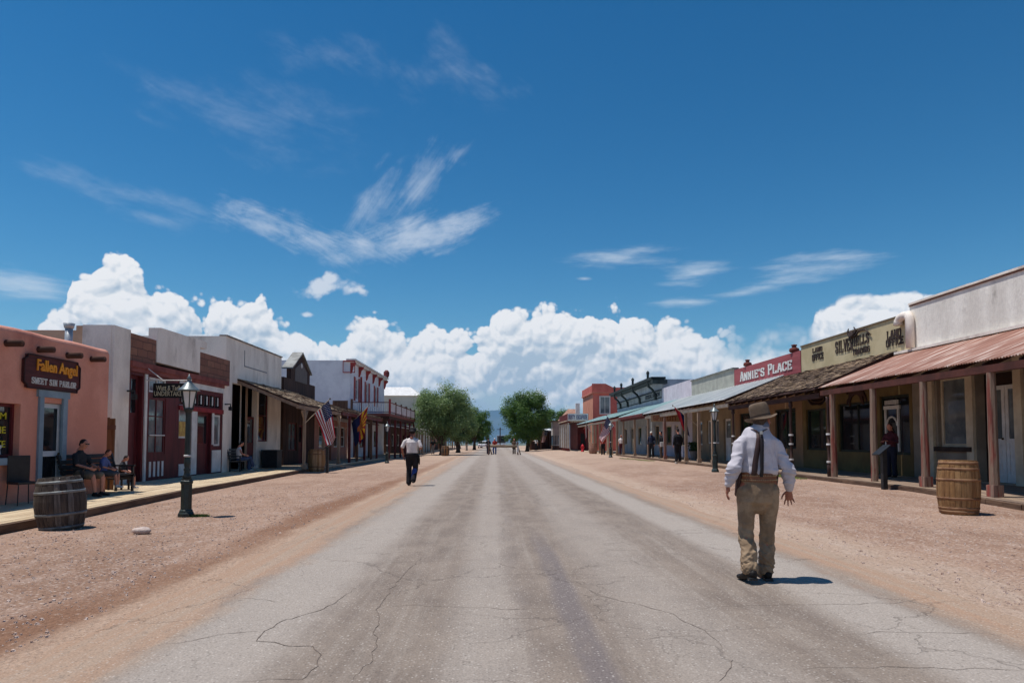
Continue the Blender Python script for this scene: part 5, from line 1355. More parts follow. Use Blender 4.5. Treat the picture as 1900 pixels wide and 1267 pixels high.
# ---- terracotta two-storey
yT = 86.2; y1 = 96; xT = PY(1100, 740, yT)[0]
b = thing('terracotta_house', 'terracotta two-storey house with one white-framed upper window', 'building', (xT, yT, 0))
zt = PY(1100, 719, yT)[1]; x1_ = xT+8
w = MB(); wy0, wy1 = PY(1114, 780, yT)[0], PY(1131, 780, yT)[0]; wz0, wz1 = PY(1122, 767, yT)[1], PY(1122, 736, yT)[1]
w.box(xT+.02, x1_, yT, yT+.2, 0, wz0); w.box(xT+.02, wy0, yT, yT+.2, wz0, wz1); w.box(wy1, x1_, yT, yT+.2, wz0, wz1); w.box(xT+.02, x1_, yT, yT+.2, wz1, zt); w.box(x1_-.2, x1_, yT+.2, y1, 0, zt); w.box(xT+.2, x1_-.2, y1-.2, y1, 0, zt)
w.build('wall', REDB, b)
MB().box(xT-.0, xT+.2, yT+.2, y1, 0, zt).box(xT-.001, xT+.019, yT-.002, yT+.2, 0, zt).build('street_wall', TERRA_LIT, b)
MB().box(xT+.2, x1_-.2, yT+.2, y1-.2, zt-.7, zt-.6).build('roof', ROOFG, b)
MB().box(xT-.18, x1_, yT-.18, yT-.003, zt-.75, zt-.55).box(xT-.18, xT-.005, yT-.003, y1, zt-.75, zt-.55).build('string_course', mat('salmon_band', S(206,128,108)), b)
MB().prism([(xT-.12, zt-.55), (x1_, zt-.55), (x1_, zt+.02), (xT+2.6, zt+.02), (xT+1.6, zt+.5), (xT-.12, zt+.5)], 'y', yT-.12, yT-.004).build('parapet', REDB, b)
MB().box(xT-.12, xT-.006, yT-.003, y1, zt-.55, zt+.3).build('parapet_side', REDB, b)
f = MB(); 
for (a_, c_, d_, e_) in ((wy0-.12, wy0+.02, wz0-.1, wz1+.1), (wy1-.02, wy1+.12, wz0-.1, wz1+.1), (wy0+.02, wy1-.02, wz1-.03, wz1+.1), (wy0+.02, wy1-.02, wz0-.1, wz0+.03), ((wy0+wy1)/2-.03, (wy0+wy1)/2+.03, wz0+.03, wz1-.03)): f.box(a_, c_, yT-.05, yT+.06, d_, e_)
fo = f.build('window', WHITEP, b); fo['_o'] = b['_o']; MB().box(wy0, wy1, yT+.08, yT+.1, wz0, wz1).build('pane', GLASS2, fo)

# ---- banner store at the far end
yD = 84.5; xD = PY(1053.5, 800, yD)[0]; yD1 = 95.5; zt = PY(1053, 767, yD)[1]
b = thing('banner_store', 'low maroon store with white banner, open dark porch and cream posts', 'building', (xD, yD, 0))
xe_ = PY(1092, 800, yD)[0]
MB().box(xD, xe_, yD, yD+.15, zt-1.15, zt-.88).box(xD, xD+.15, yD+.15, yD1, zt-1.15, zt-.02).box(xD, xe_, yD, yD+.14, zt-.87, zt).build('fascia', MAROON, b)
MB().box(xD-.15, xe_, yD-.15, yD-.004, zt-.95, zt-.86).box(xD-.15, xD-.004, yD-.003, yD1, zt-.95, zt-.86).build('moulding', CREAMP, b)
MB().box(xD+.15, xe_, yD+.15, yD1, zt-1.1, zt-1.0).build('roof', BEAMD, b)
MB().box(xD+1.6, xe_, yD+2.4, yD+2.6, 0, zt-1.1).box(xe_-.12, xe_-.0, yD+.15, yD+2.4, 0, zt-1.1).box(xD+1.5, xD+1.6, yD+2.4, yD1, 0, zt-1.1).build('wall', MAROON, b)
MB().box(xD+1.9, xD+2.7, yD+2.33, yD+2.4, .25, 2.4).build('door', BLACK, b)
bn = MB().box(xD+.0, xe_-.05, yD-.09, yD-.02, zt-.85, zt-.02); bn.build('banner', WHITEP, b)
slabtext('lettering', 'DUSTY ESCAPADE', mat('navy_lettering', S(44,48,110), S(36,40,96), 3, .7, 0), (xD+.08, yD-.094, zt-.70), (1,0,0), xe_-xD-.25, .5, b, .01, 1.3)
text('lettering', 'THE MERCANTILE', CREAMP, (xD+.3, yD-.004, zt-1.10), (1,0,0), xe_-xD-.9, .14, b, .01, .03)
for k, (x, y) in enumerate([(xD+.07, yD+.08), (xD+.07, yD+2.6), (xD+.07, yD+5.2), (xD+.07, yD+7.8), (xD+.07, yD+10.5)]):
    MB().box(x-.09, x+.09, y-.09, y+.09, .55, zt-1.15).box(x-.17, x+.17, y-.17, y+.17, .2, .549, 1).build('post', [CREAMP, MAROON], b)
# small white hut with railing
yH = 97; xH0 = PY(1026, 800, yH)[0]; xH1 = PY(1038, 800, yH)[0]
b = thing('ticket_hut', 'small whitish hut with railing left of the maroon banner store', 'hut', (xH0, yH, 0))
MB().box(xH0, xH1, yH, yH+3, 2.25, 4.2).build('wall', mat('dull_white', S(190,182,176)), b)
MB().box(xH0-.3, xH1+.3, yH-.3, yH+3.2, 4.2, 4.32).build('roof', BROWNW, b)
m_ = MB(); 
for k in range(5): m_.box(xH0+k*(xH1-xH0-.08)/4, xH0+k*(xH1-xH0-.08)/4+.08, yH-.05, yH+.03, .9, 2.25)
m_.box(xH0-.05, xH1+.05, yH-.06, yH+.04, .8, .9); m_.build('railing', WHITEP, b)
MB().box(xH0, xH1, yH+.04, yH+3, 0, .8).build('base', BROWNW, b)
MB().box(xH0, xH1, yH+1.2, yH+1.3, .8, 2.25).build('back', INTER, b)
# dark open stage shed
yS = 104; xS0 = PY(984, 800, yS)[0]; xS1 = PY(1024, 800, yS)[0]
b = thing('open_shed', 'dark open-fronted shed beyond the right tree trunk', 'shed', (xS0, yS, 0))
MB().box(xS0, xS1, yS+3, yS+3.2, 0, 3.0).box(xS1-.2, xS1, yS, yS+3, 0, 3.0).build('wall', BEAMD, b)
MB().hexa([(xS0-.3, yS-.3, 3.0), (xS1, yS-.3, 3.0), (xS1, yS+3.2, 3.3), (xS0-.3, yS+3.2, 3.3), (xS0-.3, yS-.3, 3.1), (xS1, yS-.3, 3.1), (xS1, yS+3.2, 3.4), (xS0-.3, yS+3.2, 3.4)]).build('roof', METW, b)
for k in range(3): MB().box(xS0+k*(xS1-xS0-.2)/2, xS0+.14+k*(xS1-xS0-.2)/2, yS, yS+.14, 0, 3).build('post', BROWNW, b)
# peak-roofed house beyond
yq = 118; xa = PY(1046, 780, yq)[0]; xb = PY(1085, 780, yq)[0]; ze_ = PY(1050, 775, yq)[1]; zp_ = PY(1066, 757, yq)[1]
b = thing('far_house', 'tan roofed house peeping over the maroon banner store', 'house', (xa, yq, 0))
MB().box(xa, xb, yq, yq+8, 0, ze_-.4).build('wall', PALEB, b)
MB().hexa([(xa-.4, yq-.4, ze_-.4), (xb+.4, yq-.4, ze_-.4), (xb+.4, yq+8.4, ze_-.4), (xa-.4, yq+8.4, ze_-.4), (xa+1.2, yq+3.5, zp_), (xb-1.2, yq+3.5, zp_), (xb-1.2, yq+4.5, zp_), (xa+1.2, yq+4.5, zp_)]).build('roof', mat('tan_roof', S(170,130,110), S(150,112,96), 1, .9), b)
MB().box(xb-1.4, xb-.7, yq+1.2, yq+1.9, ze_-.4, zp_+.9).build('chimney', WHITEP, b)
# ================= barrels =================
def barrel(lab, loc, H, Rm, woods, hoopm, lean=0, grp=None, hoops=(.06,.22,.78,.94), top=.80, headm=None):
    b = thing('barrel', lab, 'barrel', (0,0,0), grp)
    N = 24; q = random.Random(int(H*1000))
    st = MB()
    for k in range(N):                                  # single staves, a hair apart, each its own tone
        a0 = 2*pi*k/N+.008; a1 = 2*pi*(k+1)/N-.008; P = 9; jr = q.uniform(-.003, .003); base = len(st.v)
        for i in range(P+1):
            s_ = i/P; r_ = Rm*(top+(1-top)*sin(pi*s_)**.85)+jr; z = H*s_
            for a in (a0, (a0+a1)/2, a1): st.v.append((r_*cos(a)*(1 if a != (a0+a1)/2 else 1.004), r_*sin(a)*(1 if a != (a0+a1)/2 else 1.004), z))
            for a in (a1, a0): st.v.append(((r_-.022)*cos(a), (r_-.022)*sin(a), z))
        mi = q.randrange(len(woods))
        for i in range(P):
            for c in range(5):
                d = (c+1) % 5; A = base+i*5; B = A+5; st.f.append((A+c, A+d, B+d, B+c)); st.m.append(mi)
        st.f.append(tuple(base+c for c in (4,3,2,1,0))); st.m.append(mi); st.f.append(tuple(base+P*5+c for c in range(5))); st.m.append(mi)
    st.build('staves', woods, b)
    MB().lathe([(Rm*top-.02, H-.05), (Rm*top-.02, H-.02)], 32).build('head', headm or woods[0], b)
    MB().lathe([(Rm*top-.03, .02), (Rm*1.0-.03, H*.5), (Rm*top-.03, H-.06)], 24).build('lining', woods[0], b)
    for h in hoops:
        r0 = Rm*(top+(1-top)*sin(pi*h)**.85); z = H*h; w = .045
        rr = lambda s_: Rm*(top+(1-top)*sin(pi*max(0,min(1,s_)))**.85)+.006
        MB().lathe([(rr(h-w/2/H)-.008, z-w/2), (rr(h-w/2/H), z-w/2), (rr(h+w/2/H), z+w/2), (rr(h+w/2/H)-.008, z+w/2)], 40, close=False).build('hoop', hoopm, b, True)
    b.location = loc; b.rotation_euler = (0, lean, .3)
    b['_o'] = (0,0,0)
    return b
GW1 = mat('grey_oak', S(112,104,98), S(84,78,74), 3, .9, .35, 16, (7,7,.6), c3=S(60,54,50), sc3=2.4); GW2 = mat('dark_oak', S(86,76,68), S(62,54,50), 3, .9, .35, 16, (7,7,.6), c3=S(122,112,102), sc3=2.4)
OW1 = mat('honey_oak', S(150,112,72), S(128,92,58), 3, .85, .35, 16, (7,7,.6), c3=S(120,84,54), sc3=2.4); OW2 = mat('tan_oak', S(160,124,84), S(136,102,66), 3, .85, .35, 16, (7,7,.6), c3=S(128,92,62), sc3=2.4)
HG = mat('galvanised_hoop', S(132,136,136), S(98,98,98), 5, .55, .15, 20, metal=.3, c3=S(110,76,58), sc3=4); HBr = mat('rusted_hoop', S(146,110,80), S(110,76,54), 5, .7, .15, 20, c3=S(86,58,44), sc3=4)
x, y = PZ(117, 984, .0); barrel('dark weathered barrel with grey metal hoops standing off the near boardwalk', (x*(y+.3)/y-.02, y+.3, -.01), .86, .375, [GW1, GW2], HG, lean=R(-4), hoops=(.05,.30,.72,.91), top=.80, headm=mat('pale_barrel_head', S(186,180,170), S(150,144,136), 3, .9, .2))
yb = 12.5; x, z_ = PY(1779, 946, yb); barrel('honey-brown oak barrel in front of the rusty iron porch', (x, yb, gz(x, yb)-.01), 1.0, .35, [OW1, OW2], HBr, lean=R(.8), hoops=(.06,.12,.30,.64,.84,.95), top=.86, headm=OW2)
x, y = PZ(587, 875); barrel('pale tan barrel beside the first slim porch post under the striped flag', (x*(y+.3)/y, y+.3, 0), 1.06, .41, [OW2, mat('sandy_oak', S(196,160,120), S(170,134,98), 3, .85, .3, 16, (7,7,.6))], HBr, top=.84)
x, y = PZ(826, 845.5); barrel('brown barrel at the edge of the left bushy tree shade', (x, y, 0), .98, .42, [GW2, OW1], HBr)
x, y = 10.0, 66.5; barrel('dusty pinkish barrel by the long teal porch behind the striped flag', (x-.4, y, .2), 1.05, .42, [mat('dusty_oak', S(168,128,112), S(146,108,94), 3, .85, .3, 16, (7,7,.6))], HBr)

# ================= street lamps =================
def lamp_post(lab, loc):
    l = thing('street_lamp', lab, 'street lamp', (0,0,0), 'green iron street lamps along both verges')
    p = MB(); p.lathe([(.15,0),(.15,.06),(.13,.09),(.125,.12),(.105,.14),(.105,.62),(.12,.64),(.12,.68),(.095,.70),(.10,.73)], 8); p.build('pedestal', DGREEN, l)
    p = MB(); p.lathe([(.07,.72),(.085,.76),(.06,.80),(.05,.86),(.065,.90),(.045,.93),(.052,.96),(.060,1.02),(.058,1.08),(.050,1.12),(.045,1.16)], 16); p.build('turned_collar', DGREEN, l, True)
    p = MB(); p.lathe([(.062,1.14),(.066,1.16),(.062,1.18)], 16); p.build('white_ring', WHITEP, l, True)
    p = MB(); p.lathe([(.052,1.16),(.046,1.9),(.052,1.98),(.075,2.03),(.085,2.06)], 16, mod=lambda k, i: 1 if k % 2 else .94); p.build('shaft', DGREEN, l)
    # hexagonal lantern, wider above
    n = 6; zb, zt = 2.08, 2.40; rb, rt = .085, .145
    fr = MB()
    for k in range(n):
        a = 2*pi*k/n; fr.beam((rb*cos(a), rb*sin(a), zb), (rt*cos(a), rt*sin(a), zt), .018, .018)
    fr.lathe([(rb+.012, zb-.03), (rb+.012, zb)], n); fr.lathe([(rt+.012, zt), (rt+.012, zt+.02)], n)
    lf = fr.build('lantern_frame', DGREEN, l)
    gl = MB(); gl.lathe([(rb-.006, zb), (rt-.006, zt)], n, close=False); 
    gm_ = mat('milky_lamp_glass', S(214,214,210), S(196,196,194), 3, .25, 0, fine=0, spec=.6); gl.build('lamp_glass', gm_, lf)
    rf = MB(); rf.lathe([(.205, zt+.012), (.19, zt+.035), (.12, zt+.10), (.06, zt+.17), (.035, zt+.20), (.035, zt+.23), (.05, zt+.25), (.02, zt+.29), (.006, zt+.34)], 12)
    rf.build('lamp_roof', mat('pale_grey_iron', S(120,128,128), S(88,96,96), 4, .4, .1, 20, metal=.3, spec=.5), l, True)  # lamp roof in a lighter grey than the green post
    l.location = loc; l['_o'] = (0,0,0); return l
x, y = PZ(345, 958); LP0 = lamp_post('green iron street lamp standing nearest, in front of the dark red undertaker shop', (x, y, 0))
LG_ = 'green iron street lamps along both verges'
x, y = PZ(718, 859); dup(LP0, (x, y, 0), .4, 'street lamp in front of the saloon balcony, left of the walking man in black trousers', LG_)
yl = 27.2; x = PY(1327, 870, yl)[0]; dup(LP0, (x, yl, gz(x, yl)), .2, 'street lamp before the pale metal porch on the right, left of the hatted man', LG_)
yl = 51.5; x = PY(1133, 845, yl)[0]; dup(LP0, (x, yl, gz(x, yl)), .7, 'farthest street lamp, its head in front of the striped flag on the right', LG_)
# grass tuft at the near lamp
def grass(lab, spots, n, h, seed):
    q = random.Random(seed); mb = MB()
    for (cx, cy, rx, ry) in spots:
        for _ in range(n):
            a = q.random()*2*pi; r_ = sqrt(q.random()); x = cx+rx*r_*cos(a); y = cy+ry*r_*sin(a); z = gz(x, y)-.01
            hh = h*q.uniform(.5, 1.1); d = q.random()*pi; w = .006; lx, ly = q.uniform(-.04,.04), q.uniform(-.04,.04)
            mb.add([(x-w*cos(d), y-w*sin(d), z), (x+w*cos(d), y+w*sin(d), z), (x+lx, y+ly, z+hh)], [(0,1,2)])
    return tag(mb.build('grass', mat('dry_green_grass', S(122,136,66), S(92,112,50), 3, .8, 0), fixn=False), lab, 'grass', kind='stuff')
x, y = PZ(345, 958)
grass('short green grass tufts at the foot of the near lamp and along the right boardwalk', [(x+.22, y+.02, .22, .12), (10.0, 22.9, .3, 1.0), (10.05, 24.6, .2, .8), (9.6, 43.5, .5, 2.0), (9.3, 47, .6, 2.5)], 900, .06, 3)
# rock
x, y = PZ(263, 990); m_ = MB(); m_.ell((0,0,.045), (.15,.10,.06), 12, 8)
for i, v in enumerate(m_.v): 
    k = 1+.25*mnoise.noise((v[0]*9, v[1]*9, v[2]*9+3)); m_.v[i] = (v[0]*k, v[1]*k, v[2]*k)
o = m_.build('rock', mat('pale_rock', S(204,186,176), S(176,156,146), 6, .9, .3), smooth=True); o.location = (x, y, 0); tag(o, 'single pale stone lying on the gravel right of the dark barrel', 'rock')

# ================= flags =================
def flag(kind, lab, base, tip, hoist, fly, drift, seed, grp=None, cols=(0,0)):
    """pole from base to tip; the cloth's hoist lies along the pole below the tip, the fly hangs down"""
    f = thing('flag', lab, 'flag', base, grp); q = random.Random(seed)
    base = Vector(base); tip = Vector(tip); pd = (tip-base).normalized()
    MB().tube([base, tip], .016, 8).build('pole', CREAMP, f); MB().ell(tip+pd*.03, (.035,.035,.045), 8, 6).build('pole_finial', BRASS, f, True)
    NI, NJ = 26, 40; side = pd.cross(Vector((0,0,-1))).normalized()
    mb = MB(); fl = Vector(drift).normalized()
    for j in range(NJ+1):
        s_ = j/NJ
        for i in range(NI+1):
            t_ = i/NI                                       # 0 at the tip end of the hoist
            h0 = tip-pd*(.06+hoist*t_*(1-.45*s_))            # gathered as it hangs
            p = h0+fl*(fly*s_)+side*(.07*s_*sin(t_*7+seed+s_*3)+.03*sin(t_*13+s_*5))+Vector((0,0,-.10*s_*s_*t_))
            mb.v.append(tuple(p))
    for j in range(NJ):
        for i in range(NI):
            a = j*(NI+1)+i; s_ = (j+.5)/NJ; t_ = (i+.5)/NI
            if kind == 'usa': mi = 2 if (s_ < .42 and t_ < 7/13) else (0 if i//2 % 2 == 0 else 1)
            elif kind == 'arizona':
                if t_ > .5: mi = 2
                else:
                    an = atan2((.5-t_)*1.0, (s_-.5)*1.4); mi = 0 if int(an/pi*13) % 2 == 0 else 3
                if (s_-.5)**2*2.2+(t_-.5)**2 < .030: mi = 4
            else: mi = cols[0] if t_ < .5 else cols[1]
            mb.f.append((a, a+1, a+NI+2, a+NI+1)); mb.m.append(mi)
    RD = mat('flag_red', S(176,34,46), S(160,28,40), 4, .8, 0); WT = mat('flag_white', S(226,222,220), S(212,208,206), 4, .8, 0); BL = mat('flag_blue', S(40,46,92), S(34,38,80), 4, .8, 0)
    YL = mat('flag_yellow', S(226,172,44), S(212,156,36), 4, .8, 0); CP = mat('flag_copper', S(196,108,50), S(180,96,44), 4, .8, 0)
    cl = mb.build('cloth', [RD, WT, BL, YL, CP], f, True, fixn=False); cl['_o'] = f['_o']
    if kind == 'usa':                                        # stars, on both sides of the canton
        st = MB()
        for r_ in range(9):
            for c_ in range(6 if r_ % 2 == 0 else 5):
                s_ = .42*((c_+.5+(.5 if r_ % 2 else 0))/6.2); t_ = (r_+.8)/10.2*7/13
                P = lambda s_, t_: tip-pd*(.06+hoist*t_*(1-.45*s_))+fl*(fly*s_)+side*(.07*s_*sin(t_*7+seed+s_*3)+.03*sin(t_*13+s_*5))+Vector((0,0,-.10*s_*s_*t_))
                p = P(s_, t_); u_ = (P(s_+.01, t_)-P(s_-.01, t_)).normalized(); v_ = (P(s_, t_+.01)-P(s_, t_-.01)).normalized(); n_ = u_.cross(v_).normalized()
                for sg_ in (-1, 1):
                    R0 = .022*fly/1.6; pts = [p+n_*.005*sg_+(u_*cos(a)+v_*sin(a))*(R0 if k % 2 == 0 else R0*.4) for k, a in enumerate([pi*k/5 for k in range(10)])]
                    b0 = len(st.v); st.v += [tuple(z) for z in pts]; st.f.append(tuple(range(b0, b0+10))); st.m.append(0)
        st.build('stars', WT, cl, fixn=False)
    return f
GF = 'flags hung from porch posts along the street'
yq = 31.75; bx, bz = PY(566, 784.7, yq); tx, tz = PY(613, 741, yq-.2)
flag('usa', 'stars and stripes hanging from the slim post of the shingle porch above the tan barrel', (bx, yq, bz), (tx, yq-.35, tz), .98, 1.75, (.22, 0, -1), 1, GF)
yq = 43.8; bx, bz = PY(636, 800, yq); tx, tz = PY(684, 753, yq-.3)
flag('arizona', 'red, yellow and blue rayed flag with copper star hanging before the maroon posts', (bx, yq, bz), (tx, yq-.3, tz), 1.5, 1.9, (-.12, 0, -1), 4, GF)
yq = 51; bx, bz = PY(655, 808, yq); tx, tz = PY(681, 781, yq)
flag('plain', 'dark navy and red flag drooping behind the rayed flag', (bx, yq, bz), (tx, yq-.3, tz), .9, 1.3, (-.1, 0, -1), 3, GF, (2, 0))
yq = 78; bx, bz = PY(813, 812, yq); tx, tz = PY(799, 797, yq); flag('usa', 'small striped flag hanging in front of the left bushy tree', (bx, yq, bz), (tx, yq, tz), .9, 1.0, (.35, 0, -1), 5, GF)
yq = 88; bx, bz = PY(828, 806, yq); tx, tz = PY(851, 803, yq); flag('usa', 'pale striped flag on a nearly level pole right of the left tree barrel', (bx, yq, bz), (tx, yq, tz), .9, 1.5, (.12, 0, -1), 6, GF)
yq = 53; bx, bz = PY(1141, 792, yq); tx, tz = PY(1126, 771, yq)
flag('usa', 'large stars and stripes hanging from the teal porch by the farthest lamp', (bx, yq, bz), (tx, yq, tz), .95, 1.75, (-.42, 0, -1), 7, GF)
yq = 66; bx, bz = PY(1098, 800, yq); tx, tz = PY(1084, 781, yq); flag('usa', 'small striped flag between the maroon banner store and the teal porch posts', (bx, yq, bz), (tx, yq, tz), .9, .9, (.5, 0, -1), 8, GF)
yq = 80; bx, bz = PY(1083, 796, yq); tx, tz = PY(1083.5, 789, yq); flag('plain', 'limp white and red flag hanging beside the dark doorway of the banner store', (bx, yq, bz), (tx+.3, yq, tz+.2), .5, 1.6, (0, 0, -1), 9, GF, (1, 0))
yq = 99; bx, bz = PY(1006, 797, yq); tx, tz = PY(1018, 798, yq); flag('usa', 'stars and stripes hanging in the dark open shed beyond the right tree', (bx, yq, bz), (tx, yq, tz), .9, 1.8, (-.3, 0, -1), 10, GF)
yq = 40.5; bx, bz = PY(1297, 792, yq-3); tx, tz = PY(1249, 753, yq-3)
flag('plain', 'dark red and black flag furled under the pale metal porch eave', (bx, yq-3, bz), (tx, yq-3, tz), .8, 1.4, (.35, 0, -.9), 11, GF, (0, 2))

# ================= reading desks, bollard, chairs, benches, bins =================
def lectern(lab, x, y, z, h, tilt=.0):
    l = thing('reading_stand', lab, 'sign stand', (x, y, z))
    MB().box(x-.06, x+.06, y-.06, y+.06, z, z+h-.12).build('post', BLACK, l, bevel=.01)
    MB().hexa([(x-.20, y-.17, z+h-.26), (x+.10, y-.17, z+h-.02), (x+.10, y+.17, z+h-.02), (x-.20, y+.17, z+h-.26), (x-.21, y-.17, z+h-.235), (x+.09, y-.17, z+h+.01), (x+.09, y+.17, z+h+.01), (x-.21, y+.17, z+h-.235)]).build('panel', BLACK, l)
    return l
yl = 17.3; x, _ = PY(1641, 900, yl); lectern('dark reading stand with slanted panel at the right boardwalk by the woman', x, yl, gz(x, yl), 1.13)
yl = 31.2; x, _ = PY(607, 875, yl); lectern('dark slim reading stand right of the pale tan barrel', x, yl, 0, 1.28)
yl = 37.3; x, _ = PY(1255, 857, yl); tag(single(MB().lathe([(.08,0),(.08,.78),(.06,.82)], 12, (x, yl, gz(x, yl))).build('bollard', mat('chalky_white_paint', S(196,192,186), S(172,168,162), 3, .9), smooth=False), (x, yl, gz(x, yl))), 'short white bollard at the edge of the right boardwalk', 'bollard')

def bench(lab, loc, L_, rz, m, legs=BLACK, slats=4):
    b = thing('bench', lab, 'bench', (0,0,0))
    s_ = MB(); [s_.box(-L_/2, L_/2, -.22+k*.115, -.12+k*.115, .43, .46) for k in range(4)]; s_.build('seat', m, b)
    s_ = MB(); [s_.hexa([(-L_/2, .24+.03*k, .52+k*.12), (L_/2, .24+.03*k, .52+k*.12), (L_/2, .265+.03*k, .52+k*.12), (-L_/2, .265+.03*k, .52+k*.12), (-L_/2, .265+.03*k, .61+k*.12), (L_/2, .265+.03*k, .61+k*.12), (L_/2, .29+.03*k, .61+k*.12), (-L_/2, .29+.03*k, .61+k*.12)]) for k in range(slats)]; s_.build('backrest', m, b)
    for x_ in (-L_/2+.06, L_/2-.06):
        k = MB(); k.box(x_-.03, x_+.03, -.22, -.17, 0, .65); k.box(x_-.03, x_+.03, .20, .25, 0, .5); k.beam((x_, .22, .45), (x_, .36, .98), .05, .04); k.box(x_-.03, x_+.03, -.22, .24, .39, .43); k.box(x_-.035, x_+.035, -.25, .26, .64, .68); k.build('leg_frame', legs, b)
    b.location = loc; b.rotation_euler = (0,0,rz); b['_o'] = (0,0,0); return b
DKB = mat('dark_bench_wood', S(50,44,42), S(38,34,34), 3, .7)
BEN1 = bench('dark slatted bench against the pink wall with a man and child on it', (-9.62, 17.0, ZB), 2.3, pi/2, DKB)
BEN2 = bench('weathered grey bench against the white pillar with a seated woman', (-10.95, 29.9, ZB), 1.5, pi/2, mat('grey_bench_wood', S(122,112,102), S(96,88,82), 3, .9, .2))
# black folding sign / chair by the pink door
c = thing('chair', 'black metal-legged chair with high covered back beside the pale door', 'chair', (0,0,0))
MB().box(-.24, .24, .20, .235, .42, 1.0).build('backrest', BLACK, c, bevel=.01); MB().box(-.24, .24, -.22, .20, .42, .47).build('seat', BLACK, c, bevel=.01)
for x_ in (-.22, .22):
    for y_ in (-.2, .21): MB().tube([(x_, y_, .42), (x_*1.1, y_*1.1, 0)], .013, 6).build('leg', BLACK, c)
c.location = (-9.6, YX(47, -9.6), ZB); c.rotation_euler = (0,0,pi/2-.5); c['_o'] = (0,0,0); c.scale = (.88, .95, 1.0)
def bin_(lab, x, y, z, w, h, m):
    b = thing('litter_bin', lab, 'bin', (x, y, z)); MB().box(x-w/2, x+w/2, y-w/2, y+w/2, z, z+h-.06).build('body', m, b, bevel=.02); MB().box(x-w/2-.02, x+w/2+.02, y-w/2-.02, y+w/2+.02, z+h-.055, z+h).build('lid', BLACK, b, bevel=.01); return b
bin_('square black bin right of the bench by the white stucco store', -11.0, YX(505, -11.0), ZB, .75, .86, BLACK)
# window-box planter and barrels of plants near far right porch
pl = thing('planter', 'dark pot plant and tub under the pale metal porch', 'planter', (11.9, 40.5, ZW)); MB().lathe([(.2,0),(.28,.5),(.3,.52)], 14, (11.9, 40.5, ZW)).build('tub', mat('grey_tub', S(120,116,112)), pl)
q = random.Random(4); m_ = MB()
for _ in range(260):
    a = q.random()*6.28; r_ = q.random()*.36; z_ = ZW+.5+q.random()*.5; x_, y_ = 11.9+r_*cos(a), 40.5+r_*sin(a); s_ = .06
    m_.add([(x_-s_, y_, z_), (x_+s_, y_+q.uniform(-.05,.05), z_+q.uniform(-.05,.05)), (x_+q.uniform(-.03,.03), y_+q.uniform(-.08,.08), z_+.1)], [(0,1,2)])
m_.build('foliage', mat('leaf_dark', S(52,74,40), S(40,60,32), 6, .7, 0), pl, fixn=False)
# red street hydrant far right
y_ = 79; x_, _ = PY(1081, 838, y_); h_ = thing('fire_hydrant', 'red hydrant-like post in front of the banner store doorway', 'hydrant', (x_, y_, .2))
MB().lathe([(.22,0),(.22,.08),(.15,.12),(.15,.6),(.19,.62),(.19,.68),(.14,.78),(.05,.86),(.05,.92)], 12, (x_, y_, .2)).build('body', mat('bright_red', S(190,30,44), S(170,26,38), 4, .5), h_, True)
MB().tube([(x_-.24, y_, .68), (x_+.24, y_, .68)], .06, 8).build('outlet', mat('bright_red', S(190,30,44)), h_)

# ================= barricade across the road =================
bc = thing('log_barrier', 'long log rail on timber trestles closing the road', 'barrier', (.9, 73, 0))
LOGM = mat('log_wood', S(150,128,106), S(120,100,82), 3, .9, .3, 14, (.6,6,6))
x0_, z0_ = PY(905, 826, 73); x1_, z1_ = PY(962, 827, 73)
MB().tube([(x0_, 73, z0_-.08), ((x0_+x1_)/2, 73, z0_-.10), (x1_, 73, z1_-.06)], [.13,.14,.12], 10).build('rail', LOGM, bc, True)
for xx in (x0_+.1, x1_-.1):
    for dx, dy in ((0, -1.0), (.35, 1.0)):
        MB().tube([(xx, 73, z0_+.35 if dx == 0 else z0_), (xx+dx, 73+dy, 0)], .07, 8).build('leg', LOGM if dx else BEAMD, bc)
MB().box(x1_-.18, x1_-.02, 71.85, 71.92, .3, 1.0).build('white_board', WHITEP, bc)

# ================= trees =================
LEAFS = {}
def leafmat(name, c1, c2, c3):
    m, t, b = newmat(name); tc = t.n('TexCoord'); n1 = t.noise(tc.outputs['Object'], .9, 3, .6); n2 = t.noise(tc.outputs['Object'], 7, 2, .6)
    g = t.n('ObjectInfo'); col = t.mix(t.ramp(n1.outputs[0], .38, .62), c1, c2); col = t.mix(t.ramp(n2.outputs[0], .55, .7, 0, .8), col, c3)
    t.l(col, b.inputs['Base Color']); b.inputs['Roughness'].default_value = .55; b.inputs['Specular IOR Level'].default_value = .35
    b.inputs['Transmission Weight'].default_value = 0
    tr = t.n('BsdfTranslucent'); t.l(col, tr.inputs['Color']); ms = t.n('MixShader'); ms.inputs[0].default_value = .42
    out = m.node_tree.nodes['Material Output']; t.l(b.outputs[0], ms.inputs[1]); t.l(tr.outputs[0], ms.inputs[2]); t.l(ms.outputs[0], out.inputs[0]); return m
LF1 = leafmat('foliage_olive', S(128,150,94), S(104,128,76), S(158,170,118)); LF2 = leafmat('foliage_green', S(90,124,52), S(68,100,42), S(126,150,76)); LF3 = leafmat('foliage_dark', S(92,118,66), S(72,98,54), S(122,138,84))
BARK = mat('bark', S(96,78,64), S(72,58,48), 4, .95, .5, 14, (6,6,1))
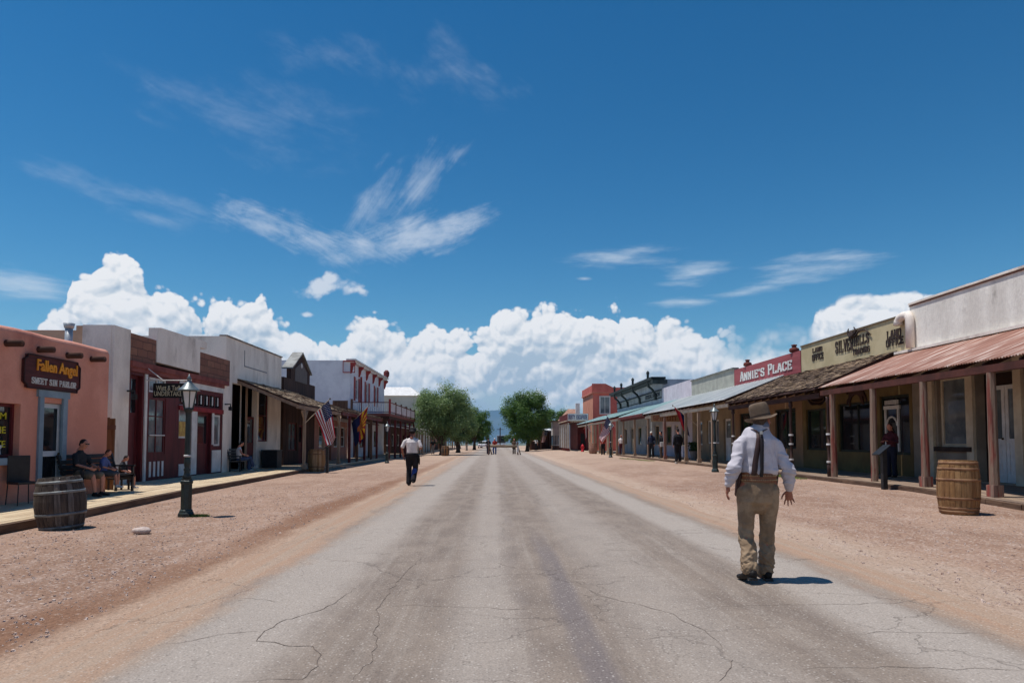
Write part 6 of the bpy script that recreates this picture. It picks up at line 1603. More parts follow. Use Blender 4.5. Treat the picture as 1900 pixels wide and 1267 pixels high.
def tree(lab, x, y, trunk_h, c, rad, n, lm, seed, leaf=.17, clumps=34, up=.25, z0=0, name='leafy_tree', low=.35):
    """trunk and limbs, then leaves in many uneven clumps held by the limbs"""
    tr = thing(name, lab, 'tree', (x, y, z0)); q = random.Random(seed); C = Vector((x+c[0], y+c[1], c[2]))
    tm = MB(); lean = Vector((q.uniform(-.2,.2), 0, trunk_h)); top = Vector((x, y, z0))+lean
    tm.tube([(x, y, z0-.1), (x+.03, y, z0+.3), Vector((x, y, z0))+lean*.6, top], [.36, .26, .21, .18], 10)
    cl = []
    for i in range(clumps):
        while True:
            d = Vector((q.uniform(-1,1), q.uniform(-1,1), q.uniform(-low-.5, 1)))
            if .35 < d.length < 1: break
        k = .62+.38*mnoise.noise((d.x*1.7+seed, d.y*1.7, d.z*1.7))
        p = C+Vector((d.x*rad[0], d.y*rad[1], d.z*rad[2]))*(.80+.35*k)*.92
        cl.append((p, q.uniform(.20, .36)*min(rad[0], rad[2])))
    for i, (p, r_) in enumerate(cl):
        if i % 2 == 0 or i < 10:
            mid = top.lerp(p, .5)+Vector((0,0,q.uniform(-.1,.35)))
            tm.tube([top-Vector((0,0,q.uniform(0,.5))), mid, p], [.09, .055, .02], 6)
    tm.build('trunk', BARK, tr)
    mb = MB(); per = n//clumps
    for p, r_ in cl:
        for _ in range(per):
            d = Vector((q.gauss(0,1), q.gauss(0,1), q.gauss(0,.85))); d.normalize(); rr = r_*(q.random()**.45)*q.choice((1,1,1,1.2,1.5)); o_ = p+d*rr
            if o_.z < z0+.9: continue
            nrm = (d+Vector((q.uniform(-.8,.8), q.uniform(-.8,.8), q.uniform(-.2,1.1)))).normalized()
            a_ = nrm.cross(Vector((q.uniform(-1,1), q.uniform(-1,1), q.uniform(-1,1)))).normalized(); b_ = nrm.cross(a_)
            s_ = leaf*q.uniform(.6, 1.3); w_ = s_*.45
            mb.add([o_-a_*s_*.5, o_+b_*w_*.5, o_+a_*s_*.5, o_-b_*w_*.5], [(0,1,2,3)])
    mb.build('crown', lm, tr, fixn=False)
    return tr
x, z = PY(820, 780, 72); tree('big bushy grey-green tree on the left, behind the dark barrel', x, 72, 1.6, (-.1, 0, 4.35), (3.05, 2.8, 3.2), 44000, LF1, 3, .19, 74)
x, z = PY(850, 780, 86); tree('lower tree crown joined to the right side of the big grey-green tree', x, 86, 1.5, (0, 0, 3.7), (2.6, 2.4, 2.5), 20000, LF1, 8, .22, 44)
x, z = PY(880, 790, 112); tree('rounded darker green tree overhanging the road edge on the left', x, 112, 1.6, (.0, 0, 4.0), (2.5, 2.6, 3.0), 22000, LF2, 5, .24, 50)
x, z = PY(893, 790, 150); tree('small far tree at the left kerb where the road drops away', x, 150, 1.6, (0, 0, 2.9), (1.6, 1.8, 1.9), 5000, LF3, 15, .30, 18)
x, z = PY(862, 800, 128); tree('far shady tree behind the rounded one on the left', x-1, 128, 1.6, (0, 0, 3.3), (2.2, 2.0, 2.2), 6000, LF3, 16, .28, 20)
x, z = PY(978, 790, 96); tree('dense rounded green tree with thick trunk on the right of the road', x, 96, 2.2, (-.1, 0, 5.0), (3.2, 3.0, 3.45), 50000, LF2, 22, .21, 84, low=.6)
x, z = PY(1033, 790, 130); tree('yellowish green tree behind the maroon banner store', x, 130, 2.5, (0, 0, 5.0), (3.6, 3.0, 2.9), 12000, LF2, 31, .28, 30)
x, z = PY(953, 800, 135); tree('low bushy far tree left of the thick right trunk', x, 135, 1.2, (0, 0, 2.3), (1.9, 1.6, 1.5), 5000, LF3, 33, .28, 16)
# utility pole
yp = 160; x, z = PY(928, 790, yp); up_ = thing('utility_pole', 'thin far pole between the two tree masses beyond the barrier', 'pole', (x, yp, 0)); MB().tube([(x, yp, -.5), (x, yp, PY(928, 793, yp)[1])], .12, 6).build('pole', BEAMD, up_); MB().box(x-.8, x+.8, yp-.05, yp+.05, PY(928, 797, yp)[1], PY(928, 797, yp)[1]+.12).build('crossarm', BEAMD, up_)
# small white car parked far off, pale truck on the crest
def car(lab, x, y, z, col, L_=4.3, W_=1.75, H_=1.45, rz=0.0):
    c = thing('parked_car', lab, 'car', (0,0,0))
    h = H_; m_ = MB()
    pr_ = [(-L_/2, .35), (-L_/2, .75), (-L_/2+.9, .88), (-L_/2+1.5, h), (L_/2-1.1, h), (L_/2-.35, .95), (L_/2, .85), (L_/2, .35)]
    m_.prism(pr_, 'x', -W_/2, W_/2); m_.build('body', mat(col[0], S(*col[1]), None, 1, .3, 0, fine=0, spec=.6), c, bevel=.05)
    g_ = MB(); g_.prism([(-L_/2+1.05, .92), (-L_/2+1.55, h-.06), (L_/2-1.15, h-.06), (L_/2-.55, .98)], 'x', -W_/2-.01, W_/2+.01); g_.box(-W_/2+.12, W_/2-.12, -L_/2+.9, -L_/2+1.0, .95, h-.12); g_.build('window', GLASS, c)
    for sx in (-1, 1):
        for sy in (-L_/2+.8, L_/2-.8):
            MB().tube([(sx*(W_/2-.1), sy, .32), (sx*(W_/2+.02), sy, .32)], .32, 14).build('wheel', BLACK, c)
        MB().box(sx*.62-.12, sx*.62+.12, -L_/2-.02, -L_/2+.02, .62, .74).build('tail_light', mat('bright_red', S(190,30,44)), c)
    c.location = (x, y, z); c.rotation_euler = (0,0,rz); c['_o'] = (0,0,0); return c
yc = 140; x, _ = PY(895.5, 830, yc); car('small white car parked far away past the left trees', x, yc, 0, ('white_car_paint', (226,226,226)))
yc = 172; x, _ = PY(930, 828, yc); car('pale grey truck far off on the road beyond the barrier', x, yc, gz(x, yc), ('grey_car_paint', (170,178,188)), 5.6, 2.3, 2.9)
# ================= people =================
def apply_mods(o):
    dg = bpy.context.evaluated_depsgraph_get(); dg.update()
    me = bpy.data.meshes.new_from_object(o.evaluated_get(dg)); o.modifiers.clear(); old = o.data; me.name = o.name
    mats = [m for m in old.materials]; o.data = me
    if not me.materials:
        for m in mats: me.materials.append(m)
    return o
CLOUDT = bpy.data.textures.new('wrinkle', 'CLOUDS'); CLOUDT.noise_scale = .09; CLOUDT.noise_depth = 3
CLOUDT2 = bpy.data.textures.new('fold', 'CLOUDS'); CLOUDT2.noise_scale = .22; CLOUDT2.noise_depth = 2
def grow(mb, name, m, par, vox, sm=4, wr=0.0, tex=None, coords=None):
    """fuse overlapping lofts to one skin, smooth it, wrinkle it"""
    o = mb.build(name, m, par, True)
    r_ = o.modifiers.new('r', 'REMESH'); r_.mode = 'VOXEL'; r_.voxel_size = vox; r_.use_smooth_shade = True
    if sm:
        s_ = o.modifiers.new('s', 'SMOOTH'); s_.factor = .5; s_.iterations = sm
    if wr:
        d = o.modifiers.new('d', 'DISPLACE'); d.texture = tex or CLOUDT; d.strength = wr; d.mid_level = .5; d.texture_coords = 'LOCAL'
        s_ = o.modifiers.new('s2', 'SMOOTH'); s_.factor = .4; s_.iterations = 1
    apply_mods(o); o.data.polygons.foreach_set('use_smooth', [True]*len(o.data.polygons))
    return o
def V(*a): return Vector(a)
def ridge_(x, y, z): return 1-2.2*abs(mnoise.noise((x, y, z)))          # sharp crests between soft hollows
def wrinkle(o, fn):
    ns = [v.normal.copy() for v in o.data.vertices]
    for v, n_ in zip(o.data.vertices, ns): v.co += n_*fn(v.co)
    o.data.update()
def shirt_fold(c):
    x, y, z = c; a = abs(x)
    arm = sstep(.175, .215, a)                      # sleeves: folds slanting across, tightest at the elbow
    s_ = 1 if x > 0 else -1
    f1 = ridge_(s_*x*7+z*9, y*5, z*17+3)*.012*(.6+.8*math.exp(-((z-1.15)/.10)**2))
    # back: long pulls from shoulder blades to waist, blousing just above the belt
    f2 = ridge_(x*15+z*2.2, y*3, z*3.6)*.009*sstep(1.55, 1.3, z)+ridge_(x*6+5, y*4, z*17)*.016*math.exp(-((z-1.13)/.06)**2)
    f2 += .010*mnoise.noise((x*9, y*9, z*8))
    return f1*arm+f2*(1-arm)
def trouser_fold(c):
    x, y, z = c; s_ = 1 if x > 0 else -1
    low = sstep(.50, .30, z); knee = math.exp(-((z-.50)/.10)**2); seat = sstep(.72, .85, z)
    f = (ridge_(x*6, y*6+2*s_, z*17+x*17*s_)*.011+ridge_(x*14+s_, y*12, z*26-y*14)*.007)*low                                # stacked creases over the boots
    f += ridge_(x*9, y*9+z*7*s_, z*12+4)*.010*knee
    f += ridge_(x*13, y*6, z*3.2)*.006*(1-low)*(1-seat)+ridge_(x*8+z*6*s_, y*6, z*9)*.006*seat
    return f+.005*mnoise.noise((x*11, y*11, z*9))
def hand(mb, wrist, d, back, thumbside, s=1.0, curl=.35, spread=.16):
    """palm, four fingers of unequal length with two bends, thumb from the side of the palm
       d = along the hand, back = normal of the back of the hand, thumbside = towards the thumb"""
    d = d.normalized(); sd = (thumbside-d*thumbside.dot(d)).normalized(); nb = (back-d*back.dot(d)-sd*back.dot(sd)).normalized()
    P0 = wrist
    mb.loft([(P0, .026*s, .019*s), (P0+d*.03*s, .034*s, .019*s), (P0+d*.065*s, .040*s, .017*s), (P0+d*.092*s, .040*s, .014*s)], side=sd, n=14)
    for k, (ln, off) in enumerate(((.074, .028), (.083, .010), (.077, -.009), (.060, -.027))):
        b = P0+d*(.088-.004*abs(k-1))*s+sd*off*s; dd = (d+sd*(spread*(1.2-k)*.6)).normalized(); c = curl*(.8+.25*k)
        p1 = b+(dd*cos(c*.5)-nb*sin(c*.5))*ln*.45*s; p2 = p1+(dd*cos(c*1.6)-nb*sin(c*1.6))*ln*.32*s; p3 = p2+(dd*cos(c*2.5)-nb*sin(c*2.5))*ln*.23*s
        mb.loft([(b-dd*.012*s, .0095*s, .0092*s), (b, .0092*s, .009*s), (p1, .0088*s, .0085*s), (p2, .0078*s, .0075*s), (p3, .0065*s, .0062*s)], side=sd, n=10)
    b = P0+d*.022*s+sd*.026*s; t1 = b+(d*.55+sd*.75-nb*.25).normalized()*.036*s; t2 = t1+(d*.8+sd*.5-nb*.35).normalized()*.030*s; t3 = t2+(d*.92+sd*.2-nb*.35).normalized()*.022*s
    mb.loft([(b-sd*.012*s, .015*s, .013*s), (b, .014*s, .012*s), (t1, .0115*s, .0105*s), (t2, .010*s, .009*s), (t3, .0082*s, .0075*s)], side=nb, n=10)
def head(mb, c, f, up=V(0,0,1), s=1.0):
    """c = centre of the skull, f = facing"""
    f = (f-up*f.dot(up)).normalized(); sd = f.cross(up).normalized(); M = Matrix((sd, f, up)).transposed()
    W_ = lambda a, b, d: c+(sd*a+f*b+up*d)*s
    mb.ell(W_(0, -.008, .02), (.076*s, .094*s, .094*s), 20, 14, M)
    mb.ell(W_(0, .020, -.035), (.062*s, .070*s, .078*s), 18, 12, M)
    mb.ell(W_(0, .048, -.090), (.030*s, .026*s, .024*s), 12, 8, M)
    mb.ell(W_(0, .080, .022), (.048*s, .014*s, .012*s), 12, 8, M)
    mb.loft([(W_(0, .086, .012), .009*s, .008*s), (W_(0, .102, -.016), .013*s, .011*s), (W_(0, .096, -.030), .016*s, .010*s)], side=sd, n=10)
    for k in (-1, 1): mb.ell(W_(k*.079, -.005, -.012), (.009*s, .018*s, .030*s), 10, 8, M); mb.ell(W_(k*.042, .062, -.020), (.020*s, .018*s, .016*s), 10, 8, M)
    mb.ell(W_(0, .082, -.058), (.024*s, .010*s, .008*s), 10, 6, M)
    mb.loft([(W_(0, -.014, -.05), .052*s, .056*s), (W_(0, -.020, -.12), .052*s, .054*s), (W_(0, -.034, -.19), .062*s, .058*s)], side=sd, n=16)
    return M, W_
SKIN = mat('skin', S(196,136,112), S(184,122,100), 14, .55, .05, 60, spec=.4)
SKIND = mat('tanned_skin', S(160,100,78), S(146,88,68), 14, .55, .05, 60, spec=.4)
HAIRD = mat('dark_hair', S(44,34,30), S(30,24,22), 20, .6, .3, 60, (8,8,2)); HAIRG = mat('grey_hair', S(150,142,134), S(120,112,104), 20, .7, .3, 60, (8,8,2))
EYEM = mat('dark_eye', S(30,24,22), None, 4, .2, 0, fine=0); LIPM = mat('lips', S(150,88,80), None, 4, .5, 0, fine=0)
def face_bits(par, W_, M, s=1.0):
    for k in (-1, 1): MB().ell(W_(k*.030, .0865, .002), (.011*s, .006*s, .006*s), 8, 6, M).build('eye', EYEM, par, True)
    MB().ell(W_(0, .0935, -.058), (.021*s, .004*s, .005*s), 8, 6, M).build('mouth', LIPM, par, True)

# ---------- the man in the road, hat, braces and cartridge belt, arms held out, seen from behind (walking away, +y)
SCL = 1.0
def gunman():
    Yd = 7.08; gx, _ = PY(1408, 1076, Yd)
    p = thing('person', 'man with brown felt hat, braces and tan trousers walking away in the road', 'person', (0,0,0))
    # local: x right, y away from the viewer, z up; measured at 178 px per metre around column 1408
    k = 1/178.9
    def Q(u, v, y=0.0): return V((u-1408)*k, y, (1077-v)*k)
    sk = MB(); C = Q(1421, 782, .03); C.z -= .0
    up = V(-.08, .10, 1).normalized()
    M, W_ = head(sk, C, V(.75, .65, 0), up, 1.04)
    shL, shR = Q(1380, 821), Q(1442, 825); eL, eR = Q(1360, 868, -.09), Q(1463, 874, -.07); wL, wR = Q(1353, 900, -.02), Q(1469, 910, .02)
    hpL, hpR = Q(1389, 912), Q(1430, 912); kL, kR = Q(1387, 985, .02), Q(1430, 995, .07); aL, aR = Q(1383, 1056, -.14), Q(1425, 1063, .05)
    pel = (hpL+hpR)/2; ch = Q(1411, 832); wa = Q(1409, 885)
    sk.loft([(pel, .15, .10), (wa, .13, .09), (ch, .15, .095), (Q(1414, 812), .11, .07), (Q(1418, 795, .01), .06, .06)], n=18)
    for s_, e_, w_ in ((shL, eL, wL), (shR, eR, wR)):
        sk.loft([(ch.lerp(s_, .6)-V(0,0,.02), .045, .045), (s_-V(0,0,.02), .045, .045), (s_.lerp(e_, .6), .042, .044), (e_, .040, .040), (e_.lerp(w_, .4), .040, .038), (w_, .027, .023)], n=14)
    for h_, k_, a_ in ((hpL, kL, aL), (hpR, kR, aR)):
        sk.loft([(h_+V(0,0,.06), .09, .09), (h_.lerp(k_, .5), .078, .08), (k_, .055, .058), (k_.lerp(a_, .35), .056, .06), (a_, .038, .042), (a_+V(0,.08,-.05), .04, .03)], n=14)
    hand(sk, wL+V(0,.0,-.005), V(-.10, .28, -1), V(-1, -.35, .1), V(.25, .9, 0), 1.0, .30, .55)
    hand(sk, wR+V(0,.0,-.005), V(.12, .25, -1), V(1, -.35, .1), V(-.9, .3, 0), 1.0, .22, .45)
    body = grow(sk, 'body', SKIND, p, .0052, 3); body['_o'] = (0,0,0); face_bits(p, W_, M, 1.04)
    hr = MB(); hr.ell(W_(0, -.026, .014), (.080, .082, .084), 18, 12, M); hr.ell(W_(0, -.050, -.035), (.062, .042, .035), 14, 10, M)
    grow(hr, 'hair', mat('grey_brown_hair', S(92,76,66), S(66,54,48), 20, .7, .3, 60, (8,8,2)), p, .007, 2, .008)
    # shirt: rumpled, blousing over the belt, sleeves gathered at the elbow and wrist
    sh = MB(); T = V(0,0,1)
    sh.loft([(Q(1410, 887), .158, .115), (Q(1410, 881), .176, .130), (Q(1411, 872), .194, .144), (Q(1411, 852), .192, .140), (Q(1411, 832), .198, .138), (Q(1412, 816), .196, .125), (Q(1414, 803, .01), .140, .100), (Q(1418, 795, .015), .086, .080), (Q(1420, 788, .02), .070, .072)], n=28)
    for sgn_, s_, e_, w_ in ((-1, shL, eL, wL), (1, shR, eR, wR)):
        u = (w_-e_)
        tp_ = Q(1414, 812); sh.loft([(tp_.lerp(s_, .30)+V(0,0,.0), .060, .080), (tp_.lerp(s_, .62)+V(0,0,.004), .068, .086), (tp_.lerp(s_, .88)+V(0,0,-.004), .072, .084), (s_.lerp(e_, .12), .071, .080), (s_.lerp(e_, .32), .065, .074), (s_.lerp(e_, .55), .060, .066), (s_.lerp(e_, .8), .058, .063), (e_, .060, .065), (e_+u*.18, .063, .067), (e_+u*.36, .060, .063), (e_+u*.52, .062, .064), (e_+u*.68, .052, .053), (e_+u*.78, .047, .046), (e_+u*.92, .040, .038), (e_+u*.99, .039, .036)], n=20)
    SHM = mat('shirt_cloth', S(200,193,198), S(180,174,180), 6, .9, .05, 90, fine=.05)
    shirt = grow(sh, 'shirt', SHM, p, .0068, 3); shirt['_o'] = (0,0,0)
    wrinkle(shirt, shirt_fold)
    cl = MB(); cl.lathe([(.066,-.03),(.068,.026),(.072,.028),(.076,-.03)], 22, tuple(Q(1420, 788, .015)), close=False); cl.build('collar', mat('pale_blue_collar', S(112,120,138), S(98,106,124), 4, .9), p, True)
    # trousers with bunched cuffs
    tr = MB()
    tr.loft([(Q(1409, 891), .172, .125), (Q(1408, 903), .182, .145), (Q(1407, 918), .186, .150), (Q(1407, 932), .172, .140), (Q(1407, 939), .12, .11)], n=26)
    for h_, k_, a_, sg_ in ((hpL, kL, aL, -1), (hpR, kR, aR, 1)):
        u = a_-k_; rings = [(h_+V(sg_*.006,0,.03), .092, .120), (h_.lerp(k_, .25)+V(sg_*.004,0,0), .094, .110), (h_.lerp(k_, .5), .087, .097), (h_.lerp(k_, .8), .072, .080), (k_, .067, .073), (k_+u*.12, .067, .071)]
        for j, (t_, r_) in enumerate(((.24, .068), (.42, .068), (.60, .069), (.75, .070), (.86, .074), (.94, .078))):
            rings.append((k_+u*t_+V(.010*sin(j*2.1+sg_), .012*cos(j*1.7), 0), r_, r_*1.03))
        tr.loft(rings, n=22)
    TRM = mat('khaki_trousers', S(158,134,108), S(128,106,84), 5, .9, .05, 90, fine=.06)
    t_ = grow(tr, 'trousers', TRM, p, .0068, 3); t_['_o'] = (0,0,0); wrinkle(t_, trouser_fold)
    # boots
    for nm, a_, d_ in (('L', aL, V(-.12, 1, 0)), ('R', aR, V(.05, 1, 0))):
        d_ = d_.normalized(); bt = MB(); gz0 = V(a_.x, a_.y, 0); heel_up = .045 if nm == 'L' else 0
        bt.loft([(gz0-d_*.06+V(0,0,.055+heel_up), .046, .052), (gz0+V(0,0,.062+heel_up*.8), .052, .055), (gz0+d_*.08+V(0,0,.052+heel_up*.3), .053, .045), (gz0+d_*.17+V(0,0,.034), .048, .030), (gz0+d_*.23+V(0,0,.030), .040, .026)], side=(1,0,0), n=16)
        bt.loft([(a_+V(0,0,.06), .05, .055), (gz0+V(0,0,.06+heel_up), .044, .05)], n=14)
        bo = grow(bt, 'boot', mat('black_boot_leather', S(30,24,22), S(22,18,17), 8, .6, .1, spec=.25), p, .008, 2); bo['_o'] = (0,0,0)
        so_ = MB(); so_.box(gz0.x-.042, gz0.x+.042, gz0.y-.095, gz0.y-.025, heel_up, heel_up+.028); so_.build('heel', BLACK, bo, bevel=.006)
    # braces: Y shape on the back
    def strap(mb, pts, w, off=.0):
        # project each point on the shirt from behind
        from mathutils.bvhtree import BVHTree
        bv = BVHTree.FromObject(shirt, bpy.context.evaluated_depsgraph_get())
        P = []
        N = 22
        for i in range(N+1):
            s_ = i/N*(len(pts)-1); j = min(int(s_), len(pts)-2); f_ = s_-j; u = pts[j][0]+(pts[j+1][0]-pts[j][0])*f_; v = pts[j][1]+(pts[j+1][1]-pts[j][1])*f_
            c_ = Q(u, v); L_ = []
            for dx in (-w/2, w/2):
                o_ = V(c_.x+dx, -1, c_.z); hit = bv.ray_cast(o_, V(0,1,0)); y_ = hit[0].y if hit[0] else -.12
                L_.append(V(c_.x+dx, y_, c_.z))
            P.append(L_)
        for _ in range(6):
            for i in range(1, N):
                for e in (0, 1): P[i][e].y = min(P[i][e].y, (P[i-1][e].y+P[i+1][e].y)/2)
        b0 = len(mb.v)
        for L_ in P:
            for e in (0, 1): mb.v.append((L_[e].x, L_[e].y-.013-off, L_[e].z)); 
            for e in (1, 0): mb.v.append((L_[e].x, L_[e].y-.003-off, L_[e].z))
        for i in range(N):
            for c in range(4):
                d = (c+1) % 4; A = b0+i*4; mb.f.append((A+c, A+d, A+4+d, A+4+c)); mb.m.append(0)
    LEA = mat('dark_brown_leather', S(66,38,34), S(50,30,28), 8, .55, .1, 60, spec=.4)
    st = MB(); strap(st, [(1392, 887), (1396, 855), (1402, 825), (1406, 803)], .048); s1 = st.build('brace', LEA, p, True)
    st = MB(); strap(st, [(1405.5, 885), (1406.5, 850), (1408, 825), (1408.5, 803)], .034, .006); 
    s2 = st.build('brace', mat('black_leather', S(38,30,32), S(30,24,26), 8, .55, .1), p, True)
    st = MB(); strap(st, [(1407, 806), (1400, 799), (1396, 797)], .024); strap(st, [(1408, 806), (1414, 801), (1424, 797)], .024); st.build('brace_end', LEA, p, True)
    MB().box(Q(1407.5,0).x-.014, Q(1407.5,0).x+.014, -.145, -.135, Q(0, 807).z, Q(0, 801).z).build('buckle', mat('steel', S(190,190,186), None, 4, .3, 0, metal=.8), s1)
    # wide cartridge belt, brown, slanting; holsters both sides
    be = MB(); N = 40
    for i in range(N):
        a = 2*pi*i/N; cx_, rx, ry = Q(1409, 0).x, .190, .150
        x_ = cx_+rx*cos(a); y_ = ry*sin(a); zt_ = Q(0, 878).z+.008*sin(a*2); zb_ = Q(0, 895).z-.010*cos(a)
        be.v += [(x_, y_, zb_), (x_, y_, zt_), (cx_+(rx-.012)*cos(a), (ry-.012)*sin(a), zt_), (cx_+(rx-.012)*cos(a), (ry-.012)*sin(a), zb_)]
    for i in range(N):
        j = (i+1) % N
        for c in range(4): d = (c+1) % 4; be.f.append((i*4+c, i*4+d, j*4+d, j*4+c)); be.m.append(0)
    bo = be.build('gun_belt', mat('brown_tooled_leather', S(132,84,56), S(108,66,44), 8, .55, .2, 40, spec=.4), p); bo['_o'] = (0,0,0)
    ct = MB()
    for i in range(26):
        a = pi+pi*(i+2)/30
        for row, zf in ((0, .80), (1, .22)):
            zt_ = Q(0, 880).z; zb_ = Q(0, 894).z; z_ = zb_+(zt_-zb_)*zf; cx_ = Q(1409, 0).x
            ct.ell((cx_+.196*cos(a), .154*sin(a), z_), (.0045, .0045, .006), 6, 4)
    ct.build('studs', mat('brass_studs', S(200,180,140), None, 4, .35, 0, metal=.6), bo)
    for sx, yy in ((-1, -.01), (1, .02)):
        h_ = MB(); x_ = Q(1409, 0).x+sx*.198; z_ = Q(0, 890).z
        h_.loft([(V(x_, yy, z_+.05), .028, .055), (V(x_+sx*.004, yy+.03, z_-.06), .022, .05), (V(x_+sx*.006, yy+.07, z_-.17), .018, .032)], side=(1,0,0), n=12); ho = grow(h_, 'holster', LEA, p, .007, 1); ho['_o'] = (0,0,0)
        g_ = MB(); g_.loft([(V(x_, yy-.01, z_+.06), .012, .018), (V(x_-sx*.0, yy-.05, z_+.11), .013, .02)], n=10); g_.build('grip', BLACK, ho, True)
    # felt hat, tilted, brim dipping to the left
    ht = MB(); c = W_(0, -.01, .030); tilt = Matrix.Rotation(R(-11), 3, 'Y') @ Matrix.Rotation(R(-5), 3, 'X')
    def ring(rx, ry, z, wav=0, n=36): return [(c+tilt @ V(rx*cos(2*pi*k/n), ry*sin(2*pi*k/n), z+wav*cos(2*2*pi*k/n))) for k in range(n)]
    Rs = [ring(.092,.108,-.012), ring(.105,.125,-.018,.004), ring(.150,.178,-.012,.016), ring(.163,.192,-.004,.020), ring(.164,.193,.001,.020), ring(.150,.178,-.004,.016), ring(.108,.128,-.006,.004), ring(.100,.115,.006), ring(.100,.115,.07), ring(.097,.111,.125), ring(.086,.100,.156), ring(.056,.072,.166), ring(.018,.04,.150)]
    n = 36
    for r_ in Rs: ht.v += [tuple(v) for v in r_]
    for i in range(len(Rs)-1):
        for k in range(n):
            a = i*n+k; b = i*n+(k+1) % n; ht.f.append((a, b, b+n, a+n)); ht.m.append(0)
    ht.f.append(tuple(range((len(Rs)-1)*n, len(Rs)*n))); ht.m.append(0)
    FELT = mat('brown_felt', S(116,98,82), S(98,82,68), 9, .95, .2, 90, c3=S(134,116,98), sc3=6)
    h_ = ht.build('hat', FELT, p, True); h_['_o'] = (0,0,0)
    sv = h_.modifiers.new('s', 'SUBSURF'); sv.levels = 1; sv.render_levels = 1
    bd = MB(); B1, B2 = ring(.1025,.1175,.004), ring(.1015,.1165,.034); bd.v = [tuple(v) for v in B1+B2]
    for k in range(n): bd.f.append((k, (k+1) % n, n+(k+1) % n, n+k)); bd.m.append(0)
    bd.build('hat_band', mat('dark_band', S(66,52,44), None, 6, .8), h_, True)
    p.location = (gx, Yd, .004); p['_o'] = (0,0,0)
    return p
gunman()

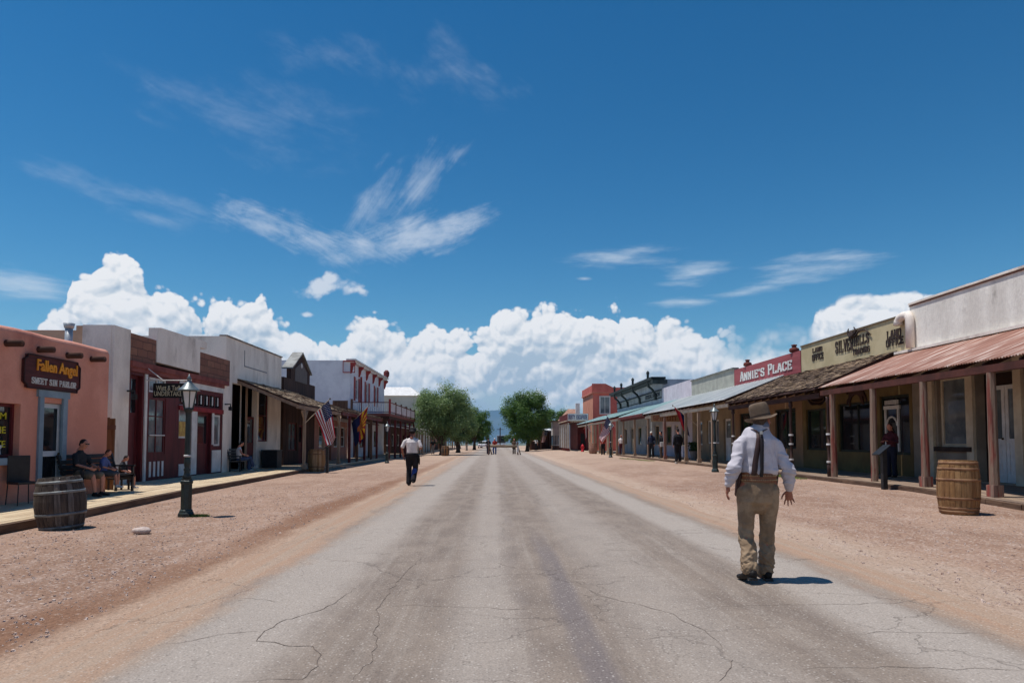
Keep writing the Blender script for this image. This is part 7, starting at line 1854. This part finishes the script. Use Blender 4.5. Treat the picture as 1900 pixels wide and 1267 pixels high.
# ---------- simpler figures (seen small), same construction with coarser voxels
def figure(lab, loc, rz, J, top, legs, shoes, hair=HAIRD, hat=None, skin=SKIN, h=1.75, bare_arm=True, shorts=False, vox=.013, skirt=None, fat=1.0, face=(0,1,0), extras=None, bare_sh=False, facebits=False, cap=None):
    """J: joints in metres for a 1.75 m figure; sides 'L' (x<0) and 'R'. front = +y"""
    p = thing('person', lab, 'person', (0,0,0)); s = h/1.75
    g = lambda n_: V(*J[n_])*s
    hd = g('head'); nk = g('neck'); ch = g('chest'); pe = g('pelvis'); f = V(*face)
    up = (hd-nk).normalized(); sk = MB(); M, W_ = head(sk, hd, f, up if up.z > .5 else V(0,0,1), s)
    tsd = (g('shR')-g('shL')).normalized(); 
    sk.loft([(pe, .14*s, .10*s), (pe.lerp(ch, .5), .12*s, .09*s), (ch, .15*s, .10*s), (nk, .06*s, .055*s)], side=tsd, n=14)
    for k in 'LR':
        a, b, c_ = g('sh'+k), g('el'+k), g('wr'+k)
        sk.loft([(ch.lerp(a, .6)-V(0,0,.04)*s, .035*s, .035*s), (a-V(0,0,.03)*s, .036*s, .036*s), (a.lerp(b, .6), .042*s, .042*s), (b, .036*s, .036*s), (b.lerp(c_, .4), .036*s, .034*s), (c_, .026*s, .021*s)], n=12)
        d_ = (c_-b).normalized(); hand(sk, c_, d_, V(-1 if k == 'L' else 1, 0, .1), V(0, 1, .1) if abs(d_.y) < .8 else V(0,0,1), 1.0*s, .4, .2)
        a, b, c_ = g('hp'+k), g('kn'+k), g('an'+k)
        sk.loft([(a, .085*s, .09*s), (a.lerp(b, .5), .072*s, .076*s), (b, .052*s, .054*s), (b.lerp(c_, .35), .052*s, .055*s), (c_, .034*s, .038*s)], n=12)
    grow(sk, 'body', skin, p, min(vox, .010), 2)
    if facebits: face_bits(p, W_, M, s)
    # top
    sh = MB(); w = fat
    lo = pe.lerp(ch, .12)
    sh.loft([(lo, .155*s*w, .115*s*w), (pe.lerp(ch, .4), .150*s*w, .118*s*w), (pe.lerp(ch, .75), .165*s*w, .122*s*w), (ch, .175*s*w, .122*s*w), (ch.lerp(nk, .55), .15*s*w, .10*s), (nk+V(0,0,-.01)*s, .075*s, .07*s)], side=tsd, n=20)
    if not bare_sh:
        for k in 'LR':
            a, b, c_ = g('sh'+k), g('el'+k), g('wr'+k)
            if bare_arm: R_ = [(ch.lerp(a, .5)-V(0,0,.02)*s, .07*s, .08*s), (ch.lerp(a, .85)-V(0,0,.015)*s, .068*s, .074*s), (a.lerp(b, .25), .062*s, .068*s), (a.lerp(b, .55), .060*s, .062*s), (a.lerp(b, .85), .060*s, .060*s)]
            else: R_ = [(ch.lerp(a, .5)-V(0,0,.02)*s, .07*s, .08*s), (ch.lerp(a, .85)-V(0,0,.015)*s, .066*s, .072*s), (a.lerp(b, .5), .058*s, .060*s), (b, .054*s, .054*s), (b.lerp(c_, .6), .050*s, .048*s), (b.lerp(c_, .97), .040*s, .038*s)]
            sh.loft(R_, n=14)
    grow(sh, 'shirt', top, p, vox*.8, 2, .012)
    lg = MB(); lg.loft([(pe.lerp(ch, .16), .150*s*w, .112*s*w), (pe, .165*s*w, .13*s*w), (pe+(pe-ch).normalized()*.06*s, .15*s, .12*s)], side=tsd, n=18)
    for k in 'LR':
        a, b, c_ = g('hp'+k), g('kn'+k), g('an'+k)
        if shorts: R_ = [(a, .096*s, .11*s), (a.lerp(b, .5), .090*s, .094*s), (a.lerp(b, .92), .086*s, .088*s)]
        else: R_ = [(a, .098*s*w**.5, .11*s), (a.lerp(b, .5), .092*s*w**.5, .096*s), (b, .078*s*w**.5, .080*s), (b.lerp(c_, .5), .074*s*w**.5, .078*s), (b.lerp(c_, .98), .076*s*w**.5, .082*s)]
        lg.loft(R_, n=16)
    grow(lg, 'shorts' if shorts else 'trousers', legs, p, vox*.8, 2, .010)
    for k in 'LR':
        c_ = g('an'+k); kn = g('kn'+k); ft = g('to'+k); d_ = (ft-c_); d_.z = 0; d_.normalize(); bt = MB(); z0 = V(c_.x, c_.y, c_.z-.075*s)
        bt.loft([(z0-d_*.05*s+V(0,0,.04)*s, .036*s, .036*s), (z0+V(0,0,.045)*s, .040*s, .042*s), (z0+d_*.09*s+V(0,0,.035)*s, .044*s, .034*s), (z0+d_*.18*s+V(0,0,.028)*s, .042*s, .026*s)], n=12)
        bt.loft([(c_+V(0,0,.02), .042*s, .044*s), (z0+V(0,0,.05)*s, .042*s, .044*s)], n=10)
        grow(bt, 'shoe', shoes, p, .012, 1)
    if hair:
        hr = MB(); hr.ell(W_(0, -.026, .034), (.083*s, .088*s, .086*s), 16, 10, M); hr.ell(W_(0, -.05, -.02), (.072*s, .055*s, .06*s), 12, 8, M)
        if skirt == 'long': hr.loft([(W_(0, -.05, .0), .08*s, .05*s), (W_(0, -.06, -.12), .085*s, .045*s), (W_(0, -.06, -.24), .07*s, .035*s)], n=12)
        grow(hr, 'hair', hair, p, .010, 1)
    if hat:
        hm, br = hat; ht = MB(); hz = W_(0, 0, .06)
        ht.lathe([(.085*s, -.01), (br*s, .0), (br*s+.004, .006), (br*s*.99, .012), (.1*s, .012), (.096*s, .06*s), (.085*s, .115*s), (.05*s, .13*s), (.01, .12*s)], 24, tuple(hz)); ht.build('hat', hm, p, True)
    if cap:
        cp = MB(); cp.ell(W_(0, -.005, .050), (.086*s, .10*s, .07*s), 16, 10, M); cp.loft([(W_(0, .07, .05), .06*s, .008*s), (W_(0, .15, .045), .05*s, .006*s)], n=12); grow(cp, 'cap', cap, p, .008, 1)
    p.location = loc; p.rotation_euler = (0,0,rz)
    return p
STAND = dict(head=(0,.02,1.64), neck=(0,-.01,1.48), chest=(0,0,1.32), pelvis=(0,0,.95), shL=(-.18,0,1.40), shR=(.18,0,1.40), elL=(-.24,-.03,1.12), elR=(.24,-.03,1.12), wrL=(-.23,.05,.88), wrR=(.23,.05,.88),
    hpL=(-.09,0,.90), hpR=(.09,0,.90), knL=(-.10,.02,.49), knR=(.10,.02,.49), anL=(-.10,-.02,.085), anR=(.11,-.02,.085), toL=(-.12,.15,0), toR=(.13,.15,0))
def pose(**k): d = dict(STAND); d.update(k); return d
C_ = lambda n_, c, c2=None, r_=.9: mat(n_, S(*c), S(*c2) if c2 else None, 6, r_, .05, 80)
BLK = C_('black_cloth', (34,32,36), (26,24,28)); WSH = C_('white_shirt', (224,214,208), (206,196,192)); NAVY = C_('navy_jeans', (34,40,62), (28,32,52)); BLU = C_('blue_denim', (48,76,140), (40,64,120)); SHO = C_('dark_shoe', (34,28,26), None, .5)
# man walking ahead on the left, white short-sleeved shirt
x, y = PZ(764, 901)
walk = pose(head=(.0,.07,1.60), neck=(0,.0,1.48), elL=(-.30,-.06,1.14), wrL=(-.27,.02,.90), elR=(.29,-.06,1.16), wrR=(.22,.18,1.12), knL=(-.10,.06,.50), anL=(-.09,-.02,.085), toL=(-.10,.18,0), knR=(.09,.10,.52), anR=(.07,-.12,.16), toR=(.05,.05,.05), shL=(-.19,0,1.41), shR=(.19,0,1.41), hpL=(-.10,0,.90), hpR=(.10,0,.90))
pw = figure('man in white short-sleeved shirt and black trousers walking away on the left', (x, y, 0), -.1, walk, WSH, BLK, SHO, hair=HAIRD, hat=(C_('dark_felt', (44,40,40)), .20), skin=SKIND, h=1.86, fat=1.12)
o = MB().loft([(V(.080, .035, .50), .088, .098), (V(.075, .0, .36), .086, .094), (V(.068, -.06, .25), .082, .088)], n=12).build('blue_bandana', BLU, pw, True)
h_ = MB().loft([(V(.22, 0, .98), .03, .06), (V(.235, .02, .84), .028, .055), (V(.235, .04, .70), .02, .04)], n=10); h_.build('holster', SHO, pw, True)
# seated man and child on the dark bench (front +y -> rotated to face the street)
def seat(dx=0, arm=.0, sp=.12, lean=0.0, kz=.50): return dict(head=(0,.02+lean,1.24), neck=(0,-.06+lean*.7,1.08), chest=(0,-.08+lean*.5,.92), pelvis=(0,-.06,.53), shL=(-.18,-.07+lean*.6,1.0), shR=(.18,-.07+lean*.6,1.0), elL=(-.24,.05,.76), elR=(.24,.05,.76), wrL=(-.14,.28,.68), wrR=(.14,.28,.68),
    hpL=(-.10,-.02,.53), hpR=(.10,-.02,.53), knL=(-sp-.02,.40,kz), knR=(sp+.02,.40,kz), anL=(-sp,.40,.09), anR=(sp,.44,.09), toL=(-sp-.02,.6,0), toR=(sp+.02,.62,0))
DSH = C_('charcoal_tshirt', (46,48,52), (36,38,42)); KSH = C_('khaki_shorts', (120,108,92), (104,92,78)); LSH = C_('light_shoe', (196,190,186), None, .7)
ys_ = YX(160, -9.55)
figure('man in dark T-shirt and shorts with sunglasses sitting on the dark bench', (-9.62, ys_, ZB), -pi/2-.12, seat(sp=.14), DSH, KSH, SHO, hair=HAIRD, skin=SKIN, h=1.72, shorts=True, vox=.010, facebits=True)
pm_ = [o for o in COL.objects if o.name.startswith('person') and 'sunglasses' in o.get('label', '')][0]
g_ = MB(); J_ = V(0,.02,1.24)*(1.72/1.75); g_.box(J_.x-.055, J_.x-.008, J_.y+.086, J_.y+.098, J_.z-.012, J_.z+.020); g_.box(J_.x+.008, J_.x+.055, J_.y+.086, J_.y+.098, J_.z-.012, J_.z+.020); g_.box(J_.x-.078, J_.x+.078, J_.y+.080, J_.y+.088, J_.z+.008, J_.z+.018); g_.build('sunglasses', BLACK, pm_)
yc_ = YX(200, -9.5)
figure('child in blue T-shirt sitting on the dark bench next to the man', (-9.55, yc_, ZB+.14), -pi/2+.1, seat(sp=.10, lean=.08, kz=.50), C_('slate_blue_tshirt', (92,104,150), (78,90,134)), C_('grey_shorts', (90,88,90)), LSH, hair=C_('brown_hair', (92,60,44)), skin=SKIN, h=1.22, shorts=True, vox=.010)
yc2 = YX(226, -10.0)
figure('child in dark top and white socks sitting beside the white pillar', (-9.95, yc2, ZB+.02), -pi/2+.1, seat(sp=.10, lean=.10, kz=.50), DSH, C_('dark_shorts', (48,46,50)), LSH, hair=HAIRD, skin=SKIN, h=1.15, shorts=True, vox=.010)
st_ = MB().box(-10.25, -9.85, yc2-.22, yc2+.22, ZB+.27, ZB+.32)
so_ = thing('stool', 'low dark stool under the child beside the white pillar', 'stool', (-10.05, yc2, ZB)); st_.build('seat', DKB, so_)
for dx in (-.17, .17):
    for dy in (-.18, .18): MB().box(-10.05+dx-.02, -10.05+dx+.02, yc2+dy-.02, yc2+dy+.02, ZB, ZB+.27).build('leg', DKB, so_)
# woman on the grey bench
yw_ = YX(449, -10.9)
sw = seat(sp=.08, lean=.02); sw.update(knR=(.02,.44,.60), anR=(-.10,.56,.22), toR=(-.16,.72,.2), elR=(.28,.0,.80), wrR=(.16,.22,.72))
figure('woman in white sleeveless top and jeans sitting on the grey bench', (-10.95, yw_, ZB), -pi/2+.55, sw, WSH, C_('faded_jeans', (70,84,116), (58,72,100)), LSH, hair=HAIRD, skin=SKIN, h=1.66, bare_sh=True, vox=.012)
# woman leaning behind the reading stand on the right
yw_ = 20.6; x, _ = PY(1655, 880, yw_)
figure('woman with long dark hair in a maroon top standing before the white carved arch', (x, yw_, ZW), pi*.62, pose(elL=(-.26,.05,1.14), wrL=(-.10,.26,1.18), elR=(.26,.05,1.12), wrR=(.08,.28,1.16), head=(.0,.05,1.63)), C_('maroon_cloth', (84,34,42), (64,28,36)), C_('dark_navy_cloth', (34,36,52)), SHO, hair=HAIRD, skin=SKIN, h=1.66, skirt='long', bare_arm=False, vox=.012)
# strollers under the right porches
for (u, yw_, lab, tp, lgm, rz, h_) in [
    (1258, 36.6, 'stout person all in black standing on the boardwalk behind the white bollard', BLK, BLK, .3, 1.80),
    (1209, 45.5, 'person with pale cap and dark clothes under the pale metal porch', NAVY, BLK, 2.6, 1.76),
    (1227, 44.0, 'person in black top carrying a white bag beside the dark porch post', BLK, C_('brown_trousers', (78,64,54)), 1.5, 1.72),
    (1153, 56.0, 'person in white shirt and maroon skirt by the teal porch post', WSH, C_('maroon_cloth', (84,34,42)), 2.8, 1.62)]:
    x, _ = PY(u, 850, yw_)
    pp = figure(lab, (x, yw_, ZW if yw_ < 57 else .27), rz, STAND, tp, lgm, SHO, hair=HAIRD, skin=SKIN, h=h_, bare_arm=(tp is WSH), vox=.018, fat=1.25 if u == 1258 else 1.05, cap=C_('pale_cap', (200,196,190)) if u == 1209 else None)
    if u == 1227: MB().box(-.36, -.24, -.12, .12, .75, 1.05).build('bag', WHITEP, pp, bevel=.02)
# far people on the street and verge
for (u, v, yw_, lab, tp, lgm, rz, h_, kw) in [
    (918, 0, 74.2, 'person in red top, white cap and blue trousers sitting at the log barrier', C_('red_top', (170,60,52)), BLU, 2.9, 1.78, dict(cap=C_('white_cap', (224,220,220)))),
    (906, 0, 76.0, 'person in dark clothes standing at the left end of the log barrier', BLK, NAVY, .2, 1.80, {}),
    (954, 0, 76.0, 'person in brown clothes behind the right trestle of the barrier', C_('brown_cloth', (112,88,74)), C_('brown_trousers', (78,64,54)), 2.9, 1.72, {}),
    (1119, 0, 60.5, 'person in red shirt and pale hat standing behind the large striped flag', C_('red_top', (170,60,52)), BLK, 2.9, 1.76, dict(hat=(C_('pale_straw', (206,196,176)), .16))),
    (995, 0, 101.0, 'person in loose white shirt and black trousers with arm stretched out at the dark shed', C_('bright_white_shirt', (232,230,232)), BLK, 2.6, 1.80, {}),
    (803, 0, 76.5, 'person in dark clothes standing under the left bushy tree beside a grey bin', BLK, C_('grey_trousers', (120,120,124)), .4, 1.75, {}),
    (866, 0, 104.0, 'person in pale trousers standing in tree shade on the left verge', C_('grey_green_top', (92,98,84)), C_('pale_trousers', (176,168,158)), .8, 1.75, {}),
    (848, 0, 92.0, 'person in pale pink clothes walking near the pale striped flag', C_('pale_pink_cloth', (206,176,172)), C_('pale_trousers', (176,168,158)), 1.2, 1.7, {})]:
    x, _ = PY(u, 830, yw_)
    J_ = STAND
    if u == 995: J_ = pose(elR=(.40,.05,1.34), wrR=(.62,.1,1.40))
    if u == 918: J_ = pose(knL=(-.14,.12,.48), knR=(.14,.12,.48), wrL=(-.2,.25,1.05), wrR=(.2,.25,1.05))
    zz = gz(x, yw_) if abs(x) < 9.9 else .27
    figure(lab, (x, yw_, zz), rz, J_, tp, lgm, SHO, hair=HAIRD, skin=SKIN, h=h_, bare_arm=True, vox=.022, fat=1.1, **kw)
